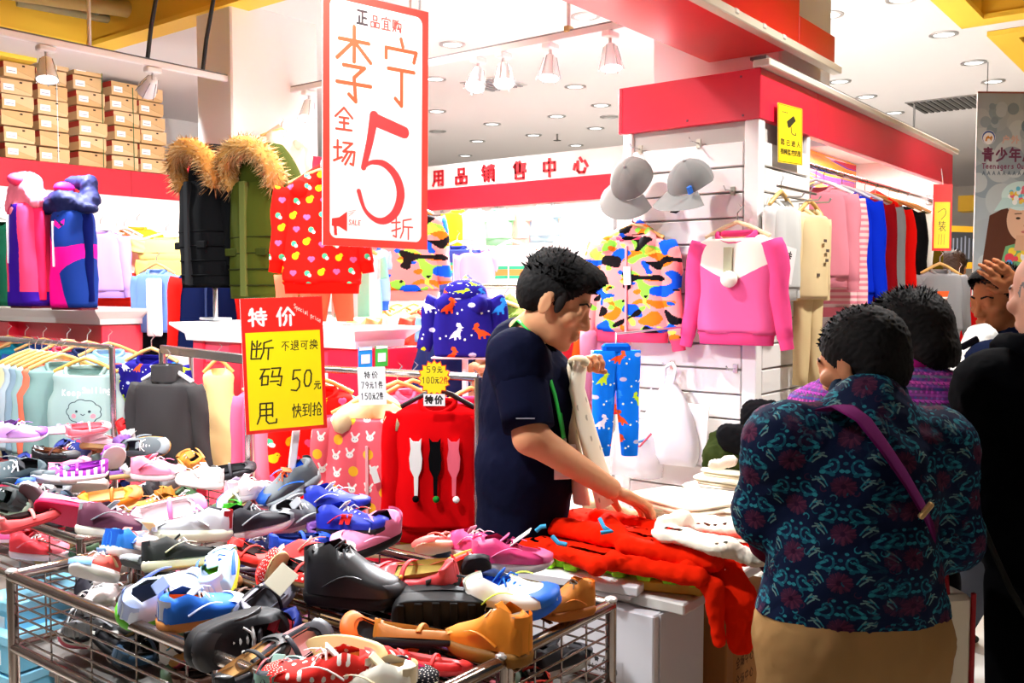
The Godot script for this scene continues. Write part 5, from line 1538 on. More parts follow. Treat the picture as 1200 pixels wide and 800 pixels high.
	say(im, "范围", Vector2(146, 316), Vector2(28, 44), 2, 5, bk)
	board("camera_notice", "yellow video surveillance notice on the slatwall corner", Vector3(-1.488, 2.230, -3.763), 90, 0.26, 0.232, im, 0.05, 0.002)
	# red and yellow hanging tag in the alcove
	im = canvas(110, 360, "e41c1a")
	im.fill_rect(Rect2i(10, 96, 88, 250), Color("f4d81c"))
	curve_stroke(im, [Vector2(30, 150), Vector2(66, 132), Vector2(74, 160), Vector2(50, 190)], [3, 3, 3, 3], bk)
	strokes(im, GLYPH["装"], Vector2(34, 196), Vector2(44, 60), 3, bk)
	for k in 3:
		dab_line(im, Vector2(38 + k * 16, 270), Vector2(36 + k * 16, 326), 2, Color("6a6a10"))
	var hs := board("hanging_tag", "red and yellow handwritten sale tag hanging at the alcove end", Vector3(-1.343, 2.000, -5.603), 40, 0.108, 0.365, im, 0.0, 0.004)
	obj("string", tb([Vector3(0, 0.18, 0), Vector3(0.0, 0.27, -0.02)], 0.002, 5), mat("f0f0f0", 0.7), hs)
	# sports poster with a girl in a patterned cap
	im = canvas(512, 960, "a9b4b8")
	for k in 90:
		disc(im, Vector2(rng.randf() * 512, rng.randf() * 960), rng.randf_range(30, 90), Color("8e9ca4").lerp(Color("c4ccca"), rng.randf()))
	im.fill_rect(Rect2i(0, 0, 512, 8), Color("8c3a30"))
	for k in 24:
		disc(im, Vector2(rng.randf() * 512, 60 + rng.randf() * 120), rng.randf_range(14, 40), Color("5f7a88").lerp(Color("b8c4c8"), rng.randf()))
	disc(im, Vector2(56, 206), 32, Color("f4f2f0"))
	disc(im, Vector2(56, 206), 30, Color("3a5a9c"))
	disc(im, Vector2(56, 210), 26, Color("f6f4f0"))
	fillpoly(im, PackedVector2Array([Vector2(40, 222), Vector2(44, 206), Vector2(54, 198), Vector2(62, 206), Vector2(70, 198), Vector2(74, 206), Vector2(68, 222), Vector2(62, 212), Vector2(50, 212), Vector2(48, 224)]), Color("d88a2a"))
	say(im, "户外", Vector2(120, 196), Vector2(38, 38), 4, 6, Color("d8b0a0"))
	say(im, "青少年户外", Vector2(26, 250), Vector2(58, 66), 6, 9, Color("6a2a48"))
	say(im, "Teenagers", Vector2(28, 322), Vector2(16, 26), 1, 4, Color("7a3050"))
	say(im, "Outdoor", Vector2(194, 322), Vector2(16, 26), 1, 4, Color("7a3050"))
	say(im, "Equ", Vector2(322, 322), Vector2(16, 26), 1, 4, Color("7a3050"))
	for k in 10:
		strokes(im, GLYPH["A"], Vector2(30 + k * 24, 358), Vector2(14, 18), 3, Color("4a5a68"))
	# figure
	fillpoly(im, PackedVector2Array([Vector2(70, 560), Vector2(150, 520), Vector2(240, 640), Vector2(110, 900), Vector2(30, 860)]), Color("5a3020"))
	fillpoly(im, PackedVector2Array([Vector2(150, 700), Vector2(300, 660), Vector2(470, 720), Vector2(512, 960), Vector2(80, 960)]), Color("6fae7c"))
	for k in 70:
		disc(im, Vector2(rng.randf_range(120, 500), rng.randf_range(720, 950)), rng.randf_range(8, 24), Color(["e84a5a", "f0d040", "4a9ae0", "f4f0ec", "3a8a4a", "e88ac0"][k % 6]))
	disc(im, Vector2(236, 580), 84, Color("e4b898"), 1.18)
	fillpoly(im, PackedVector2Array([Vector2(200, 650), Vector2(280, 650), Vector2(292, 720), Vector2(190, 720)]), Color("d8a888"))
	disc(im, Vector2(216, 470), 92, Color("cfe8e4"), 0.72)
	fillpoly(im, PackedVector2Array([Vector2(90, 540), Vector2(130, 478), Vector2(300, 486), Vector2(320, 520), Vector2(180, 520)]), Color("bcdcd8"))
	for k in 26:
		var an := rng.randf() * TAU
		disc(im, Vector2(216 + cos(an) * 74 * rng.randf(), 466 + sin(an) * 46 * rng.randf()), rng.randf_range(6, 13), Color(["e86a7a", "6ac0d0", "f0c84a", "f4f4f0"][k % 4]))
	for x in [206, 268]:
		disc(im, Vector2(x, 572), 11, Color("3a2820"), 0.5)
		dab_line(im, Vector2(x - 16, 552), Vector2(x + 14, 550), 5, Color("6a4a34"))
	disc(im, Vector2(240, 606), 8, Color("c88a72"), 0.7)
	disc(im, Vector2(240, 634), 18, Color("c86a6a"), 0.35)
	disc(im, Vector2(330, 560), 14, Color("d8a080"), 1.6)
	var gp := board("girl_poster", "tall outdoor-wear poster of a girl in a patterned cap", Vector3(-0.920, 2.083, -5.614), 40, 0.58, 1.1, im, 0.0, 0.01)
	obj("hanging_wire", tb([Vector3(-0.24, 0.55, 0), Vector3(-0.24, 0.7, 0)], 0.003, 5), mat("8a8a8a", 0.5), gp)
	obj("stand_pole", tb([Vector3(0, -0.55, -0.03), Vector3(0, -2.1, -0.03)], 0.015, 8), mat("9a9a9a", 0.4, 0.6), gp)
	# far board with yellow edges
	im = canvas(256, 128, "3a3c40")
	im.fill_rect(Rect2i(0, 0, 256, 18), Color("e8b02a"))
	im.fill_rect(Rect2i(0, 108, 256, 20), Color("e8b02a"))
	for k in 30:
		dab_line(im, Vector2(10 + k * 8, 30 + rng.randf() * 10), Vector2(10 + k * 8, 80 + rng.randf() * 20), 3, Color("8a90a0"))
	var fs := board("far_signboard", "dark signboard with yellow edges far down the aisle", Vector3(-2.105, 2.004, -9.757), 60, 1.6, 0.4, im, 0.0, 0.02)
	for x in [-0.7, 0.7]:
		obj("drop_rod", tb([Vector3(x, 0.2, 0), Vector3(x, 1.29, 0)], 0.01, 6), mat("9a9a9a", 0.5), fs)
	# handwritten card on the side hook
	im = canvas(96, 180, "f0eeea")
	say(im, "特", Vector2(18, 20), Vector2(52, 60), 0, 6, bk, 0.2)
	say(im, "价", Vector2(22, 90), Vector2(52, 60), 0, 6, bk, 0.2)
	board("price_card", "white handwritten card beside the pink sweater's sleeve", Vector3(-1.390, 1.697, -3.501), 70, 0.08, 0.14, im, -0.2, 0.002)


# Shoe meshes, one set per kind: toe towards +z, heel at -z, length 1 before scaling, sole at y = 0
var shoe_meshes := {}


func foot_half(f: float, side: float) -> float:
	# half width of the sole outline at f (0 heel, 1 toe)
	var w := 0.125 + 0.05 * sin(clampf(f, 0.0, 1.0) * PI * 0.9 + 0.15)
	if f < 0.12:
		w *= sqrt(maxf(0.0, 1.0 - pow((0.12 - f) / 0.12, 2.0)) * 0.98 + 0.02)
	if f > 0.8:
		w *= sqrt(maxf(0.0, 1.0 - pow((f - 0.8) / 0.2, 2.0)) * 0.98 + 0.02)
	return w * (1.0 + 0.1 * side * sin(f * PI))


func shoe_parts(kind: String) -> Dictionary:
	if shoe_meshes.has(kind):
		return shoe_meshes[kind]
	var d := {}
	var th: float = {"sneaker": 0.13, "runner": 0.14, "maryjane": 0.09, "boot": 0.14, "flat": 0.08, "chunky": 0.2}.get(kind, 0.11)
	var hh: float = {"sneaker": 0.4, "runner": 0.42, "maryjane": 0.3, "boot": 0.56, "flat": 0.28, "chunky": 0.42}.get(kind, 0.38)
	# sole
	var a := Acc.new()
	var rr := []
	for q in [[0.94, 0.0], [1.0, 0.025], [1.02, th * 0.6], [0.97, th]]:
		var ring := PackedVector3Array()
		for j in 32:
			var an := TAU * j / 32
			var f := 0.5 - 0.5 * cos(an)
			var sd := signf(sin(an))
			var lift := (0.06 * pow(maxf(0.0, f - 0.7) / 0.3, 2.0)) if q[1] < th * 0.5 else 0.03 * pow(maxf(0.0, f - 0.7) / 0.3, 2.0)
			ring.append(Vector3(sd * foot_half(f, sd) * q[0], q[1] + lift, (f - 0.5) * q[0]))
		rr.append(ring)
	a.loft(rr, true, true, true)
	d.sole = a.mesh()
	if kind == "chunky" or kind == "boot":
		a = Acc.new()
		for k in 6:
			var f := 0.1 + k * 0.155
			a.box(Vector3(0, -0.006, f - 0.5), Vector3(foot_half(f, 0.0) * 1.7, 0.022, 0.07), Basis(), 0.006)
		d.tread = a.mesh()
	# upper: cross sections from heel to toe, open at the ankle
	var open0 := 0.14
	var open1: float = {"maryjane": 0.72, "flat": 0.78, "boot": 0.42}.get(kind, 0.5)
	rr = []
	var lin := []
	var n := 20
	for k in n + 1:
		var f := lerpf(0.0, 1.0, k / float(n))
		var hw := maxf(0.012, foot_half(f, 0.0) * 0.96)
		var top: float
		if f < 0.3:
			top = lerpf(hh * 0.82, hh, f / 0.3) * (0.92 + 0.08 * minf(1.0, f / 0.06))
		elif f < 0.62:
			top = lerpf(hh, hh * 0.62, (f - 0.3) / 0.32)
		else:
			top = lerpf(hh * 0.62, th + 0.07, pow((f - 0.62) / 0.38, 0.9))
		if kind == "maryjane" or kind == "flat":
			top = lerpf(hh * 0.95, hh * 0.62, minf(1.0, f / 0.35)) if f < 0.75 else lerpf(hh * 0.62, th + 0.07, (f - 0.75) / 0.25)
		if f > 0.94:
			top = lerpf(top, th + 0.02, (f - 0.94) / 0.06)
		var is_open := f > open0 and f < open1
		var ring := PackedVector3Array()
		var m := 13
		for j in m:
			var s := j / float(m - 1) * 2.0 - 1.0
			var x: float
			var y: float
			var bulge := 1.0 + 0.1 * sin(absf(s) * PI)
			if is_open:
				# two walls leaning inwards, gap in the middle
				var u := absf(s)
				var lean := lerpf(1.0, 0.62, 1.0 - u)
				x = signf(s if s != 0.0 else 1.0) * hw * lean * bulge
				y = lerpf(th * 0.8, top, 1.0 - pow(u, 1.3))
				if u < 0.22:
					x = signf(s if s != 0.0 else 1.0) * hw * 0.56 * (u / 0.22 * 0.15 + 0.85)
					y = top - (0.22 - u) * 0.5
			else:
				var an := s * PI * 0.5
				x = sin(an) * hw * bulge
				y = th * 0.8 + (top - th * 0.8) * pow(maxf(0.0, cos(an)), 0.6)
			ring.append(Vector3(x, y, f - 0.5))
		rr.append(ring)
	# left and right halves keep the opening free
	a = Acc.new()
	var k0 := a.v.size()
	var i0 := a.i.size()
	for r in rr:
		for p in r:
			a.v.append(p)
			a.uv.append(Vector2(p.z + 0.5, p.x + p.y))
	for r in n:
		var fm := (r + 0.5) / n
		for j in 12:
			if (j == 5 or j == 6) and fm > open0 and fm < open1:
				continue
			var p := k0 + r * 13 + j
			a.i.append_array([p, p + 1, p + 13, p + 1, p + 14, p + 13])
	a.finish(k0, i0, true, Vector3(0, th, 0))
	d.upper = a.mesh()
	# lining
	a = Acc.new()
	var f0 := open0 - 0.02
	rr = []
	for k in 9:
		var f := lerpf(f0, open1 + 0.03, k / 8.0)
		var hw := foot_half(f, 0.0) * 0.62
		var ring := PackedVector3Array()
		for j in 9:
			var s := j / 8.0 * 2.0 - 1.0
			ring.append(Vector3(sin(s * PI * 0.5) * hw, lerpf(th + 0.03, (hh * (0.78 if kind != "boot" else 0.85)) * lerpf(1.0, 0.72, k / 8.0), pow(absf(s), 2.0)), f - 0.5))
		rr.append(ring)
	a.loft(rr, false, false, false, 0.0, Vector3(0, -2, 0))
	d.lining = a.mesh()
	# heel counter
	a = Acc.new()
	rr = []
	for q in [[1.05, th], [1.06, hh * 0.5], [1.0, hh * 0.84]]:
		var ring := PackedVector3Array()
		for j in 9:
			var an := lerpf(-1.25, 1.25, j / 8.0)
			var f := 0.15 * (1.0 - cos(an))
			ring.append(Vector3(sin(an) * 0.128 * q[0], q[1], -0.5 * (1.0 - 0.02 / q[0]) + f - 0.008))
		rr.append(ring)
	a.loft(rr, false, false, false, 0.0, Vector3(0, th, 0))
	d.heel_counter = a.mesh()
	if kind in ["sneaker", "runner", "chunky", "boot"]:
		a = Acc.new()
		for k in 4:
			var f := open1 - 0.06 + k * 0.055
			var y := hh * (0.8 - k * 0.07) if kind != "boot" else hh * (0.9 - k * 0.1)
			a.tube([Vector3(-0.085, y - 0.03, f - 0.5), Vector3(0, y + 0.012, f - 0.49), Vector3(0.085, y - 0.03, f - 0.5)], 0.013, 6)
		for s in [-1.0, 1.0]:
			a.tube([Vector3(0, hh * 0.8, open1 - 0.54), Vector3(s * 0.06, hh * 0.86, open1 - 0.5), Vector3(s * 0.1, hh * 0.74, open1 - 0.46)], 0.009, 5)
		d.laces = a.mesh()
		a = Acc.new()
		a.box(Vector3(0, hh * 0.86, open1 - 0.6), Vector3(0.12, 0.02, 0.16), Basis(Vector3(1, 0, 0), -0.7), 0.008)
		d.tongue = a.mesh()
		# side flash
		d.flashes = []
		for s in [-1.0, 1.0]:
			a = Acc.new()
			var pts := []
			for k in 6:
				var f := 0.28 + k * 0.075
				pts.append(Vector3(s * (foot_half(f, 0.0) * 1.02 + 0.004), th + 0.05 + 0.11 * sin(k / 5.0 * PI * 0.7), f - 0.5))
			a.tube(pts, 0.022, 6, 0.008, true, 0.4)
			d.flashes.append(a.mesh())
	else:
		a = Acc.new()
		var pts := []
		for k in 9:
			var s := k / 8.0 * 2.0 - 1.0
			pts.append(Vector3(s * 0.165, lerpf(hh * 0.8, th + 0.04, pow(absf(s), 2.2)), 0.02 + 0.01 * s))
		a.tube(pts, 0.03, 6, -1.0, true, 0.4)
		d.strap = a.mesh()
		a = Acc.new()
		a.ball(Vector3(0.12, hh * 0.62, 0.025), Vector3(0.022, 0.022, 0.022))
		d.button = a.mesh()
	# toe cap
	a = Acc.new()
	rr = []
	for q in [[1.035, th * 0.9], [1.05, th + 0.05], [0.9, th + 0.085], [0.75, th + 0.1]]:
		var ring := PackedVector3Array()
		for j in 11:
			var an := lerpf(-1.15, 1.15, j / 10.0)
			ring.append(Vector3(sin(an) * 0.155 * q[0], q[1], 0.5 * q[0] - 0.17 * (1.0 - cos(an)) - 0.02))
		rr.append(ring)
	a.loft(rr, false, false, false, 0.0, Vector3(0, th, 0))
	d.toe_cap = a.mesh()
	shoe_meshes[kind] = d
	return d


# heading: 0 points to the right seen from the aisle, 90 away, 180 left, 270 nearer
func shoe(kind: String, label: String, at: Vector3, heading: float, pitch: float, roll: float, size: float, o: Dictionary, group := "") -> Node3D:
	var t := thing("child_shoe" if kind != "boot" else "child_boot", label, "shoe" if kind != "boot" else "boot", at, 0.0, group)
	var d := shoe_parts(kind)
	var up: Material = o.get("m", mat(o.get("u", "444444"), o.get("ro", 0.6)))
	var yaw := deg_to_rad(37.8 + 90.0 + heading)
	t.basis = Basis(Vector3.UP, yaw) * Basis(Vector3.RIGHT, deg_to_rad(-pitch)) * Basis(Vector3.BACK, deg_to_rad(roll)) * Basis.from_scale(Vector3(1.3, 1.15, 1.06) * size)
	var ac = o.get("a", o.get("u", "444444"))
	obj("sole", d.sole, mat(o.get("s", "f2f0ec"), 0.6), t)
	obj("upper", d.upper, up, t)
	obj("lining", d.lining, mat(o.get("l", "c8a878"), 0.9), t)
	obj("heel_counter", d.heel_counter, mat(o.get("h", ac), 0.6), t)
	if o.get("toe", true):
		obj("toe_cap", d.toe_cap, mat(o.get("t", ac), 0.5) if not o.has("tm") else o.tm, t)
	if d.has("laces"):
		obj("tongue", d.tongue, mat(o.get("tg", ac), 0.8), t)
		obj("laces", d.laces, mat(o.get("lc", "f4f4f4"), 0.9), t)
		for fm in d.flashes:
			obj("side_flash", fm, mat(o.get("f", ac), 0.5), t)
	else:
		obj("strap", d.strap, mat(o.get("st", ac), 0.6), t)
		obj("button", d.button, mat(o.get("bt", "f4f0e8"), 0.4), t)
	if d.has("tread"):
		obj("tread", d.tread, mat(Color(o.get("s", "1a1a1a")).darkened(0.3), 0.8), t)
	return t


func bin_frame(label: String, x0: float, x1: float, z0: float, z1: float, top: float) -> Node3D:
	var t := thing("wire_bin", label, "bin", Vector3((x0 + x1) * 0.5, 0, (z0 + z1) * 0.5))
	var st := mat("a89c94", 0.16, 0.95)
	var hx := (x1 - x0) * 0.5
	var hz := (z1 - z0) * 0.5
	var low := top - 0.19
	for sx in [-1.0, 1.0]:
		for sz in [-1.0, 1.0]:
			obj("post", tb([Vector3(sx * hx, 0.0, sz * hz), Vector3(sx * hx, top + 0.012, sz * hz)], 0.014, 10), st, t)
			var a := Acc.new()
			a.ball(Vector3(sx * hx, top + 0.014, sz * hz), Vector3(0.016, 0.008, 0.016))
			obj("post_cap", a.mesh(), mat("e8e4e0", 0.3, 0.6), t)
	for s in [-1.0, 1.0]:
		obj("top_rail", tb([Vector3(-hx, top, s * hz), Vector3(hx, top, s * hz)], 0.015, 10), st, t)
		obj("top_rail", tb([Vector3(s * hx, top, -hz), Vector3(s * hx, top, hz)], 0.015, 10), st, t)
		obj("lower_rail", tb([Vector3(-hx, low, s * hz), Vector3(hx, low, s * hz)], 0.013, 10), st, t)
		obj("lower_rail", tb([Vector3(s * hx, low, -hz), Vector3(s * hx, low, hz)], 0.013, 10), st, t)
		for k in 5:
			var y := low + 0.03 * (k + 1)
			obj("wire", tb([Vector3(-hx, y, s * hz), Vector3(hx, y, s * hz)], 0.0028, 6), st, t)
			obj("wire", tb([Vector3(s * hx, y, -hz), Vector3(s * hx, y, hz)], 0.0028, 6), st, t)
		for k in 6:
			var x := lerpf(-hx, hx, (k + 1) / 7.0)
			obj("wire", tb([Vector3(x, low, s * (hz - 0.004)), Vector3(x, top, s * (hz - 0.004))], 0.0025, 6), st, t)
		for k in 3:
			var z := lerpf(-hz, hz, (k + 1) / 4.0)
			obj("wire", tb([Vector3(s * (hx - 0.004), low, z), Vector3(s * (hx - 0.004), top, z)], 0.0025, 6), st, t)
		obj("base_rail", tb([Vector3(-hx, 0.12, s * hz), Vector3(hx, 0.12, s * hz)], 0.011, 8), st, t)
		for k in 5:
			var x := lerpf(-hx, hx, (k + 1) / 6.0)
			obj("leg_bar", tb([Vector3(x, 0.12, s * hz), Vector3(x, low, s * hz)], 0.006, 6), st, t)
	obj("bin_floor", bx(Vector3(0, low - 0.01, 0), Vector3(hx * 2.0, 0.012, hz * 2.0), 0.002), mat("7a7672", 0.5), t)
	return t


func bins_and_shoes() -> void:
	var POLK := tmat(motif_tex("e8322c", 36, "dot", 192, 0.8), 0.6)
	POLK.uv1_scale = Vector3(1.7, 1.7, 1)
	var BDOT := tmat(motif_tex("16161c", 64, "dot", 192, 0.6), 0.6)
	var gi := canvas(96, 96, "c89ae0")
	for k in 8:
		gi.fill_rect(Rect2i(k * 12, 0, 6, 96), Color("a03ac0"))
	for k in 8:
		for j in 8:
			gi.fill_rect(Rect2i(j * 12 + 6, k * 12, 6, 6), Color("f0dcf4"))
	var GING := tmat(tex(gi), 0.8)
	bin_frame("near chrome wire bin heaped with children's shoes", -2.54, -1.165, -1.47, -1.13, 0.85)
	bin_frame("second chrome wire bin of shoes behind the near one", -2.54, -1.175, -1.9, -1.5, 0.85)
	bin_frame("left chrome wire bin of shoes, partly out of view", -4.15, -2.735, -2.28, -1.42, 0.85)
	var s: Node3D
	s = shoe("sneaker", "blue and black trainer with a red letter patch, nearer of the pair", Vector3(-1.930, 0.925, -1.772), -22, 4, 0, 0.205, {"u":"1c2fa8","h":"1a1a1e","a":"f2ece4","s":"242226","l":"1c3ad0","lc":"f4f0ea","tg":"f2ece4","f":"d81c1c","t":"1c2fb0"})
	obj("letter_patch", prism([Vector2(-0.08, -0.06), Vector2(-0.05, 0.06), Vector2(0.0, 0.06), Vector2(0.03, 0.0), Vector2(0.05, 0.06), Vector2(0.1, 0.06), Vector2(0.07, -0.06), Vector2(0.02, -0.06), Vector2(-0.01, 0.0), Vector2(-0.03, -0.06)], 0.008, Vector3.ZERO), mat("d81c1c", 0.6), s).transform = Transform3D(Basis(Vector3(0, 0, 1), Vector3(0.3, 0.95, 0), Vector3(-0.95, 0.3, 0)), Vector3(-0.17, 0.23, 0.03))
	shoe("sneaker", "blue and black trainer behind its pair, red heel tab", Vector3(-2.096, 0.945, -1.865), -20, 4, 0, 0.2, {"u":"1c2fa8","h":"1a1a1e","a":"f2ece4","s":"242226","l":"1c3ad0","f":"f2ece4","t":"1c2fb0"})
	shoe("sneaker", "dark grey low shoe with thick cream sole and metal badge", Vector3(-2.188, 0.915, -1.648), 28, 6, 0, 0.205, {"u":"2c2c32","a":"8a8e92","s":"ece8e0","l":"17172a","lc":"a8acb0","tg":"3a3a40","h":"1c1418"})
	shoe("runner", "grey and blue trainer standing on its toe by the rack", Vector3(-2.390, 0.955, -1.934), 200, -28, -20, 0.2, {"u":"6a7074","a":"1a6ad8","s":"aab0b4","l":"1a78e8","lc":"e85a20","h":"7c8084","t":"1450b0","tg":"e86a40"})
	shoe("sneaker", "plain grey shoe with white sole under the blue trainer", Vector3(-2.177, 0.925, -1.786), 40, 8, 30, 0.19, {"u":"7c8084","a":"9ca0a4","s":"f0eee8","l":"3a3a3e"})
	shoe("runner", "silver and white running shoe with a red mid-sole", Vector3(-2.250, 0.920, -1.478), 192, 2, 6, 0.2, {"u":"c4c6cc","a":"f4f4f6","s":"d8d8c0","l":"7a7a80","lc":"f4f4f4","h":"a8181c"})
	shoe("flat", "white shoe turned to show its bright red sole", Vector3(-2.475, 0.940, -1.556), 18, 10, 55, 0.2, {"u":"f4e4e8","a":"e07ab8","s":"dc1414","l":"f0d8dc"})
	shoe("maryjane", "orange strap shoe lying on its side", Vector3(-2.742, 0.945, -1.527), 20, 8, 30, 0.17, {"u":"f08a1c","a":"f06a14","s":"e89038","l":"c8b070","bt":"f8d8a0"})
	shoe("maryjane", "purple gingham strap shoe, nearer of the pair", Vector3(-3.106, 0.970, -1.610), 205, 0, -14, 0.175, {"m":GING,"a":"b03ac0","s":"f4eef4","l":"7a1a8a"})
	shoe("maryjane", "purple gingham strap shoe tipped to show its dark inside", Vector3(-3.192, 0.990, -1.781), -60, 30, 0, 0.175, {"m":GING,"a":"c04ad0","s":"f8f0f6","l":"6a1a80"})
	shoe("sneaker", "pink trainer with a red lining on top of the left pile", Vector3(-2.874, 0.965, -1.765), -18, 2, 0, 0.19, {"u":"f48aa8","a":"f4a4bc","s":"fbe4ea","l":"e8203c","lc":"f8d0dc","f":"f26a90"})
	shoe("sneaker", "grey trainer with a tan gum sole facing right", Vector3(-3.276, 1.000, -1.979), -5, 4, 70, 0.17, {"u":"5c6468","a":"8a9498","s":"cf9a50","l":"3a3e40"})
	shoe("maryjane", "shiny black strap shoe with a cream and red bow", Vector3(-3.352, 0.990, -1.657), -15, 2, 0, 0.175, {"u":"1e1d20","ro":0.25,"a":"26262a","s":"17171a","l":"6a3a20","bt":"f0d8b0","st":"3a1414"})
	shoe("flat", "coral pink padded shoe at the top of the pile", Vector3(-3.653, 1.030, -1.940), 30, 5, 20, 0.16, {"u":"f4707c","a":"f89aa4","s":"fab4bc","l":"e8505c"})
	shoe("flat", "white and lilac shoe at the top of the pile", Vector3(-3.767, 1.020, -1.879), 200, 0, 10, 0.16, {"u":"f4e8f4","a":"c890e0","s":"faf4fa","l":"e0b8e8"})
	shoe("sneaker", "lilac trainer with dark stripes at the left edge", Vector3(-3.745, 1.020, -1.721), 10, 0, 10, 0.18, {"u":"d8a8ec","a":"7a3a9c","s":"f4ecf8","l":"2a2a3c"})
	shoe("sneaker", "dark shoe with a bright pink sole at the left edge", Vector3(-3.231, 0.970, -1.437), 220, 6, -40, 0.2, {"u":"3c4a50","a":"2a2c30","s":"e83a60","l":"1a1a1c"})
	shoe("sneaker", "dark shoe with a pale mint sole at the left edge", Vector3(-2.968, 0.950, -1.338), 150, 0, -60, 0.17, {"u":"2c3030","a":"3a4444","s":"c8ecd4","l":"222"})
	shoe("flat", "wrinkled silver-brown shoe standing heel up", Vector3(-2.880, 0.945, -1.358), 262, 50, 0, 0.17, {"u":"8a7c82","ro":0.35,"a":"a49aa0","s":"5a4c50","l":"4a3c40"})
	shoe("flat", "small blue shoe between the darker ones", Vector3(-3.092, 0.960, -1.427), 300, 20, 0, 0.14, {"u":"1c50c8","a":"2a60d8","s":"e0d8d0","l":"102a60"})
	shoe("sneaker", "slate grey shoe beneath the gingham pair", Vector3(-3.133, 0.955, -1.536), 240, 15, 10, 0.15, {"u":"5c6a70","a":"4a5458","s":"c8ccd0","l":"202428"})
	shoe("maryjane", "pink strap shoe turned to show a crimson sole", Vector3(-2.712, 0.940, -1.372), 0, -10, -60, 0.2, {"u":"f07ca4","a":"f490b4","s":"d81c50","l":"f0a0c0"})
	shoe("flat", "narrow red strap shoe by the left bin rail", Vector3(-2.773, 0.920, -1.297), 40, 10, 0, 0.17, {"u":"f05a5c","a":"f4807c","s":"d83a40","l":"2a1a1a"})
	shoe("sneaker", "plum and grey trainer with a wavy cream sole", Vector3(-2.449, 0.920, -1.371), -6, -4, -10, 0.215, {"u":"5a2c40","a":"9aa0a4","s":"f0ecdc","l":"c8ccd0","lc":"d8d0d8","t":"8a9094"})
	shoe("runner", "coral and blue runner pointing down beside the bin corner", Vector3(-2.274, 0.875, -1.208), 262, 25, 0, 0.165, {"u":"e05a50","a":"8ac0f0","s":"f0e8e4","l":"1c60d8","h":"d83c38","f":"f4e4b0"})
	shoe("runner", "bright blue runner with a coral tongue", Vector3(-2.320, 0.895, -1.322), 80, -20, 0, 0.165, {"u":"2a80e0","a":"1c60d0","s":"e8e4e4","l":"1040c0","lc":"f06a60","tg":"f07a70"})
	shoe("flat", "silver slip-on with a tan lining standing open", Vector3(-2.194, 0.890, -1.300), 250, 25, 0, 0.15, {"u":"8c8e92","ro":0.35,"a":"a4a6aa","s":"5c5e60","l":"b8a468"})
	shoe("runner", "white and blue runner with a lime green sole", Vector3(-1.980, 0.865, -1.219), 48, 8, 38, 0.21, {"u":"d8e4f4","a":"a8b8e0","s":"6ac83a","l":"4a5060","f":"5a70c8"})
	shoe("runner", "pale blue runner with lime lining and yellow sole", Vector3(-1.960, 0.885, -1.373), 100, 18, -15, 0.19, {"u":"b8e0f8","a":"e8f4fc","s":"d8e43a","l":"7ac81c","f":"1c6ad8","lc":"1c50c8"})
	shoe("runner", "blue shoe with pale swirls and an orange lining", Vector3(-1.827, 0.860, -1.221), 35, 0, 10, 0.185, {"u":"2a74e0","a":"d8dcf0","s":"f0a058","l":"f07a28","f":"c8d0f0"})
	shoe("chunky", "black shoe turned to show its ribbed sole", Vector3(-1.713, 0.860, -1.198), 235, 0, -85, 0.22, {"u":"16161a","a":"2a2a2e","s":"121214","l":"101012"})
	s = shoe("maryjane", "silver and black strap shoe with a paper tag", Vector3(-1.772, 0.870, -1.346), 70, 10, 35, 0.19, {"u":"8c8c9c","ro":0.25,"a":"1c1c22","s":"17171c","l":"2a2a30","st":"1a1a20"})
	obj("paper_tag", bx(Vector3(0.0, 0.36, 0.1), Vector3(0.2, 0.012, 0.3), 0.002, Basis(Vector3(1, 0, 0), -0.6)), mat("dcd8c0", 0.8), s)
	shoe("maryjane", "red polka-dot shoe stood on edge with a beige sole", Vector3(-1.844, 0.900, -1.453), -78, 30, 60, 0.21, {"m":POLK,"a":"e83a34","s":"e4c68c","l":"f0d0a0","tm":POLK})
	shoe("maryjane", "red polka-dot shoe lying flat beside its pair", Vector3(-1.765, 0.900, -1.461), -30, 0, 0, 0.18, {"m":POLK,"a":"e83a34","s":"e4c68c","l":"1a1418","tm":POLK})
	shoe("sneaker", "red trainer with a white stripe under the blue pair", Vector3(-1.810, 0.910, -1.548), 10, 10, -40, 0.18, {"u":"e02c2c","a":"f4ece4","s":"f6f0ec","l":"1c50c8","f":"f4e8d0"})
	shoe("boot", "chunky black lace-up boot in the middle of the near bin", Vector3(-1.610, 0.875, -1.483), -14, 0, 0, 0.235, {"u":"1e1e20","ro":0.4,"a":"26262a","s":"151516","l":"2a2a2c","lc":"3a3c40"})
	shoe("maryjane", "large coral red strap shoe with an open tan lining", Vector3(-1.524, 0.905, -1.592), 158, -6, -18, 0.225, {"u":"e0464c","ro":0.4,"a":"e85a60","s":"1a191a","l":"a89048","bt":"f4a83c","st":"d83a40"})
	shoe("maryjane", "coral strap shoe with a pale sole leaning behind the larger one", Vector3(-1.626, 0.930, -1.780), 250, 15, 20, 0.17, {"u":"e8504a","ro":0.45,"a":"f06a60","s":"f4ceb0","l":"8a6a40"})
	shoe("maryjane", "red shoe turned to show a yellow-edged sole", Vector3(-1.496, 0.915, -1.750), 30, 10, 65, 0.17, {"u":"e02a20","a":"e83a30","s":"e8b04a","l":"a87048"})
	shoe("sneaker", "bright pink trainer at the back of the near bin", Vector3(-1.530, 0.925, -1.837), -40, 10, 0, 0.16, {"u":"f0508c","a":"f4b0c8","s":"fbe8ee","l":"c02860"})
	s = shoe("sneaker", "glossy magenta trainer beside the folding table", Vector3(-1.409, 0.915, -1.817), -8, 0, 0, 0.19, {"u":"d83a78","ro":0.4,"a":"e8689c","s":"f0e4e4","l":"1c1a20","lc":"8a2050"})
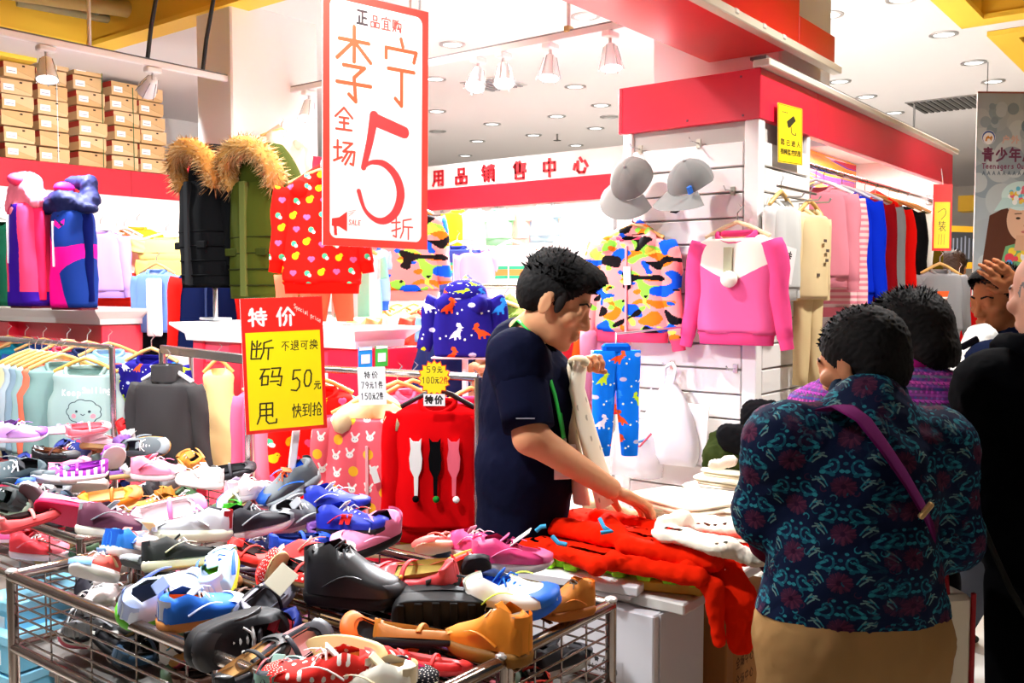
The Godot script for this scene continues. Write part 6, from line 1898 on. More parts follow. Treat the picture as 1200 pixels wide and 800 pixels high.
	obj("paper_tag", bx(Vector3(0.0, 0.36, 0.1), Vector3(0.2, 0.012, 0.3), 0.002, Basis(Vector3(1, 0, 0), -0.6)), mat("f4f0ec", 0.8), s)
	shoe("flat", "black clog with a pale oval opening", Vector3(-1.467, 0.905, -1.742), 280, 35, 0, 0.16, {"u":"1e1e22","a":"2a2a30","s":"26262a","l":"9a9aa8"})
	shoe("chunky", "black shoe lying with its wide ribbed sole towards us", Vector3(-1.373, 0.870, -1.536), -4, 0, -78, 0.24, {"u":"17171a","a":"5a5c60","s":"0e0e10","l":"101010"})
	shoe("runner", "white, blue and lime running shoe on the right of the near bin", Vector3(-1.258, 0.885, -1.641), -30, 10, 12, 0.215, {"u":"eef0e8","a":"1c6ad8","s":"2a6ae0","l":"1450c8","f":"c8e43a","lc":"2a80f0","h":"d8d8cc"})
	shoe("boot", "small orange-brown ankle boot at the bin's far corner", Vector3(-1.175, 0.875, -1.714), 210, 0, 0, 0.135, {"u":"c8782a","a":"e07a1c","s":"b86820","l":"c8bca8","lc":"7a6a5a"})
	shoe("flat", "plain black flat behind the orange ankle boot", Vector3(-1.265, 0.880, -1.747), 160, 0, 0, 0.16, {"u":"1c1a1a","a":"262424","s":"141314","l":"2a2422"})
	shoe("flat", "orange and black striped novelty shoe", Vector3(-1.459, 0.845, -1.396), 190, 30, -40, 0.165, {"u":"f0701c","a":"22252c","s":"1c1c22","l":"2a2a2e","t":"e8701c","bt":"f4f4f4"})
	shoe("flat", "brown leather sandal with a dark sole", Vector3(-1.362, 0.840, -1.437), -8, 0, -30, 0.2, {"u":"a8641c","a":"c07a2c","s":"1c1a18","l":"c08838"})
	shoe("boot", "tan orange boot against the near bin's side rail", Vector3(-1.223, 0.840, -1.496), 150, 0, 0, 0.19, {"u":"d8801c","a":"e88a20","s":"8a5a18","l":"f0e0c8","lc":"f0e0c0"})
	shoe("maryjane", "red polka-dot shoe upside down near the front rail", Vector3(-1.420, 0.850, -1.251), 150, -8, 110, 0.235, {"m":POLK,"a":"e83a34","s":"e4c68c","l":"e8c8a0","tm":POLK})
	shoe("flat", "dark sandal with a pink sole and yellow edge", Vector3(-1.538, 0.845, -1.235), 40, 20, 50, 0.18, {"u":"1c1c24","a":"2a2a34","s":"e4a0a0","l":"f0b0b0"})
	shoe("sneaker", "red dotted shoe with pale laces at the picture's bottom edge", Vector3(-1.378, 0.835, -1.170), 190, 5, 0, 0.2, {"m":POLK,"a":"f0e0d8","s":"f6efe6","l":"e88a3c","lc":"f4d8d4","tm":POLK})
	shoe("flat", "black shoe with white dots and a pink lining", Vector3(-1.302, 0.832, -1.300), -35, 0, 0, 0.19, {"m":BDOT,"a":"1a1a20","s":"f4ecdc","l":"c81c5c","tm":BDOT})
	shoe("flat", "small red slipper with a pale oval badge", Vector3(-1.276, 0.825, -1.386), -10, 0, -15, 0.15, {"u":"d82020","a":"e03030","s":"e04a4a","l":"f08a8a"})
	shoe("sneaker", "cream shoe at the picture's bottom edge", Vector3(-1.306, 0.820, -1.231), 170, 0, 0, 0.19, {"u":"f0ecdc","a":"e8d8b0","s":"f4f0e8","l":"c8a878"})
	shoe("flat", "black shoe with a tan lining beside the front rail", Vector3(-1.547, 0.835, -1.156), 60, 15, 0, 0.18, {"u":"1a1c20","ro":0.3,"a":"24262a","s":"141416","l":"c89a60"})
	shoe("sneaker", "dark shoe with a red heart badge beside the front rail", Vector3(-1.458, 0.825, -1.149), 80, 0, 0, 0.16, {"u":"2c3038","a":"9cc4b8","s":"c0c4c8","l":"24262a","f":"e83a40"})
	shoe("sneaker", "black trainer with two cream stripes", Vector3(-2.094, 0.900, -1.352), 20, 0, -20, 0.19, {"u":"1c1e1c","a":"26282a","s":"e8e0c8","l":"1a1a1a","f":"f0ecd0"})
	s = shoe("sneaker", "white and pink shoe under the paper tag", Vector3(-2.305, 0.900, -1.396), 250, 10, 0, 0.15, {"u":"f4e8e4","a":"f0b8b0","s":"f6f0ec","l":"c89aa0"})
	obj("paper_tag", bx(Vector3(0.0, 0.36, 0.1), Vector3(0.2, 0.012, 0.3), 0.002, Basis(Vector3(1, 0, 0), -0.6)), mat("e0bc7c", 0.8), s)
	shoe("flat", "plain red flat below the dark grey shoe", Vector3(-2.034, 0.890, -1.514), -40, 0, 0, 0.17, {"u":"d82c28","a":"e03c34","s":"6a1414","l":"2a1414"})
	shoe("flat", "small royal blue shoe below the grey one", Vector3(-1.990, 0.910, -1.637), 30, 0, 0, 0.16, {"u":"1848c0","a":"1c50d0","s":"1a3a90","l":"10205a"})
	shoe("flat", "white shoe stood up to show a blue oval sole", Vector3(-2.454, 0.950, -1.736), -100, -10, -80, 0.17, {"u":"e8ecec","a":"d8e0e4","s":"1c8ae0","l":"c8b878"})
	shoe("sneaker", "white trainer with a dark lining at the bin's back rail", Vector3(-2.699, 0.955, -1.799), 150, 0, 10, 0.18, {"u":"f6f4f2","a":"e8e6e4","s":"f6f4f0","l":"24242c"})
	shoe("flat", "black flat with a grey sole at the bin's back rail", Vector3(-2.722, 0.965, -1.941), 20, 10, 20, 0.17, {"u":"26262a","a":"34343a","s":"c8c8c8","l":"17171a"})
	shoe("sneaker", "pale pink trainer between the white shoe and the blue one", Vector3(-2.472, 0.945, -1.832), 60, 0, 0, 0.17, {"u":"fbe8ec","a":"f4c8d0","s":"faf2f2","l":"e8a8b4"})
	shoe("flat", "tiny green shoe behind the blue sole", Vector3(-2.409, 0.935, -1.722), 100, 0, 0, 0.12, {"u":"3ab81c","a":"4ac82c","s":"2a8a14","l":"1c5a10"})
	shoe("sneaker", "red trainer behind the left bin's wires", Vector3(-3.014, 0.750, -1.428), -15, 0, 0, 0.19, {"u":"f0404c","a":"f8788a","s":"fbd8e0","l":"c02030"})
	shoe("flat", "pink shoe behind the left bin's wires", Vector3(-3.209, 0.770, -1.449), 10, 0, 0, 0.17, {"u":"e85a94","a":"f090b8","s":"f8d0e0","l":"b02a60"})
	shoe("maryjane", "rose strap shoe behind the left bin's wires", Vector3(-3.111, 0.770, -1.526), 30, 0, 0, 0.17, {"u":"f47a90","a":"f8a0b0","s":"fbe0e6","l":"c83a50"})
	shoe("sneaker", "black trainer with white stripes behind the near bin's wires", Vector3(-2.449, 0.730, -1.327), -35, 0, 0, 0.19, {"u":"2c2a34","a":"e8e8ec","s":"f0f0f0","l":"1a1a1c","f":"f4f4f4"})
	shoe("flat", "red shoe behind the near bin's wires", Vector3(-2.225, 0.710, -1.319), 0, 0, 0, 0.18, {"u":"c03a2c","a":"d8503c","s":"3a2a20","l":"2a1a14"})
	shoe("runner", "white and teal shoe behind the near bin's wires", Vector3(-1.966, 0.700, -1.297), -30, 0, 0, 0.2, {"u":"f2f0ea","a":"1c8a9c","s":"f6f4ee","l":"1c6a7a"})
	shoe("maryjane", "tan strap shoe behind the near bin's wires", Vector3(-2.392, 0.690, -1.344), 20, 0, 0, 0.17, {"u":"a87a2c","a":"c0904a","s":"5a4020","l":"3a2a14"})
	shoe("sneaker", "dark shoe behind the right bin's wires", Vector3(-1.262, 0.700, -1.809), 40, 0, 0, 0.18, {"u":"3a3a3e","a":"5a5a60","s":"e8e4dc","l":"1a1a1c"})
	shoe("flat", "red shoe behind the right bin's wires", Vector3(-1.265, 0.690, -1.711), 100, 0, 0, 0.18, {"u":"d83a2c","a":"e8584c","s":"f0e0d0","l":"2a1414"})
	fill_shoes()


# the shoes lower in the heaps, seen between the others
func fill_shoes() -> void:
	var cols := [["1c1c20", "black"], ["2a3a8c", "blue"], ["8a8c90", "grey"], ["d8405a", "rose red"], ["f2e6e4", "off-white"], ["5a3a2a", "brown"], ["e88ab0", "pink"], ["3c5a3a", "dark green"], ["7a4a9c", "violet"], ["c8842c", "tan"], ["c81c20", "scarlet"], ["34506a", "slate blue"], ["f0c8d0", "blush"]]
	var soles := [["f0ece4", "white"], ["1a1a1c", "black"], ["c8a068", "gum"], ["e86a80", "pink"]]
	var kinds := ["sneaker", "maryjane", "flat", "runner"]
	var kw := ["trainer", "strap shoe", "slip-on", "running shoe"]
	var g := RandomNumberGenerator.new()
	g.seed = 21
	var areas := [[-2.5, -1.2, -1.45, -1.15, 0.69, 0.17, "near bin", 50], [-2.5, -1.22, -1.88, -1.52, 0.7, 0.22, "second bin", 52], [-4.1, -2.78, -2.26, -1.45, 0.72, 0.3, "left bin", 70]]
	var n := 0
	for q in areas:
		for k in int(q[7]):
			var c: int = (n * 7 + k * 3) % 13
			var s: int = (n + k * 2 + k / 5) % 4
			var kd: int = (n * 3 + k + k / 7) % 4
			var fx := fposmod(k * 0.618 + 0.13, 1.0)
			var fz := g.randf()
			var up: float = q[4] + q[5] * (k % 3) / 2.0 * (0.5 + 0.5 * sin(PI * fx)) * (0.45 + 0.55 * (1.0 - fz))
			var p := Vector3(lerpf(q[0] + 0.08, q[1] - 0.08, fx), up, lerpf(q[2] + 0.06, q[3] - 0.06, fz))
			var where: String = ["left", "middle", "right"][mini(2, int(fx * 3.0))] + (" back" if fz < 0.5 else " front")
			shoe(kinds[kd], "%s %s with a %s sole half buried in the %s's %s" % [cols[c][1], kw[kd], soles[s][1], q[6], where], p, g.randf() * 360.0, g.randf_range(-14, 18), g.randf_range(-50, 50), g.randf_range(0.16, 0.2), {"u": cols[c][0], "s": soles[s][0], "a": Color(cols[c][0]).lightened(0.15).to_html(false), "l": "2a2422"}, "half-buried shoes in the " + q[6])
			n += 1


# Signed-distance bodies meshed as surface nets.
# bone: [a, b, ra, rb, squash direction or null, squash factor]; ellipsoid: ["e", centre, radii, basis]; cut: ["-", centre, radii, basis]
class Field:
	var lo: Vector3
	var cell: float
	var nx: int
	var ny: int
	var nz: int
	var f := PackedFloat32Array()

	func _init(bones: Array, c: float, k: float) -> void:
		cell = c
		lo = Vector3.ONE * 1e9
		var hi := Vector3.ONE * -1e9
		var pad := k + 3.0 * c
		var boxes := []
		for q in bones:
			var l: Vector3
			var h: Vector3
			if q[0] is String:
				var r: float = maxf(q[2].x, maxf(q[2].y, q[2].z)) + pad
				l = q[1] - Vector3.ONE * r
				h = q[1] + Vector3.ONE * r
			else:
				var r := maxf(q[2], q[3]) + pad
				if q.size() > 5 and q[5] < 1.0:
					r = maxf(q[2], q[3]) / q[5] + pad
				l = q[0].min(q[1]) - Vector3.ONE * r
				h = q[0].max(q[1]) + Vector3.ONE * r
			boxes.append([l, h])
			if not (q[0] is String and q[0] == "-"):
				lo = lo.min(l)
				hi = hi.max(h)
		nx = int((hi.x - lo.x) / c) + 2
		ny = int((hi.y - lo.y) / c) + 2
		nz = int((hi.z - lo.z) / c) + 2
		f.resize(nx * ny * nz)
		f.fill(1.0)
		for n in bones.size():
			var q = bones[n]
			var i0 := Vector3i(((boxes[n][0] - lo) / c).floor()).clamp(Vector3i.ZERO, Vector3i(nx - 1, ny - 1, nz - 1))
			var i1 := Vector3i(((boxes[n][1] - lo) / c).ceil()).clamp(Vector3i.ZERO, Vector3i(nx - 1, ny - 1, nz - 1))
			if q[0] is String:
				var ce: Vector3 = q[1]
				var ra: Vector3 = q[2]
				var inv: Basis = (q[3] as Basis).inverse() if q.size() > 3 else Basis()
				var rm := minf(ra.x, minf(ra.y, ra.z))
				var neg: bool = q[0] == "-"
				for z in range(i0.z, i1.z + 1):
					for y in range(i0.y, i1.y + 1):
						var at := (z * ny + y) * nx
						for x in range(i0.x, i1.x + 1):
							var p := inv * (lo + Vector3(x, y, z) * c - ce)
							var d := ((p / ra).length() - 1.0) * rm
							var g := f[at + x]
							if neg:
								var h2 := clampf(0.5 - 0.5 * (g + d) / k, 0.0, 1.0)
								f[at + x] = lerpf(g, -d, h2) + k * h2 * (1.0 - h2)
							else:
								var h2 := clampf(0.5 + 0.5 * (g - d) / k, 0.0, 1.0)
								f[at + x] = lerpf(g, d, h2) - k * h2 * (1.0 - h2)
			else:
				var a: Vector3 = q[0]
				var ba: Vector3 = q[1] - q[0]
				var bl := maxf(ba.length_squared(), 1e-9)
				var ra: float = q[2]
				var rb: float = q[3]
				var sq: bool = q.size() > 5
				var sd: Vector3 = q[4] if sq else Vector3.ZERO
				var sf: float = q[5] - 1.0 if sq else 0.0
				for z in range(i0.z, i1.z + 1):
					for y in range(i0.y, i1.y + 1):
						var at := (z * ny + y) * nx
						for x in range(i0.x, i1.x + 1):
							var pa := lo + Vector3(x, y, z) * c - a
							var t := clampf(pa.dot(ba) / bl, 0.0, 1.0)
							var w := pa - ba * t
							if sq:
								w += sd * (w.dot(sd) * sf)
							var d := w.length() - (ra + (rb - ra) * t)
							var g := f[at + x]
							var h2 := clampf(0.5 + 0.5 * (g - d) / k, 0.0, 1.0)
							f[at + x] = lerpf(g, d, h2) - k * h2 * (1.0 - h2)

	# adds the surface to acc; keep(p) says which vertices stay (for open hems) through cutting planes [point, normal]: only the side the normal points to stays
	func net(acc: Acc, planes := [], wave := 100.0, ruffle := 0.0, noise: FastNoiseLite = null) -> void:
		var id := PackedInt32Array()
		id.resize(nx * ny * nz)
		id.fill(-1)
		var k0 := acc.v.size()
		var i0 := acc.i.size()
		var sx := 1
		var sy := nx
		var sz := nx * ny
		for z in nz - 1:
			for y in ny - 1:
				var row := (z * ny + y) * nx
				for x in nx - 1:
					var o := row + x
					var f0 := f[o]
					if f0 > cell * 2.5 or f0 < -cell * 2.5:
						continue
					var m := 0
					var s := Vector3.ZERO
					var v := [f0, f[o + sx], f[o + sy], f[o + sx + sy], f[o + sz], f[o + sx + sz], f[o + sy + sz], f[o + sx + sy + sz]]
					var neg := 0
					for q in v:
						if q < 0.0:
							neg += 1
					if neg == 0 or neg == 8:
						continue
					for e in [[0, 1], [2, 3], [4, 5], [6, 7], [0, 2], [1, 3], [4, 6], [5, 7], [0, 4], [1, 5], [2, 6], [3, 7]]:
						var a: float = v[e[0]]
						var b: float = v[e[1]]
						if (a < 0.0) != (b < 0.0):
							var t := a / (a - b)
							var pa := Vector3(e[0] & 1, (e[0] >> 1) & 1, e[0] >> 2)
							var pb := Vector3(e[1] & 1, (e[1] >> 1) & 1, e[1] >> 2)
							s += pa.lerp(pb, t)
							m += 1
					id[o] = acc.v.size()
					var p := lo + (Vector3(x, y, z) + s / m) * cell
					if noise:
						var g := Vector3(v[1] - v[0], v[2] - v[0], v[4] - v[0]).normalized()
						p += g * ruffle * (noise.get_noise_3dv(p * wave) + 0.4 * noise.get_noise_3dv(p * wave * 2.3))
					acc.v.append(p)
					acc.uv.append(Vector2(p.x, p.y))
		for z in range(1, nz - 1):
			for y in range(1, ny - 1):
				var row := (z * ny + y) * nx
				for x in range(1, nx - 1):
					var o := row + x
					if id[o] < 0 and absf(f[o]) > cell * 2.5:
						continue
					for ax in 3:
						var st: int = [sx, sy, sz][ax]
						if (f[o] < 0.0) == (f[o + st] < 0.0):
							continue
						var b: int = [sy, sz, sx][ax]
						var c: int = [sz, sx, sy][ax]
						var q := [id[o], id[o - b], id[o - b - c], id[o - c]]
						if q.min() < 0:
							continue
						if planes:
							var mid: Vector3 = (acc.v[q[0]] + acc.v[q[1]] + acc.v[q[2]] + acc.v[q[3]]) * 0.25
							var out := false
							for pl in planes:
								if (mid - pl[0]).dot(pl[1]) < 0.0 and (pl.size() < 3 or mid.distance_to(pl[0]) < pl[2]):
									out = true
							if out:
								continue
						if f[o] < 0.0:
							acc.i.append_array([q[0], q[2], q[1], q[0], q[3], q[2]])
						else:
							acc.i.append_array([q[0], q[1], q[2], q[0], q[2], q[3]])
		acc.finish(k0, i0, false)


func sdf(bones: Array, cell: float, k: float, planes := [], ruffle := 0.0) -> ArrayMesh:
	var a := Acc.new()
	Field.new(bones, cell, k).net(a, planes, 15.0, ruffle, nz if ruffle > 0.0 else null)
	return a.mesh()


# A head in its own axes: y up, z out of the face, origin between the ears
func head_bones(fem := false) -> Array:
	var b := [
		["e", Vector3(0, 0.042, -0.012), Vector3(0.076, 0.082, 0.096)],
		["e", Vector3(0, -0.02, 0.02), Vector3(0.062, 0.085, 0.068)],
		["e", Vector3(0, -0.062, 0.036), Vector3(0.048, 0.046, 0.05)],
		["e", Vector3(0, -0.094, 0.066), Vector3(0.022, 0.018, 0.02)],
		[Vector3(-0.034, 0.03, 0.078), Vector3(0.034, 0.03, 0.078), 0.012, 0.012],
		[Vector3(0, 0.016, 0.088), Vector3(0, -0.022, 0.105), 0.008, 0.0115],
		[Vector3(-0.013, -0.026, 0.093), Vector3(0.013, -0.026, 0.093), 0.009, 0.009],
		[Vector3(-0.018, -0.053, 0.09), Vector3(0.018, -0.053, 0.09), 0.0065, 0.0065],
		[Vector3(-0.015, -0.064, 0.088), Vector3(0.015, -0.064, 0.088), 0.0075, 0.0075],
		["e", Vector3(-0.046, -0.012, 0.058), Vector3(0.022, 0.02, 0.022)],
		["e", Vector3(0.046, -0.012, 0.058), Vector3(0.022, 0.02, 0.022)],
		["-", Vector3(-0.032, 0.012, 0.103), Vector3(0.018, 0.01, 0.014)],
		["-", Vector3(0.032, 0.012, 0.103), Vector3(0.018, 0.01, 0.014)],
		["e", Vector3(-0.032, 0.009, 0.079), Vector3(0.014, 0.011, 0.01)],
		["e", Vector3(0.032, 0.009, 0.079), Vector3(0.014, 0.011, 0.01)],
	]
	for s in [-1.0, 1.0]:
		b.append(["e", Vector3(s * 0.08, -0.002, -0.012), Vector3(0.009, 0.032, 0.021), Basis(Vector3(0, 1, 0), s * 0.35)])
		b.append(["-", Vector3(s * 0.09, 0.0, -0.006), Vector3(0.006, 0.018, 0.01), Basis(Vector3(0, 1, 0), s * 0.35)])
	return b


func moved(bones: Array, xf: Transform3D) -> Array:
	var r := []
	for q in bones:
		if q[0] is String:
			r.append([q[0], xf * q[1], q[2], xf.basis.orthonormalized() * (q[3] if q.size() > 3 else Basis())])
		else:
			var n: Array = q.duplicate()
			n[0] = xf * q[0]
			n[1] = xf * q[1]
			r.append(n)
	return r


# a hand: wrist point, direction of the fingers, palm normal; curl 0 straight to 1 closed; side +1 thumb towards the cross product
func hand_bones(w: Vector3, dir: Vector3, palm: Vector3, side: float, curl: float, sc := 1.0) -> Array:
	var d := dir.normalized()
	var n := (palm - d * palm.dot(d)).normalized()
	var s := d.cross(n) * side
	var b := [[w, w + d * 0.045 * sc, 0.024 * sc, 0.026 * sc, n, 1.6], [w + d * 0.04 * sc + s * 0.02 * sc, w + d * 0.085 * sc + s * 0.026 * sc, 0.02 * sc, 0.016 * sc, n, 1.4], [w + d * 0.04 * sc - s * 0.016 * sc, w + d * 0.082 * sc - s * 0.024 * sc, 0.02 * sc, 0.015 * sc, n, 1.4]]
	for k in 4:
		var off: Vector3 = s * (0.031 - 0.021 * k) * sc
		var l: float = [0.07, 0.078, 0.073, 0.058][k] * sc
		var p := w + d * (0.088 - 0.004 * absf(k - 1)) * sc + off
		var ang := curl * 0.5
		var dirk: Vector3 = d
		for j in 3:
			var seg: float = l * [0.46, 0.31, 0.23][j]
			dirk = (d * cos(ang) + n * sin(ang)).normalized()
			var e: Vector3 = p + dirk * seg
			b.append([p, e, (0.0092 - 0.0008 * j) * sc, (0.0085 - 0.0008 * j) * sc])
			p = e
			ang += curl * 1.1
	var tp := w + d * 0.028 * sc + s * 0.024 * sc
	var td := (d * 0.62 + s * 0.72 + n * (0.25 + 0.5 * curl)).normalized()
	var t1 := tp + td * 0.04 * sc
	var td2 := (d * 0.9 + s * 0.2 + n * (0.2 + 0.6 * curl)).normalized()
	b.append([tp, t1, 0.0125 * sc, 0.0105 * sc])
	b.append([t1, t1 + td2 * 0.032 * sc, 0.0105 * sc, 0.0085 * sc])
	return b


func body_mesh(parts: Array) -> ArrayMesh:
	# parts: [bones, cell, smoothing, planes]
	var a := Acc.new()
	for p in parts:
		Field.new(p[0], p[1], p[2]).net(a, p[3] if p.size() > 3 else [])
	return a.mesh()


func skin(c: String) -> Material:
	var m := mat(c, 0.62)
	if not m.subsurf_scatter_enabled:
		m.subsurf_scatter_enabled = true
		m.subsurf_scatter_strength = 0.08
	return m


func face_details(t: Node3D, xf: Transform3D, hairc: String, eyes_open := 0.4) -> void:
	for s in [-1.0, 1.0]:
		var a := Acc.new()
		a.tube([xf * Vector3(s * 0.014, 0.034, 0.089), xf * Vector3(s * 0.034, 0.04, 0.085), xf * Vector3(s * 0.053, 0.032, 0.07)], 0.0042, 6, 0.003)
		obj("eyebrow", a.mesh(), mat(hairc, 0.9), t)
		a = Acc.new()
		a.ball(xf * Vector3(s * 0.032, 0.008, 0.0798), Vector3(0.011, 0.0018 + 0.004 * eyes_open, 0.006), xf.basis, 10, 6)
		obj("eye", a.mesh(), mat("1a1210", 0.3), t)
	var a := Acc.new()
	a.tube([xf * Vector3(-0.02, -0.058, 0.092), xf * Vector3(0, -0.0575, 0.0975), xf * Vector3(0.02, -0.058, 0.092)], 0.003, 6, 0.003)
	obj("mouth", a.mesh(), mat("9a5048", 0.5), t)


func head_frame(at: Vector3, look: Vector3, tilt := 0.0) -> Transform3D:
	var z := look.normalized()
	var x := Vector3.UP.cross(z).normalized()
	var y := z.cross(x).normalized()
	return Transform3D(Basis(x, y, z) * Basis(Vector3(0, 0, 1), tilt), at)


# spiky or cropped hair: a cap of ellipsoids cut by the hairline, with tufts
func hair_mesh(xf: Transform3D, extra: Array, planes: Array, tufts: int, tl: float, seed_: int, spread := 0.75) -> ArrayMesh:
	var bones := [["e", Vector3(0, 0.05, -0.018), Vector3(0.082, 0.086, 0.1)]]
	bones.append_array(extra)
	var pl := []
	for p in planes:
		pl.append([xf * p[0], (xf.basis * p[1]).normalized()])
	var a := Acc.new()
	Field.new(moved(bones, xf), 0.006, 0.02).net(a, pl, 100.0, 0.004, nz)
	var g := RandomNumberGenerator.new()
	g.seed = seed_
	for k in tufts:
		var d := Vector3(g.randfn(), absf(g.randfn()) + 0.25, g.randfn()).normalized()
		var p := Vector3(0, 0.05, -0.018) + d * Vector3(0.082, 0.086, 0.1) * 0.97
		var ok := true
		for q in planes:
			ok = ok and (p - q[0]).dot(q[1].normalized()) > 0.002
		if not ok:
			continue
		var dd := (d * spread + Vector3(g.randf_range(-0.4, 0.4), g.randf_range(-0.2, 0.4), g.randf_range(-0.2, 0.6))).normalized()
		var s := dd.cross(Vector3(g.randfn(), g.randfn(), g.randfn())).normalized() * 0.006
		a.tri(xf * (p - s), xf * (p + s), xf * (p + dd * tl * g.randf_range(0.5, 1.2)), xf.basis * d)
	return a.mesh()


func people() -> void:
	vendor()
	woman_teal()
	woman_purple()
	man_hood()
	man_hand()
	far_people()


func vendor() -> void:
	# stands sideways behind the bins, looking down at the goods
	var t := thing("person", "vendor in a navy t-shirt with a green lanyard, sorting clothes", "person")
	var R := Vector3(0.790, 0, -0.613)
	var Fh := Vector3(-0.613, 0, -0.790)
	var look := (R * 0.9 - Fh * 0.22 + Vector3(0, -0.42, 0))
	var hx := head_frame(Vector3(-1.522, 1.560, -2.160), look)
	var sk := "d0946a"
	var sr := Vector3(-1.607, 1.409, -2.095)
	var sl_ := Vector3(-1.780, 1.401, -2.391)
	var chest := Vector3(-1.672, 1.291, -2.247)
	var belly := Vector3(-1.684, 1.079, -2.237)
	var hip := Vector3(-1.708, 0.828, -2.244)
	var er := Vector3(-1.529, 1.201, -2.054)
	var wr := Vector3(-1.377, 1.051, -2.223)
	var el := Vector3(-1.669, 1.238, -2.375)
	var wl := Vector3(-1.590, 1.354, -2.361)
	var nb := Vector3(-1.704, 1.449, -2.222)
	var squash := R
	# body: head, neck, forearms, hands, legs in one mesh
	var neck := [nb, hx * Vector3(0, -0.05, -0.01), 0.058, 0.054]
	var hd := moved(head_bones(), hx)
	hd.append(neck)
	var hl := hand_bones(wl, Vector3(-1.518, 1.406, -2.315) - wl, Fh * -0.5 + R * 0.3 - Vector3.UP, 1.0, 0.85)
	var hr := hand_bones(wr, Vector3(-1.329, 0.999, -2.310) - wr, Vector3(0.1, -1, 0.1), 1.0, 0.35, 1.08)
	var arms := [[er, wr, 0.047, 0.03], [el, wl, 0.044, 0.029], [er.lerp(sr, 0.4), er, 0.05, 0.047], [el.lerp(sl_, 0.4), el, 0.05, 0.044]]
	var legs := []
	for s in [-1.0, 1.0]:
		var f := Vector3(-1.716, 0.407, -2.238)
		var kn: Vector3 = Vector3(hip.x, 0.48, hip.z) + Fh * 0.1 * s
		legs.append([hip + Fh * 0.09 * s, kn, 0.085, 0.06])
		legs.append([kn, Vector3(hip.x, 0.08, hip.z) + Fh * 0.11 * s, 0.058, 0.04])
		legs.append([Vector3(hip.x, 0.045, hip.z) + Fh * 0.11 * s, Vector3(hip.x, 0.035, hip.z) + Fh * 0.11 * s + R * 0.16, 0.042, 0.034])
	obj("body", body_mesh([[hd, 0.0042, 0.012], [arms, 0.01, 0.02], [hl, 0.0035, 0.006], [hr, 0.0035, 0.006], [legs, 0.016, 0.03], [[[hip, chest, 0.12, 0.13, squash, 1.0]], 0.016, 0.02]]), skin(sk), t)
	face_details(t, hx, "17110e", 0.0)
	# shirt
	var sb := [[hip, belly, 0.135, 0.14, Fh, 0.8], [belly, chest, 0.14, 0.142, Fh, 0.8], [chest, nb.lerp(chest, 0.3), 0.14, 0.085, Fh, 0.8], [sr, sl_, 0.075, 0.075], [sr, sr.lerp(er, 0.25), 0.078, 0.074], [sl_, sl_.lerp(el, 0.25), 0.072, 0.066], [nb.lerp(chest, 0.1), chest, 0.085, 0.12]]
	var shirt := obj("shirt", sdf(sb, 0.011, 0.05, [[nb + (hx.origin - nb) * 0.3, (nb - hx.origin).normalized(), 0.1]], 0.004), cloth("161a34", 0.2), t)
	for q in [[sr, er, 0.9], [sl_, el, 0.8]]:
		var sv := Acc.new()
		sv.tube([q[0], q[0].lerp(q[1], q[2] * 0.4), q[0].lerp(q[1], q[2] * 0.75), q[0].lerp(q[1], q[2]), q[0].lerp(q[1], q[2] - 0.02)], 0.077, 18, 0.069, false)
		obj("sleeve", sv.mesh(), cloth("161a34", 0.2), t)
	obj("sleeve_logo", bx(sr.lerp(er, 0.72) - Fh * 0.077 - R * 0.005, Vector3(0.05, 0.003, 0.003), 0.0, Basis(Vector3.UP, deg_to_rad(37.8))), mat("8a8c98", 0.6), shirt)
	obj("trousers", sdf([[hip + Vector3(0, 0.02, 0), hip - Vector3(0, 0.1, 0), 0.13, 0.12, Fh, 0.8], [hip + Fh * 0.09, Vector3(hip.x, 0.1, hip.z) + Fh * 0.11, 0.1, 0.065], [hip - Fh * 0.09, Vector3(hip.x, 0.1, hip.z) - Fh * 0.11, 0.1, 0.065]], 0.016, 0.03), cloth("14161e"), t)
	# hair: thick swept top, faded sides
	obj("hair", hair_mesh(hx, [["e", Vector3(0, 0.095, 0.045), Vector3(0.066, 0.05, 0.07)], ["e", Vector3(0, 0.02, -0.06), Vector3(0.078, 0.075, 0.062)], ["e", Vector3(0, 0.1, -0.03), Vector3(0.07, 0.05, 0.08)]], [[Vector3(0, 0.072, 0.075), Vector3(0, 0.42, -0.52)], [Vector3(0, -0.035, -0.03), Vector3(0, 1, -0.25)]], 900, 0.03, 5), mat("0c0908", 0.8), t)
	for s in [-1.0, 1.0]:
		var sb_ := Acc.new()
		sb_.ball(hx * Vector3(s * 0.0715, 0.02, 0.022), Vector3(0.006, 0.034, 0.014), hx.basis, 8, 8)
		obj("sideburn", sb_.mesh(), mat("1c1512", 0.8), t)
	# lanyard and badge
	var a := Acc.new()
	var lp := [Vector3(-1.651, 1.493, -2.136), Vector3(-1.613, 1.514, -2.115), Vector3(-1.571, 1.486, -2.110), Vector3(-1.532, 1.402, -2.121), Vector3(-1.512, 1.311, -2.143), Vector3(-1.505, 1.218, -2.167), Vector3(-1.503, 1.179, -2.176)]
	a.tube(lp, 0.0125, 6, -1.0, true, 0.3)
	a.tube([Vector3(-1.700, 1.487, -2.301), Vector3(-1.554, 1.413, -2.161), Vector3(-1.516, 1.289, -2.165), Vector3(-1.505, 1.178, -2.180)], 0.007, 6, -1.0, true, 0.35)
	obj("lanyard", a.mesh(), mat("1ca83c", 0.6), t)
	obj("badge", bx(Vector3(-1.498, 1.119, -2.173), Vector3(0.062, 0.098, 0.004), 0.001, Basis(Vector3.UP, deg_to_rad(50))), mat("d8e0e0", 0.3), t)
	obj("badge_clip", bx(Vector3(-1.500, 1.175, -2.172), Vector3(0.014, 0.022, 0.008), 0.002), mat("c8ccd0", 0.3, 0.7), t)
	# the cream trousers he holds up
	var g := thing("trousers_pair", "cream child's trousers held up in the vendor's hand", "trousers")
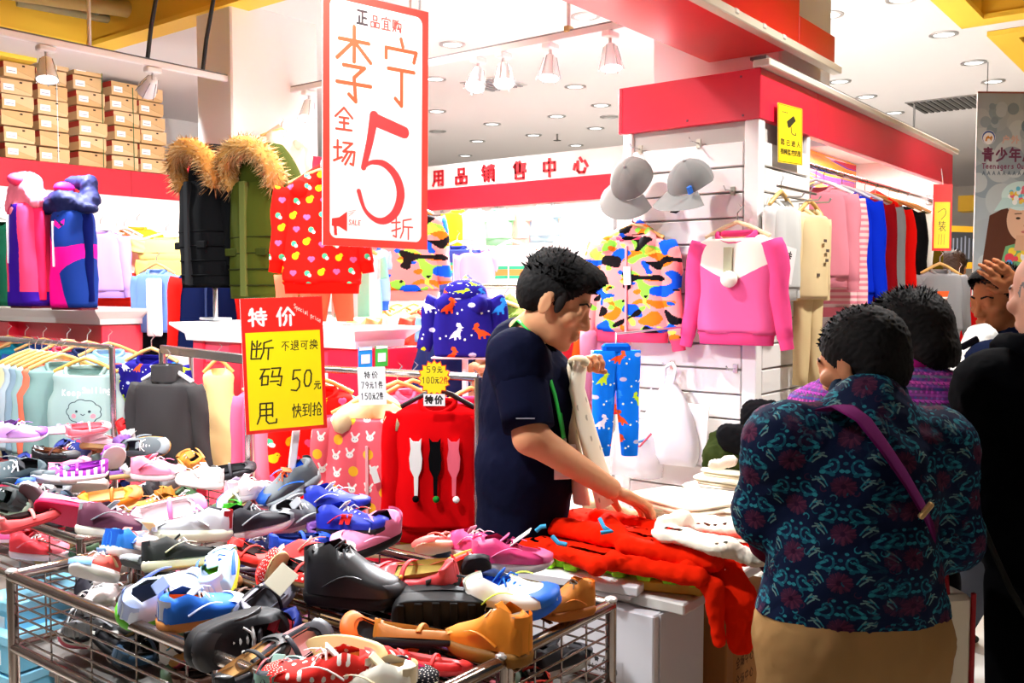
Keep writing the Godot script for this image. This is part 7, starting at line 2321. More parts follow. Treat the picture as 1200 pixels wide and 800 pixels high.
	for q in [[[Vector3(-1.527, 1.394, -2.258), Vector3(-1.537, 1.331, -2.238), Vector3(-1.523, 1.209, -2.236), Vector3(-1.507, 1.097, -2.248), Vector3(-1.495, 0.986, -2.257)], 0.024], [[Vector3(-1.495, 1.396, -2.245), Vector3(-1.497, 1.321, -2.231), Vector3(-1.462, 1.202, -2.232), Vector3(-1.439, 1.093, -2.250), Vector3(-1.416, 0.995, -2.268)], 0.03]]:
		var ga := Acc.new()
		ga.tube(q[0], q[1], 12, q[1] * 1.7, true, 0.4)
		obj("leg", ga.mesh(), tmat_cream(), g)
	var wa := Acc.new()
	wa.ball(Vector3(-1.504, 1.395, -2.250), Vector3(0.034, 0.02, 0.025))
	obj("waistband", wa.mesh(), cloth("efe6c8"), g)


var cream_m: Material


func tmat_cream() -> Material:
	if cream_m == null:
		var im := canvas(128, 128, "f2ead2")
		for k in 14:
			disc(im, Vector2(rng.randf() * 128, rng.randf() * 128), 2.2, Color("b8b098"))
		cream_m = tmat(tex(im), 0.92)
	return cream_m


func teal_mat() -> Material:
	# brocade: scrolls and blossoms over dark navy
	var im := canvas(512, 512, "0c1630")
	var te := Color("164f60")
	var te2 := Color("26737f")
	var gy := Color("5f7c78")
	var pu := Color("3c1a30")
	var g := RandomNumberGenerator.new()
	g.seed = 5
	for ry in 4:
		for rx in 4:
			var c := Vector2(64 + rx * 128, 64 + ry * 128)
			var o := 64.0 if rx % 2 else 0.0
			for wrap in [-512.0, 0.0, 512.0]:
				var cc: Vector2 = c + Vector2(0, o + wrap)
				# ragged blossom
				for k in 26:
					var an := TAU * k / 26.0
					dab_line(im, cc + Vector2(0, 10), cc + Vector2(cos(an) * 30, 10 + sin(an) * 26) * 1.0, 5.0 + 3.0 * sin(k * 2.4), pu if k % 3 else Color("4e2238"))
				disc(im, cc + Vector2(0, 10), 7, Color("2a1028"))
			for s in [-1.0, 1.0]:
				for wrap in [-512.0, 0.0, 512.0]:
					var b: Vector2 = c + Vector2(s * 34, o + wrap - 46)
					var last := b
					for k in 22:
						var an := 0.5 + k * 0.34
						var q := b + Vector2(s * cos(an), sin(an)) * (26.0 - k * 1.1)
						dab_line(im, last, q, 8.0 - k * 0.2, te if k % 5 else te2)
						last = q
					for k in 5:
						var an := 0.9 + k * 0.8
						disc(im, b + Vector2(s * cos(an) * 34, sin(an) * 26), 8.0 - k * 0.6, te if k % 2 else te2, 0.7)
					for k in 4:
						var q := b + Vector2(s * (14 + k * 7), 44 + 9 * sin(k * 2.0))
						dab_line(im, q, q + Vector2(s * 10, -12 + 5 * k), 4.5, gy)
						dab_line(im, q, q + Vector2(-s * 8, 12 - 4 * k), 4, gy if k % 2 else te2)
	for k in 150:
		var q := Vector2(g.randf() * 512, g.randf() * 512)
		var an := g.randf() * TAU
		var c := [te, te2, te, Color("2a5a66"), pu][k % 5] as Color
		for j in 6:
			var q2 := q + Vector2(cos(an), sin(an)) * 5.0
			if im.get_pixelv(Vector2i(q2.posmod(512.0))).get_luminance() < 0.12:
				dab_line(im, q, q2, 4.5 - j * 0.5, c)
			q = q2
			an += 0.6
	var m := tmat(tex(im), 0.8)
	m.uv1_triplanar = true
	m.uv1_world_triplanar = true
	m.uv1_scale = Vector3.ONE * 2.5
	m.uv1_triplanar_sharpness = 6.0
	return m


func woman_teal() -> void:
	var t := thing("person", "shopper with short black hair in a teal and plum brocade jacket", "person")
	var R := Vector3(0.790, 0, -0.613)
	var Fh := Vector3(-0.613, 0, -0.790)
	var hx := head_frame(Vector3(-0.699, 1.423, -2.217), Fh * 0.85 - R * 0.55 + Vector3(0, -0.3, 0))
	var nb := Vector3(-0.656, 1.353, -2.149)
	var sl_ := Vector3(-0.797, 1.260, -2.014)
	var sr := Vector3(-0.549, 1.244, -2.257)
	var chest := Vector3(-0.668, 1.184, -2.115)
	var belly := Vector3(-0.670, 0.995, -2.100)
	var hip := Vector3(-0.674, 0.827, -2.110)
	var el := Vector3(-0.856, 1.091, -2.057)
	var wl := Vector3(-0.936, 0.904, -2.337)
	var er := Vector3(-0.519, 1.043, -2.280)
	var wr := Vector3(-0.639, 0.915, -2.567)
	var hd := moved(head_bones(true), hx)
	hd.append([nb, hx * Vector3(0, -0.05, -0.01), 0.06, 0.055])
	var hl := hand_bones(wl, Vector3(-0.1, -0.9, -0.2), R, -1.0, 0.4, 0.92)
	var hr := hand_bones(wr, Fh, Vector3.DOWN, 1.0, 0.4, 0.92)
	var legs := []
	for s in [-1.0, 1.0]:
		var base: Vector3 = Vector3(hip.x, 0.0, hip.z) + R * 0.1 * s
		legs.append([hip + R * 0.09 * s, base + Vector3(0, 0.45, 0), 0.09, 0.06])
		legs.append([base + Vector3(0, 0.45, 0), base + Vector3(0, 0.08, 0), 0.058, 0.04])
		legs.append([base + Vector3(0, 0.045, 0), base + Vector3(0, 0.035, 0) + Fh * 0.15, 0.042, 0.034])
	obj("body", body_mesh([[hd, 0.0045, 0.012], [[[el, wl, 0.042, 0.028], [er, wr, 0.042, 0.028], [sl_, el, 0.05, 0.042], [sr, er, 0.05, 0.042]], 0.012, 0.02], [hl, 0.004, 0.006], [hr, 0.004, 0.006], [legs, 0.016, 0.03], [[[hip, nb, 0.12, 0.045]], 0.016, 0.02]]), skin("b87a54"), t)
	face_details(t, hx, "17110e", 0.3)
	obj("hair", hair_mesh(hx, [["e", Vector3(0, 0.045, -0.026), Vector3(0.085, 0.086, 0.096)], ["e", Vector3(0, -0.005, -0.062), Vector3(0.076, 0.072, 0.05)]], [[Vector3(0, 0.068, 0.074), Vector3(0, 0.45, -0.5)], [Vector3(0, -0.062, -0.05), Vector3(0, 1, -0.35)], [Vector3(0, -0.02, -0.004), Vector3(0, 0.85, -0.6)]], 500, 0.014, 9, 0.5), mat("0c0908", 0.8), t)
	var jb := [[hip + Vector3(0, 0.1, 0), belly, 0.165, 0.16, Fh, 1.25], [belly, chest, 0.162, 0.17, Fh, 1.25], [chest, nb.lerp(chest, 0.35), 0.165, 0.1, Fh, 1.2], [sl_, sr, 0.085, 0.085], [sl_, el, 0.088, 0.07], [sr, er, 0.088, 0.072], [el, el.lerp(wl, 0.3), 0.07, 0.06], [er, wr.lerp(er, 0.3), 0.07, 0.058], [nb.lerp(chest, 0.05), chest, 0.075, 0.12], [hip + R * 0.06 + Vector3(0, 0.04, 0), belly, 0.155, 0.16, Fh, 1.25], [hip - R * 0.06 + Vector3(0, 0.04, 0), belly, 0.155, 0.16, Fh, 1.25]]
	var jk := obj("jacket", sdf(jb, 0.011, 0.045, [[Vector3(-0.672, 0.884, -2.111), Vector3(0.0, 1, 0)], [nb.lerp(hx.origin, 0.34), (nb - hx.origin).normalized(), 0.14]], 0.006), teal_mat(), t)
	var ca := Acc.new()
	var pts := []
	for k in 17:
		var an := TAU * k / 16.0
		pts.append(nb.lerp(hx.origin, 0.2) + R * cos(an) * 0.07 + Fh * sin(an) * 0.066 + Vector3(0, 0.012 * sin(an), 0))
	ca.tube(pts, 0.017, 7, -1.0, false, 1.5)
	obj("collar", ca.mesh(), teal_mat2(), jk)
	obj("trousers", sdf([[hip + R * 0.06, belly - Vector3(0, 0.08, 0), 0.15, 0.14, Fh, 1.15], [hip - R * 0.06, belly - Vector3(0, 0.08, 0), 0.15, 0.14, Fh, 1.15], [hip + R * 0.085, Vector3(hip.x, 0.1, hip.z) + R * 0.11, 0.128, 0.075], [hip - R * 0.085, Vector3(hip.x, 0.1, hip.z) - R * 0.11, 0.128, 0.075]], 0.014, 0.035, [[Vector3(0, 0.1, 0), Vector3.UP]], 0.005), cloth("a5845a"), t)
	# plum sleeve end with the wrist
	obj("inner_sleeve", sdf([[el.lerp(wl, 0.15), wl.lerp(el, 0.12), 0.066, 0.058]], 0.01, 0.01, [], 0.005), cloth("6a1438"), t)
	# shoulder strap across the back and small bag in front
	var sa := Acc.new()
	sa.tube([Vector3(-0.706, 1.343, -2.021), Vector3(-0.660, 1.358, -1.981), Vector3(-0.611, 1.335, -1.962), Vector3(-0.567, 1.279, -1.965), Vector3(-0.533, 1.217, -1.991), Vector3(-0.510, 1.153, -2.034), Vector3(-0.503, 1.096, -2.090)], 0.034, 8, 0.032, true, 0.12)
	obj("bag_strap", sa.mesh(), cloth("6a1a5a"), t)
	obj("strap_buckle", bx(Vector3(-0.498, 1.156, -2.006), Vector3(0.04, 0.012, 0.012), 0.003, Basis(Vector3.UP, deg_to_rad(37.8)) * Basis(Vector3(0, 0, 1), 0.9)), mat("c8a870", 0.3, 0.8), t)


func teal_mat2() -> Material:
	return cloth("14283c", 0.2)


func woman_purple() -> void:
	var t := thing("person", "shopper with curly black hair in a purple striped knit top", "person")
	var R := Vector3(0.790, 0, -0.613)
	var Fh := Vector3(-0.613, 0, -0.790)
	var hx := head_frame(Vector3(-0.742, 1.454, -2.740), Fh * 0.6 - R * 0.8 + Vector3(0, -0.35, 0))
	var nb := Vector3(-0.735, 1.384, -2.720)
	var sl_ := Vector3(-0.869, 1.306, -2.692)
	var sr := Vector3(-0.657, 1.300, -2.717)
	var chest := Vector3(-0.743, 1.176, -2.714)
	var hip := Vector3(-0.779, 0.786, -2.711)
	var el := Vector3(-0.996, 1.251, -2.708)
	var wl := Vector3(-1.120, 1.118, -2.865)
	var er := Vector3(-0.636, 1.080, -2.797)
	var wr := Vector3(-0.782, 0.952, -3.000)
	var hd := moved(head_bones(true), hx)
	hd.append([nb, hx * Vector3(0, -0.05, -0.01), 0.056, 0.052])
	var legs := []
	for s in [-1.0, 1.0]:
		var base: Vector3 = Vector3(hip.x, 0.0, hip.z) + R * 0.1 * s
		legs.append([hip + R * 0.08 * s, base + Vector3(0, 0.06, 0), 0.09, 0.045])
		legs.append([base + Vector3(0, 0.045, 0), base + Vector3(0, 0.035, 0) + Fh * 0.15, 0.042, 0.034])
	obj("body", body_mesh([[hd, 0.006, 0.012], [[[el, wl, 0.042, 0.028], [er, wr, 0.042, 0.028]], 0.014, 0.02], [hand_bones(wl, -R + Vector3.DOWN * 0.5, Vector3.DOWN, 1.0, 0.4, 0.92), 0.005, 0.006], [hand_bones(wr, Fh, Vector3.DOWN, 1.0, 0.4, 0.92), 0.005, 0.006], [legs, 0.018, 0.03], [[[hip, nb, 0.11, 0.045]], 0.018, 0.02]]), skin("b87a54"), t)
	obj("hair", hair_mesh(hx, [["e", Vector3(0, 0.04, -0.03), Vector3(0.1, 0.1, 0.11)], ["e", Vector3(0, -0.03, -0.06), Vector3(0.1, 0.09, 0.07)], ["e", Vector3(-0.05, -0.02, -0.03), Vector3(0.06, 0.07, 0.06)]], [[Vector3(0, 0.06, 0.07), Vector3(0, 0.45, -0.5)], [Vector3(0, -0.09, -0.05), Vector3(0, 1, -0.2)]], 1200, 0.03, 13, 0.6), mat("0c0908", 0.8), t)
	var im := canvas(256, 256, "6a2a6c")
	var cols := ["b03aa8", "3c4a8c", "4a6a68", "c84a9c", "2a2c5c", "8a3a8c"]
	for k in 16:
		im.fill_rect(Rect2i(0, k * 16, 256, 7), Color(cols[k % 6]))
		for j in 20:
			disc(im, Vector2(j * 13 + 4, k * 16 + 11), 3.4, Color(cols[(k + 2) % 6]))
			if k % 3 == 0:
				dab_line(im, Vector2(j * 13, k * 16 + 3), Vector2(j * 13 + 6, k * 16 + 8), 2.5, Color("1c1a3c"))
	var m := tmat(tex(im), 0.85)
	m.uv1_triplanar = true
	m.uv1_world_triplanar = true
	m.uv1_scale = Vector3.ONE * 4.0
	obj("knit_top", sdf([[hip, chest, 0.16, 0.165, Fh, 1.2], [chest, nb.lerp(chest, 0.3), 0.155, 0.09, Fh, 1.2], [sl_, sr, 0.085, 0.085], [sl_, el, 0.082, 0.062], [el, wl.lerp(el, 0.3), 0.06, 0.05], [sr, er, 0.082, 0.066], [er, wr.lerp(er, 0.3), 0.064, 0.05], [nb.lerp(chest, 0.05), chest, 0.072, 0.12]], 0.013, 0.045, [], 0.006), m, t)
	var ca := Acc.new()
	var pts := []
	for k in 17:
		var an := TAU * k / 16.0
		pts.append(nb.lerp(hx.origin, 0.2) + R * cos(an) * 0.075 + Fh * sin(an) * 0.07)
	ca.tube(pts, 0.016, 7)
	obj("collar", ca.mesh(), cloth("c02a8c"), t)
	obj("trousers", sdf([[hip + R * 0.08, Vector3(hip.x, 0.1, hip.z) + R * 0.1, 0.125, 0.07], [hip - R * 0.08, Vector3(hip.x, 0.1, hip.z) - R * 0.1, 0.125, 0.07]], 0.018, 0.03), cloth("1c1c24"), t)


func man_hood() -> void:
	var t := thing("person", "balding man in a black hooded jacket at the picture's right edge", "person")
	var R := Vector3(0.790, 0, -0.613)
	var Fh := Vector3(-0.613, 0, -0.790)
	var hx := head_frame(Vector3(-0.378, 1.579, -2.617), Fh * 0.95 - R * 0.2 + Vector3(0, -0.1, 0))
	var nb := Vector3(-0.366, 1.465, -2.627)
	var sl_ := Vector3(-0.467, 1.353, -2.523)
	var sr := Vector3(-0.254, 1.340, -2.714)
	var chest := Vector3(-0.346, 1.207, -2.617)
	var hip := Vector3(-0.301, 0.864, -2.677)
	var el := Vector3(-0.479, 1.077, -2.539)
	var wl := Vector3(-0.473, 0.846, -2.797)
	var er := Vector3(-0.212, 1.013, -2.746)
	var wr := Vector3(-0.260, 0.793, -2.899)
	var hd := moved(head_bones(), hx)
	hd.append([nb, hx * Vector3(0, -0.05, -0.01), 0.066, 0.062])
	var legs := []
	for s in [-1.0, 1.0]:
		var base: Vector3 = Vector3(hip.x, 0.0, hip.z) + R * 0.11 * s
		legs.append([hip + R * 0.09 * s, base + Vector3(0, 0.06, 0), 0.09, 0.045])
		legs.append([base + Vector3(0, 0.045, 0), base + Vector3(0, 0.035, 0) + Fh * 0.17, 0.045, 0.036])
	obj("body", body_mesh([[hd, 0.0045, 0.012], [[[el, wl, 0.045, 0.03], [er, wr, 0.045, 0.03]], 0.014, 0.02], [hand_bones(wl, Fh + Vector3.DOWN * 0.5, R, -1.0, 0.4), 0.005, 0.006], [hand_bones(wr, Fh + Vector3.DOWN * 0.5, -R, 1.0, 0.4), 0.005, 0.006], [legs, 0.018, 0.03], [[[hip, nb, 0.12, 0.045]], 0.018, 0.02]]), skin("d8a488"), t)
	face_details(t, hx, "6a6460", 0.4)
	obj("hair", hair_mesh(hx, [["e", Vector3(0, 0.02, -0.045), Vector3(0.081, 0.06, 0.07)]], [[Vector3(0, 0.02, 0.02), Vector3(0, -0.9, -0.6)], [Vector3(0, -0.05, -0.03), Vector3(0, 1, -0.3)]], 150, 0.006, 3, 0.4), mat("8a8480", 0.8), t)
	var blk := cloth("06070b", 0.1)
	var jk := obj("jacket", sdf([[hip + R * 0.05, chest, 0.165, 0.175, Fh, 1.15], [hip - R * 0.05, chest, 0.165, 0.175, Fh, 1.15], [chest, nb.lerp(chest, 0.3), 0.17, 0.11, Fh, 1.15], [sl_, sr, 0.095, 0.095], [sl_, el, 0.1, 0.082], [el, wl.lerp(el, 0.15), 0.08, 0.058], [sr, er, 0.1, 0.08], [er, wr.lerp(er, 0.15), 0.08, 0.058], [nb.lerp(chest, 0.05), chest, 0.09, 0.13]], 0.013, 0.05, [[nb.lerp(hx.origin, 0.36), (nb - hx.origin).normalized(), 0.14]], 0.006), blk, t)
	var ca := Acc.new()
	var pts := []
	for k in 13:
		var an := lerpf(-0.7, PI + 0.7, k / 12.0)
		pts.append(nb + Vector3(0, -0.01, 0) + R * cos(an) * 0.105 - Fh * sin(an) * 0.1)
	ca.tube(pts, 0.042, 9)
	obj("hood", ca.mesh(), cloth("080a0f", 0.1), jk)
	obj("trousers", sdf([[hip + R * 0.09, Vector3(hip.x, 0.08, hip.z) + R * 0.12, 0.135, 0.08], [hip - R * 0.09, Vector3(hip.x, 0.08, hip.z) - R * 0.12, 0.135, 0.08]], 0.018, 0.03), cloth("06070a", 0.1), t)
	var sa := Acc.new()
	sa.tube([Vector3(-0.472, 1.060, -2.393), Vector3(-0.441, 0.989, -2.392), Vector3(-0.407, 0.915, -2.393), Vector3(-0.373, 0.845, -2.419)], 0.02, 8, 0.02, true, 0.2)
	obj("bag_strap", sa.mesh(), cloth("3a3834"), t)


func man_hand() -> void:
	var t := thing("person", "man with black hair holding a hand to his head", "person")
	var R := Vector3(0.790, 0, -0.613)
	var Fh := Vector3(-0.613, 0, -0.790)
	var hx := head_frame(Vector3(-0.725, 1.556, -3.867), -R * 0.92 - Fh * 0.3 + Vector3(0, -0.22, 0))
	var nb := Vector3(-0.692, 1.411, -3.893)
	var sl_ := Vector3(-0.715, 1.327, -3.698)
	var sr := Vector3(-0.666, 1.316, -4.166)
	var chest := Vector3(-0.681, 1.186, -3.927)
	var hip := Vector3(-0.668, 0.757, -3.987)
	var el := Vector3(-0.574, 1.414, -3.908)
	var wl := Vector3(-0.647, 1.606, -3.814)
	var er := Vector3(-0.745, 1.052, -4.206)
	var wr := Vector3(-0.819, 1.274, -3.934)
	var hd := moved(head_bones(), hx)
	hd.append([nb, hx * Vector3(0, -0.05, -0.01), 0.06, 0.056])
	var legs := []
	for s in [-1.0, 1.0]:
		var base: Vector3 = Vector3(hip.x, 0.0, hip.z) + Fh * 0.11 * s
		base = Vector3(-0.984, 0.000, -4.594) if s > 0.0 else base
		legs.append([hip + Fh * 0.09 * s, base + Vector3(0, 0.06, 0), 0.09, 0.045])
		legs.append([base + Vector3(0, 0.045, 0), base + Vector3(0, 0.035, 0) - R * 0.17, 0.045, 0.036])
	obj("body", body_mesh([[hd, 0.0045, 0.012], [[[el, wl, 0.044, 0.03], [er, wr, 0.044, 0.03]], 0.014, 0.02], [hand_bones(wl, Vector3(-0.701, 1.655, -3.772) - wl, Fh + R * 0.2, 1.0, 0.3), 0.0042, 0.006], [hand_bones(wr, -R, Vector3.DOWN, 1.0, 0.6), 0.005, 0.006], [legs, 0.018, 0.03], [[[hip, nb, 0.11, 0.045]], 0.018, 0.02]]), skin("a8683e"), t)
	face_details(t, hx, "17110e", 0.5)
	for q in [Vector3(-0.984, 0.000, -4.594), Vector3(hip.x, 0.0, hip.z) - Fh * 0.11]:
		var sh := obj("shoe", sdf([[q + Vector3(0, 0.055, 0), q + Vector3(0, 0.045, 0) - R * 0.18, 0.055, 0.045], [q + Vector3(0, 0.1, 0), q + Vector3(0, 0.05, 0), 0.05, 0.05]], 0.009, 0.02, [[Vector3(0, 0.018, 0), Vector3.UP]]), mat("5c5850", 0.7), t)
		obj("shoe_sole", sdf([[q + Vector3(0, 0.02, 0) + R * 0.03, q + Vector3(0, 0.02, 0) - R * 0.19, 0.056, 0.048, Vector3.UP, 2.8]], 0.009, 0.01), mat("2c2a28", 0.8), sh)
	obj("hair", hair_mesh(hx, [["e", Vector3(0, 0.09, 0.02), Vector3(0.072, 0.05, 0.08)], ["e", Vector3(0, 0.01, -0.06), Vector3(0.08, 0.08, 0.06)]], [[Vector3(0, 0.078, 0.066), Vector3(0, 0.42, -0.52)], [Vector3(0, -0.05, -0.03), Vector3(0, 1, -0.25)]], 500, 0.018, 17), mat("0c0908", 0.8), t)
	obj("jacket", sdf([[hip, chest, 0.14, 0.145, R, 1.0], [chest, nb.lerp(chest, 0.3), 0.14, 0.09], [sl_, sr, 0.085, 0.085], [sl_, el, 0.085, 0.066], [el, wl.lerp(el, 0.3), 0.064, 0.048], [sr, er, 0.085, 0.066], [er, wr.lerp(er, 0.2), 0.064, 0.048], [nb.lerp(chest, 0.05), chest, 0.082, 0.12]], 0.014, 0.045, [[nb.lerp(hx.origin, 0.4), (nb - hx.origin).normalized(), 0.14]], 0.005), cloth("1a2440", 0.2), t)
	obj("trousers", sdf([[hip + Fh * 0.08, Vector3(-0.984, 0.000, -4.594) + Vector3(0, 0.1, 0), 0.125, 0.07], [hip - Fh * 0.08, Vector3(hip.x, 0.1, hip.z) - Fh * 0.1, 0.125, 0.07]], 0.018, 0.03), cloth("4a4c54"), t)
	var g := thing("folded_garment", "white garment with a dark mark held by the man with his hand on his head", "garment")
	obj("cloth", sdf([[Vector3(-0.759, 1.429, -3.765), Vector3(-0.798, 1.294, -3.671), 0.05, 0.06], [Vector3(-0.758, 1.414, -3.765), Vector3(-0.720, 1.263, -3.732), 0.05, 0.07], [Vector3(-0.798, 1.294, -3.671), Vector3(-0.814, 1.139, -3.659), 0.05, 0.045]], 0.01, 0.03, [], 0.008), cloth("f2f0ea"), g)
	obj("dark_mark", bx(Vector3(-0.776, 1.412, -3.663), Vector3(0.07, 0.025, 0.01), 0.004, Basis(Vector3.UP, deg_to_rad(38)) * Basis(Vector3(0, 0, 1), 0.5)), cloth("201c24"), g)


func far_people() -> void:
	# a stooping shop helper behind the dinosaur coat
	var R := Vector3(0.790, 0, -0.613)
	var Fh := Vector3(-0.613, 0, -0.790)
	var t := thing("person", "stooping helper in a navy polo shirt behind the dinosaur coat", "person")
	var hip := Vector3(-2.690, 1.027, -2.912)
	var sh := Vector3(-2.591, 1.336, -2.926)
	var hx := head_frame(Vector3(-2.453, 1.308, -2.970), R + Vector3(0, -0.9, 0))
	var el := Vector3(-2.479, 1.205, -2.887)
	var wr := Vector3(-2.397, 1.291, -2.849)
	var hd := moved(head_bones(), hx)
	hd.append([sh, hx * Vector3(0, -0.05, 0), 0.055, 0.05])
	obj("body", body_mesh([[hd, 0.007, 0.014], [[[sh, el, 0.05, 0.044], [el, wr, 0.044, 0.03], [hip, sh, 0.12, 0.12]], 0.014, 0.02], [hand_bones(wr, R, Vector3.DOWN, 1.0, 0.5), 0.006, 0.006], [[[hip + Fh * 0.08, Vector3(hip.x, 0.08, hip.z) + Fh * 0.1, 0.09, 0.05], [hip - Fh * 0.08, Vector3(hip.x, 0.08, hip.z) - Fh * 0.1, 0.09, 0.05]], 0.02, 0.02]]), skin("c08860"), t)
	obj("shirt", sdf([[hip, sh, 0.14, 0.135, Fh, 0.85], [sh - Fh * 0.14, sh + Fh * 0.14, 0.075, 0.075], [sh - Fh * 0.15, el.lerp(sh, 0.3) - Fh * 0.05, 0.075, 0.07]], 0.014, 0.04, [], 0.005), cloth("26305c"), t)
	obj("hair", hair_mesh(hx, [["e", Vector3(0, 0.02, -0.05), Vector3(0.08, 0.075, 0.06)]], [[Vector3(0, 0.07, 0.07), Vector3(0, 0.45, -0.5)], [Vector3(0, -0.05, -0.03), Vector3(0, 1, -0.25)]], 200, 0.014, 4), mat("0c0908", 0.8), t)
	obj("trousers", sdf([[hip + Fh * 0.08, Vector3(hip.x, 0.1, hip.z) + Fh * 0.1, 0.11, 0.07], [hip - Fh * 0.08, Vector3(hip.x, 0.1, hip.z) - Fh * 0.1, 0.11, 0.07]], 0.02, 0.03), cloth("20222c"), t)
	# a shopper deep in the aisle, only the crown of the head and a pale blue shoulder show
	t = thing("person", "distant shopper with dark brown hair and a pale blue shirt in the aisle", "person")
	hx = head_frame(Vector3(-1.526, 1.723, -6.663), Fh * 0.6 + R * 0.5 + Vector3(0, -0.3, 0))
	var nb := Vector3(-1.505, 1.544, -6.679)
	var ch := Vector3(-1.464, 1.265, -6.711)
	var hp := Vector3(-1.455, 0.814, -6.718)
	hd = moved(head_bones(), hx)
	hd.append([nb, hx * Vector3(0, -0.05, 0), 0.055, 0.05])
	obj("body", body_mesh([[hd, 0.008, 0.014], [[[hp, ch, 0.12, 0.13], [hp + R * 0.08, Vector3(hp.x, 0.06, hp.z) + R * 0.1, 0.09, 0.05], [hp - R * 0.08, Vector3(hp.x, 0.06, hp.z) - R * 0.1, 0.09, 0.05]], 0.02, 0.02]]), skin("b88058"), t)
	obj("hair", hair_mesh(hx, [["e", Vector3(0, -0.02, -0.06), Vector3(0.085, 0.1, 0.06)]], [[Vector3(0, 0.07, 0.07), Vector3(0, 0.45, -0.5)]], 200, 0.02, 8), mat("3a2418", 0.6), t)
	obj("shirt", sdf([[hp, ch, 0.15, 0.15], [ch, nb, 0.14, 0.07], [ch - R * 0.16, ch + R * 0.16, 0.09, 0.09], [ch - R * 0.18, hp - R * 0.22, 0.08, 0.06], [ch + R * 0.18, hp + R * 0.22, 0.08, 0.06]], 0.018, 0.05), cloth("a8bcd4"), t)


func folded(label: String, c, at: Vector3, s: Vector3, yaw: float, group := "", cat := "garment", m: Material = null) -> Node3D:
	var t := thing("folded_garment", label, cat, at, deg_to_rad(yaw), group)
	var mm: Material = m if m else cloth(c)
	for k in 2:
		var rings := []
		var y0 := s.y * 0.5 * k
		for q in [[0.93, 0.0], [1.0, 0.2], [1.02, 0.5], [0.99, 0.8], [0.9, 1.0]]:
			var ring := PackedVector3Array()
			for j in 28:
				var a := TAU * j / 28
				var x: float = signf(cos(a)) * pow(absf(cos(a)), 0.35) * s.x * 0.5 * q[0]
				var z: float = signf(sin(a)) * pow(absf(sin(a)), 0.35) * s.z * 0.5 * q[0]
				var wob := 0.012 * nz.get_noise_3d(x * 9.0 + at.x * 9.0, k * 3.0 + at.y * 40.0, z * 9.0)
				ring.append(Vector3(x + wob - 0.01 * k, y0 + s.y * 0.5 * q[1] + wob * 0.6 * s.y * 12.0, z + wob))
			rings.append(ring)
		var a := Acc.new()
		a.loft(rings, true, true, true)
		obj("fold", a.mesh(), mm, t)
	return t


func blob(called: String, label: String, cat: String, bones: Array, m: Material, part := "cloth", cell := 0.009, k := 0.03, ruffle := 0.013) -> Node3D:
	var t := thing(called, label, cat)
	obj(part, sdf(bones, cell, k, [], ruffle), m, t)
	return t


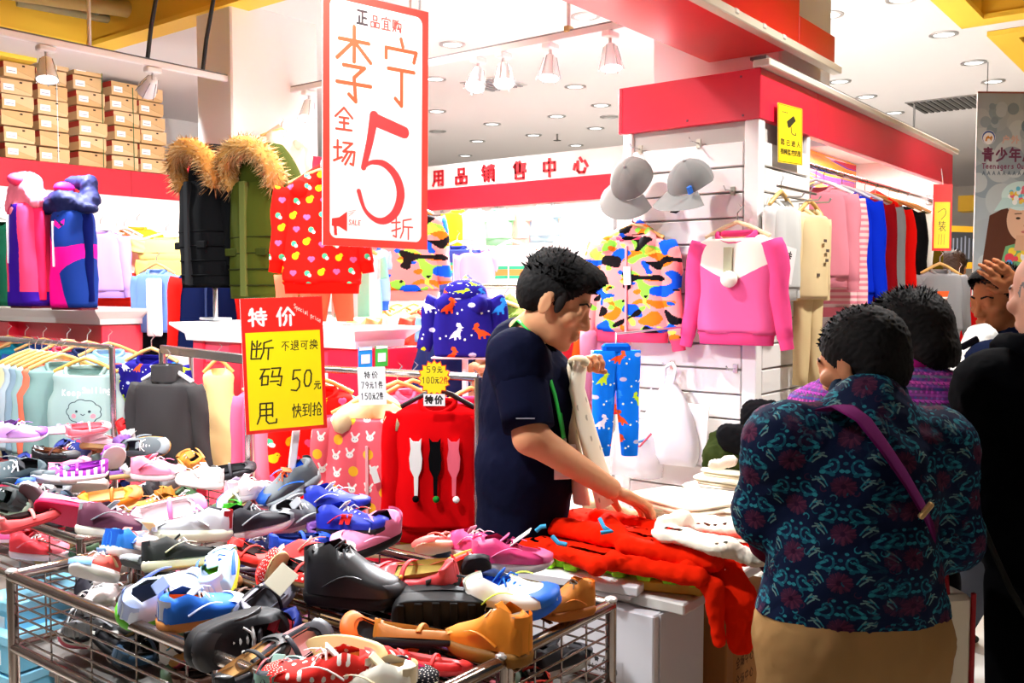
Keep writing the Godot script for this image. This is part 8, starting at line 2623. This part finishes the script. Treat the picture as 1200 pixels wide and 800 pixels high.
func table_goods() -> void:
	# trestle table between the vendor and the shoppers
	var t := thing("folding_table", "table piled with folded clothes in front of the slatwall", "table", Vector3(-1.29, 0, -2.77))
	obj("tabletop", bb(Vector3(-0.21, 0.79, -0.66), Vector3(0.21, 0.82, 0.68), 0.004), mat("d8d4cc", 0.5), t)
	for x in [-0.19, 0.19]:
		for z in [-0.62, 0.0]:
			obj("leg", tb([Vector3(x, 0, z), Vector3(x, 0.79, z)], 0.014), mat("9a9a9a", 0.3, 0.8), t)
	var wc := thing("carton", "tall white carton with printed numbers under the table's near end", "box", Vector3(-1.325, 0, -2.2))
	obj("body", bb(Vector3(-0.2, 0, -0.12), Vector3(0.18, 0.785, 0.145), 0.004), mat("e6e4e8", 0.7), wc)
	obj("flap", bb(Vector3(0.181, 0.42, -0.12), Vector3(0.186, 0.785, 0.12), 0.001), mat("d4d0d4", 0.7), wc)
	var im := canvas(256, 96, "e6e4e8")
	for k in 4:
		strokes(im, GLYPH[["中", "国", "大", "品"][k] if GLYPH.has(["中", "国", "大", "品"][k]) else "青"], Vector2(20 + k * 44, 10), Vector2(28, 24), 5, Color("3a3a3c"))
	say(im, "13671240620", Vector2(14, 48), Vector2(17, 34), 3, 4, Color("4a4a4c"))
	var qa := Acc.new()
	qa.quad(Vector3(-0.06, 0.6, 0.1462), Vector3(0.09, 0.6, 0.1462), Vector3(0.09, 0.65, 0.1462), Vector3(-0.06, 0.65, 0.1462), Vector3(0, 0, 1))
	obj("printed_text", qa.mesh(), tmat(tex(im), 0.7), wc)
	var bc := thing("carton", "brown cardboard carton with printed text behind the white one", "box", Vector3(-1.27, 0, -2.58))
	obj("body", bb(Vector3(-0.18, 0, -0.22), Vector3(0.18, 0.7, 0.22), 0.004), mat("a06a38", 0.8), bc)
	im = canvas(160, 256, "a06a38")
	for k in 4:
		say(im, "全场中心", Vector2(20, 24 + k * 54), Vector2(26, 36), 4, 4, Color("5a3818"))
	qa = Acc.new()
	qa.quad(Vector3(0.1812, 0.36, 0.18), Vector3(0.1812, 0.36, 0.02), Vector3(0.1812, 0.6, 0.02), Vector3(0.1812, 0.6, 0.18), Vector3(1, 0, 0))
	obj("printed_text", qa.mesh(), tmat(tex(im), 0.8), bc)
	var fb := thing("foam_board", "white foam board lying on the table's near corner", "board", Vector3(-1.42, 0.822, -2.1), deg_to_rad(12))
	obj("sheet", bx(Vector3(0, 0.012, 0), Vector3(0.42, 0.024, 0.16), 0.003), mat("f2f2f4", 0.6), fb)
	obj("lower_sheet", bx(Vector3(-0.03, -0.008, -0.01), Vector3(0.44, 0.012, 0.17), 0.002), mat("d8d8dc", 0.6), fb)
	var yp := thing("wooden_pad", "yellow wrapped board under the red sweatshirts", "board", Vector3(-1.17, 0.822, -2.2), deg_to_rad(20))
	obj("pad", bx(Vector3(0, 0.014, 0), Vector3(0.17, 0.028, 0.13), 0.004), mat("d8a82c", 0.5), yp)
	var gm := thing("foam_mat", "lime green interlocking foam mat under the red sweatshirts", "mat", Vector3(-1.33, 0.848, -2.19), deg_to_rad(13))
	obj("mat", bx(Vector3(0, 0.012, -0.02), Vector3(0.52, 0.022, 0.2), 0.003), mat("8ad81e", 0.7), gm)
	for k in 8:
		obj("tooth", bx(Vector3(-0.24 + k * 0.068, 0.012, 0.09), Vector3(0.038, 0.022, 0.026), 0.004), mat("96e428", 0.7), gm)
	# red sweatshirts: a heap of three, the uppermost hanging a sleeve over the edge
	var red := cloth("f0330c", 0.2)
	var U := Vector3.UP
	blob("sweatshirt", "red sweatshirt at the bottom of the heap on the green mat", "sweatshirt", [[Vector3(-1.551, 0.885, -2.125), Vector3(-1.117, 0.885, -2.153), 0.06, 0.07, U, 3.2], [Vector3(-1.604, 0.885, -2.276), Vector3(-1.129, 0.885, -2.322), 0.075, 0.085, U, 3.6], [Vector3(-1.494, 0.900, -2.078), Vector3(-1.279, 0.900, -2.001), 0.022, 0.02], [Vector3(-1.279, 0.900, -2.001), Vector3(-1.281, 0.900, -2.087), 0.02, 0.022], [Vector3(-1.277, 0.895, -2.082), Vector3(-1.049, 0.890, -2.112), 0.024, 0.024]], red, "cloth", 0.007, 0.016, 0.006)
	blob("sweatshirt", "red sweatshirt with pale blue drawstrings on top of the heap", "sweatshirt", [[Vector3(-1.540, 0.915, -2.227), Vector3(-1.270, 0.920, -2.246), 0.06, 0.07, U, 3.0], [Vector3(-1.558, 0.920, -2.343), Vector3(-1.259, 0.920, -2.371), 0.06, 0.06, U, 2.6], [Vector3(-1.544, 0.925, -2.199), Vector3(-1.347, 0.935, -2.160), 0.026, 0.03], [Vector3(-1.417, 0.940, -2.271), Vector3(-1.262, 0.930, -2.119), 0.028, 0.026], [Vector3(-1.262, 0.930, -2.119), Vector3(-1.038, 0.920, -2.159), 0.024, 0.028], [Vector3(-1.485, 0.940, -2.322), Vector3(-1.277, 0.940, -2.306), 0.024, 0.02]], red, "cloth", 0.007, 0.016, 0.006)
	blob("sweatshirt", "red sweatshirt hanging its sleeve over the table's edge", "sweatshirt", [[Vector3(-1.224, 0.915, -2.306), Vector3(-1.019, 0.910, -2.296), 0.07, 0.07, U, 2.8], [Vector3(-1.036, 0.904, -2.209), Vector3(-0.979, 0.832, -2.189), 0.042, 0.042, Vector3(0.4, 0.1, 0.9), 1.8], [Vector3(-0.979, 0.832, -2.189), Vector3(-0.975, 0.719, -2.193), 0.042, 0.034, Vector3(0.4, 0.1, 0.9), 1.8], [Vector3(-1.090, 0.904, -2.128), Vector3(-1.021, 0.861, -2.131), 0.022, 0.024], [Vector3(-1.021, 0.861, -2.131), Vector3(-1.010, 0.727, -2.140), 0.026, 0.016]], red, "cloth", 0.007, 0.018, 0.006)
	for q in [[[Vector3(-1.298, 1.012, -2.043), Vector3(-1.273, 0.997, -2.024), Vector3(-1.253, 0.991, -2.028), Vector3(-1.275, 0.986, -2.011)], "pale blue drawstring on the topmost red sweatshirt"], [[Vector3(-1.407, 0.962, -1.984), Vector3(-1.389, 0.947, -1.985), Vector3(-1.366, 0.945, -1.991)], "pale blue drawstring near the foam board"], [[Vector3(-1.482, 0.957, -2.015), Vector3(-1.471, 0.969, -2.023), Vector3(-1.460, 0.971, -2.031)], "pale blue drawstring at the heap's left tip"]]:
		var sa := Acc.new()
		sa.tube(q[0], 0.006, 6)
		tag(obj("drawstring", sa.mesh(), cloth("5ab4dc")), q[1], "drawstring", "drawstrings of the red sweatshirts")
	# cream clothes: stacked flat
	var lab := ["at the bottom", "second up", "third up", "fourth up", "fifth up", "sixth up", "seventh up", "on top"]
	var tone := ["f2ecd8", "f6f0e0", "eee6d0", "f4eee0", "f0e8d4", "f6f2e6"]
	for k in 8:
		folded("cream folded child's top in the far pile by the slatwall, " + lab[k], tone[k % 6], Vector3(-1.31 + rng.randf_range(-0.025, 0.025), 0.822 + 0.02 * k, -3.08 + rng.randf_range(-0.03, 0.03)), Vector3(0.37 + rng.randf_range(-0.03, 0.03), 0.023, 0.3 + rng.randf_range(-0.03, 0.03)), rng.randf_range(-14, 14), "cream tops piled on the table", "garment", tmat_cream() if k == 7 else null)
	for k in 6:
		folded("cream folded child's top in the middle pile, " + lab[k], tone[(k + 2) % 6], Vector3(-1.30 + rng.randf_range(-0.025, 0.025), 0.822 + 0.02 * k, -2.74 + rng.randf_range(-0.03, 0.03)), Vector3(0.38 + rng.randf_range(-0.03, 0.03), 0.023, 0.26 + rng.randf_range(-0.03, 0.03)), rng.randf_range(-16, 16), "cream tops piled on the table", "garment", tmat_cream() if k == 5 else null)
	folded("cream folded bodysuit on the pile's near end", "f4ecd6", Vector3(-1.36, 0.932, -2.62), Vector3(0.3, 0.03, 0.2), -20, "cream tops piled on the table")
	blob("long_sleeve_top", "cream long-sleeved top thrown across the red sweatshirts", "top", [[Vector3(-1.162, 0.970, -2.167), Vector3(-1.027, 0.965, -2.159), 0.05, 0.055, Vector3.UP, 2.8], [Vector3(-1.027, 0.965, -2.159), Vector3(-0.944, 0.933, -2.204), 0.045, 0.04, Vector3.UP, 2.2], [Vector3(-1.210, 0.965, -2.304), Vector3(-1.048, 0.965, -2.359), 0.06, 0.06, Vector3.UP, 3.0], [Vector3(-1.048, 0.965, -2.359), Vector3(-1.004, 0.939, -2.385), 0.045, 0.03, Vector3.UP, 1.5], [Vector3(-1.201, 0.970, -2.215), Vector3(-1.181, 0.980, -2.273), 0.03, 0.03]], cloth("f4eedc", 0.2), "cloth", 0.008, 0.02, 0.008)
	blob("garment_bundle", "beige crumpled garment by the vendor's fingers", "garment", [[Vector3(-1.677, 0.900, -2.592), Vector3(-1.556, 0.900, -2.535), 0.035, 0.03], [Vector3(-1.556, 0.900, -2.535), Vector3(-1.481, 0.900, -2.522), 0.03, 0.025]], cloth("e8d8b0"), "cloth", 0.009, 0.02, 0.008)
	# dark heap by the slatwall's corner
	blob("jacket", "olive green jacket heaped by the slatwall's corner", "jacket", [[Vector3(-1.449, 1.007, -3.053), Vector3(-1.338, 0.995, -3.075), 0.06, 0.07], [Vector3(-1.462, 1.053, -3.106), Vector3(-1.336, 1.046, -3.140), 0.05, 0.06]], cloth("3a4420"))
	blob("jacket", "black jacket heaped by the slatwall's corner", "jacket", [[Vector3(-1.395, 1.093, -3.031), Vector3(-1.295, 1.078, -3.045), 0.05, 0.06], [Vector3(-1.418, 1.125, -3.330), Vector3(-1.292, 1.107, -3.301), 0.07, 0.06], [Vector3(-1.484, 1.150, -3.405), Vector3(-1.380, 1.144, -3.359), 0.03, 0.04]], cloth("17171a"))
	blob("knit_cap", "grey knitted cap on the dark heap", "cap", [[Vector3(-1.268, 1.113, -2.965), Vector3(-1.222, 1.105, -2.976), 0.04, 0.035]], cloth("8a8c8c"))
	blob("scarf", "pink scarf on the dark heap", "scarf", [[Vector3(-1.308, 1.164, -3.161), Vector3(-1.251, 1.147, -3.143), 0.035, 0.04], [Vector3(-1.251, 1.147, -3.143), Vector3(-1.213, 1.107, -3.109), 0.03, 0.025]], cloth("f07a98"))
	blob("cloth_scrap", "white and brown scrap of fabric on the olive jacket", "garment", [[Vector3(-1.379, 1.016, -2.879), Vector3(-1.338, 1.033, -2.910), 0.018, 0.02]], cloth("e8dcd0"))
	# bags hanging on the slatwall
	var pb := thing("plastic_bag", "white plastic bag hanging from a slatwall hook", "bag", Vector3(-1.841, 1.254, -3.420))
	var rr := []
	for q in [[0.02, 0.0, 0.015], [0.03, -0.03, 0.02], [0.06, -0.08, 0.03], [0.1, -0.16, 0.05], [0.125, -0.25, 0.055], [0.13, -0.32, 0.05], [0.12, -0.36, 0.03]]:
		rr.append(ring_at(q[0], q[2], q[1], 22, 0.8, 0.0, 0.007, q[1] * 40.0))
	var a := Acc.new()
	a.loft(rr, true, true, true)
	obj("bag_body", a.mesh(), mat("f2f0f0", 0.35), pb)
	for s in [-1.0, 1.0]:
		obj("handle", tb([Vector3(s * 0.02, -0.03, 0.01), Vector3(s * 0.025, 0.03, 0.0), Vector3(0, 0.05, -0.02)], 0.008, 6), mat("f2f0f0", 0.35), pb)
	var sh := thing("paper_sheets", "white folded sheets hanging beside the plastic bag", "paper", Vector3(-1.747, 1.154, -3.440))
	for k in 2:
		obj("sheet", bx(Vector3(0.01 * k, -0.13, 0.012 * k), Vector3(0.12, 0.24, 0.004), 0.001, Basis(Vector3(0, 0, 1), -0.04 - 0.03 * k)), mat("f0eeea", 0.6), sh)
	var cb := thing("clear_bag", "half-clear bag with blue and red edging below the plastic bag", "bag", Vector3(-1.983, 0.999, -3.400))
	cb.scale = Vector3.ONE * 1.18
	a = Acc.new()
	rr = []
	for q in [[0.05, 0.06, 0.02], [0.09, 0.0, 0.05], [0.1, -0.08, 0.06], [0.095, -0.14, 0.055]]:
		rr.append(ring_at(q[0], q[2], q[1], 22, 0.8, 0.0, 0.008, q[1] * 50.0))
	a.loft(rr, true, false, true)
	obj("film", a.mesh(), glass(0.45, Color(0.95, 0.93, 0.93)), cb)
	obj("cord", tb([Vector3(0, 0.06, 0), Vector3(0.01, 0.12, -0.03), Vector3(0.01, 0.16, -0.085)], 0.003, 5), mat("e8e8e8", 0.6), cb)
	obj("blue_edge", tb([Vector3(-0.03, 0.03, 0.055), Vector3(0.02, -0.02, 0.06), Vector3(0.07, 0.0, 0.05)], 0.006, 6), mat("4a80b8", 0.5), cb)
	obj("red_edge", tb([Vector3(0.0, -0.03, 0.062), Vector3(0.05, -0.025, 0.062), Vector3(0.085, 0.02, 0.045)], 0.004, 6), mat("c84050", 0.5), cb)
	# tote bag held low by a shopper
	var tt := thing("tote_bag", "cream tote bag with red piping beside the teal jacket", "bag", Vector3(-0.576, 0.764, -2.401), deg_to_rad(48))
	obj("bag_body", bx(Vector3(0, -0.06, 0), Vector3(0.12, 0.36, 0.14), 0.012), mat("e8dcc4", 0.8), tt)
	obj("piping", bb(Vector3(0.054, -0.24, 0.064), Vector3(0.064, 0.125, 0.074), 0.002), mat("a81c24", 0.6), tt)
	obj("handle", tb([Vector3(0, 0.11, 0.05), Vector3(0, 0.24, 0.03), Vector3(0, 0.24, -0.03), Vector3(0, 0.11, -0.05)], 0.01, 6), mat("a81c24", 0.6), tt)
	# blue shoe boxes and a yellow carton under the left bin
	var bl := [[Vector3(-3.077, 0.430, -1.347), 0.0], [Vector3(-3.080, 0.310, -1.344), 0.03], [Vector3(-2.946, 0.400, -1.385), 0.02], [Vector3(-2.943, 0.523, -1.387), -0.02], [Vector3(-2.988, 0.606, -1.416), 0.03], [Vector3(-3.322, 0.411, -1.473), 0.0], [Vector3(-2.940, 0.291, -1.390), 0.0]]
	var bw := ["lower left", "bottom left", "beside the bin post, second down", "beside the bin post, middle", "topmost beside the bin post", "far left, behind", "lowest by the bin post"]
	for k in bl.size():
		var b := thing("shoe_box", "pale blue shoe box under the left bin, " + bw[k], "box", bl[k][0] - Vector3(0, 0.06, 0), deg_to_rad(6) + bl[k][1], "pale blue shoe boxes under the left bin")
		obj("body", bx(Vector3(0, 0.05, 0), Vector3(0.17, 0.1, 0.28), 0.003), mat("7cc8e8", 0.6), b)
		obj("lid", bx(Vector3(0, 0.1, 0), Vector3(0.176, 0.03, 0.286), 0.003), mat("8ed2ee", 0.6), b)
		obj("label", bx(Vector3(0, 0.045, 0.1408), Vector3(0.07, 0.045, 0.002), 0.0), mat("f0f4f8", 0.6), b)
	var yc := thing("carton", "small yellow-topped carton under the left bin", "box", Vector3(-3.126, 0.578, -1.372), deg_to_rad(8))
	obj("body", bx(Vector3(0, -0.02, 0), Vector3(0.17, 0.11, 0.12), 0.003), mat("d8bc94", 0.7), yc)
	obj("yellow_band", bx(Vector3(0, 0.012, 0.0605), Vector3(0.16, 0.045, 0.002), 0.0), mat("f0d020", 0.6), yc)
	obj("pink_mark", bx(Vector3(0.04, -0.04, 0.0605), Vector3(0.03, 0.03, 0.002), 0.0), mat("c84a6a", 0.6), yc)
	var sw := thing("low_shelf", "low wooden shelf carrying the boxes under the left bin", "shelf", Vector3(-3.093, 0.494, -1.398) * Vector3(1, 0, 1), deg_to_rad(6))
	obj("board", bx(Vector3(0, 0.43, -0.1), Vector3(0.62, 0.02, 0.3), 0.003), mat("8a7a70", 0.6), sw)
	for x in [-0.29, 0.29]:
		obj("side_panel", bx(Vector3(x, 0.21, -0.1), Vector3(0.02, 0.42, 0.3), 0.003), mat("7a6a60", 0.6), sw)
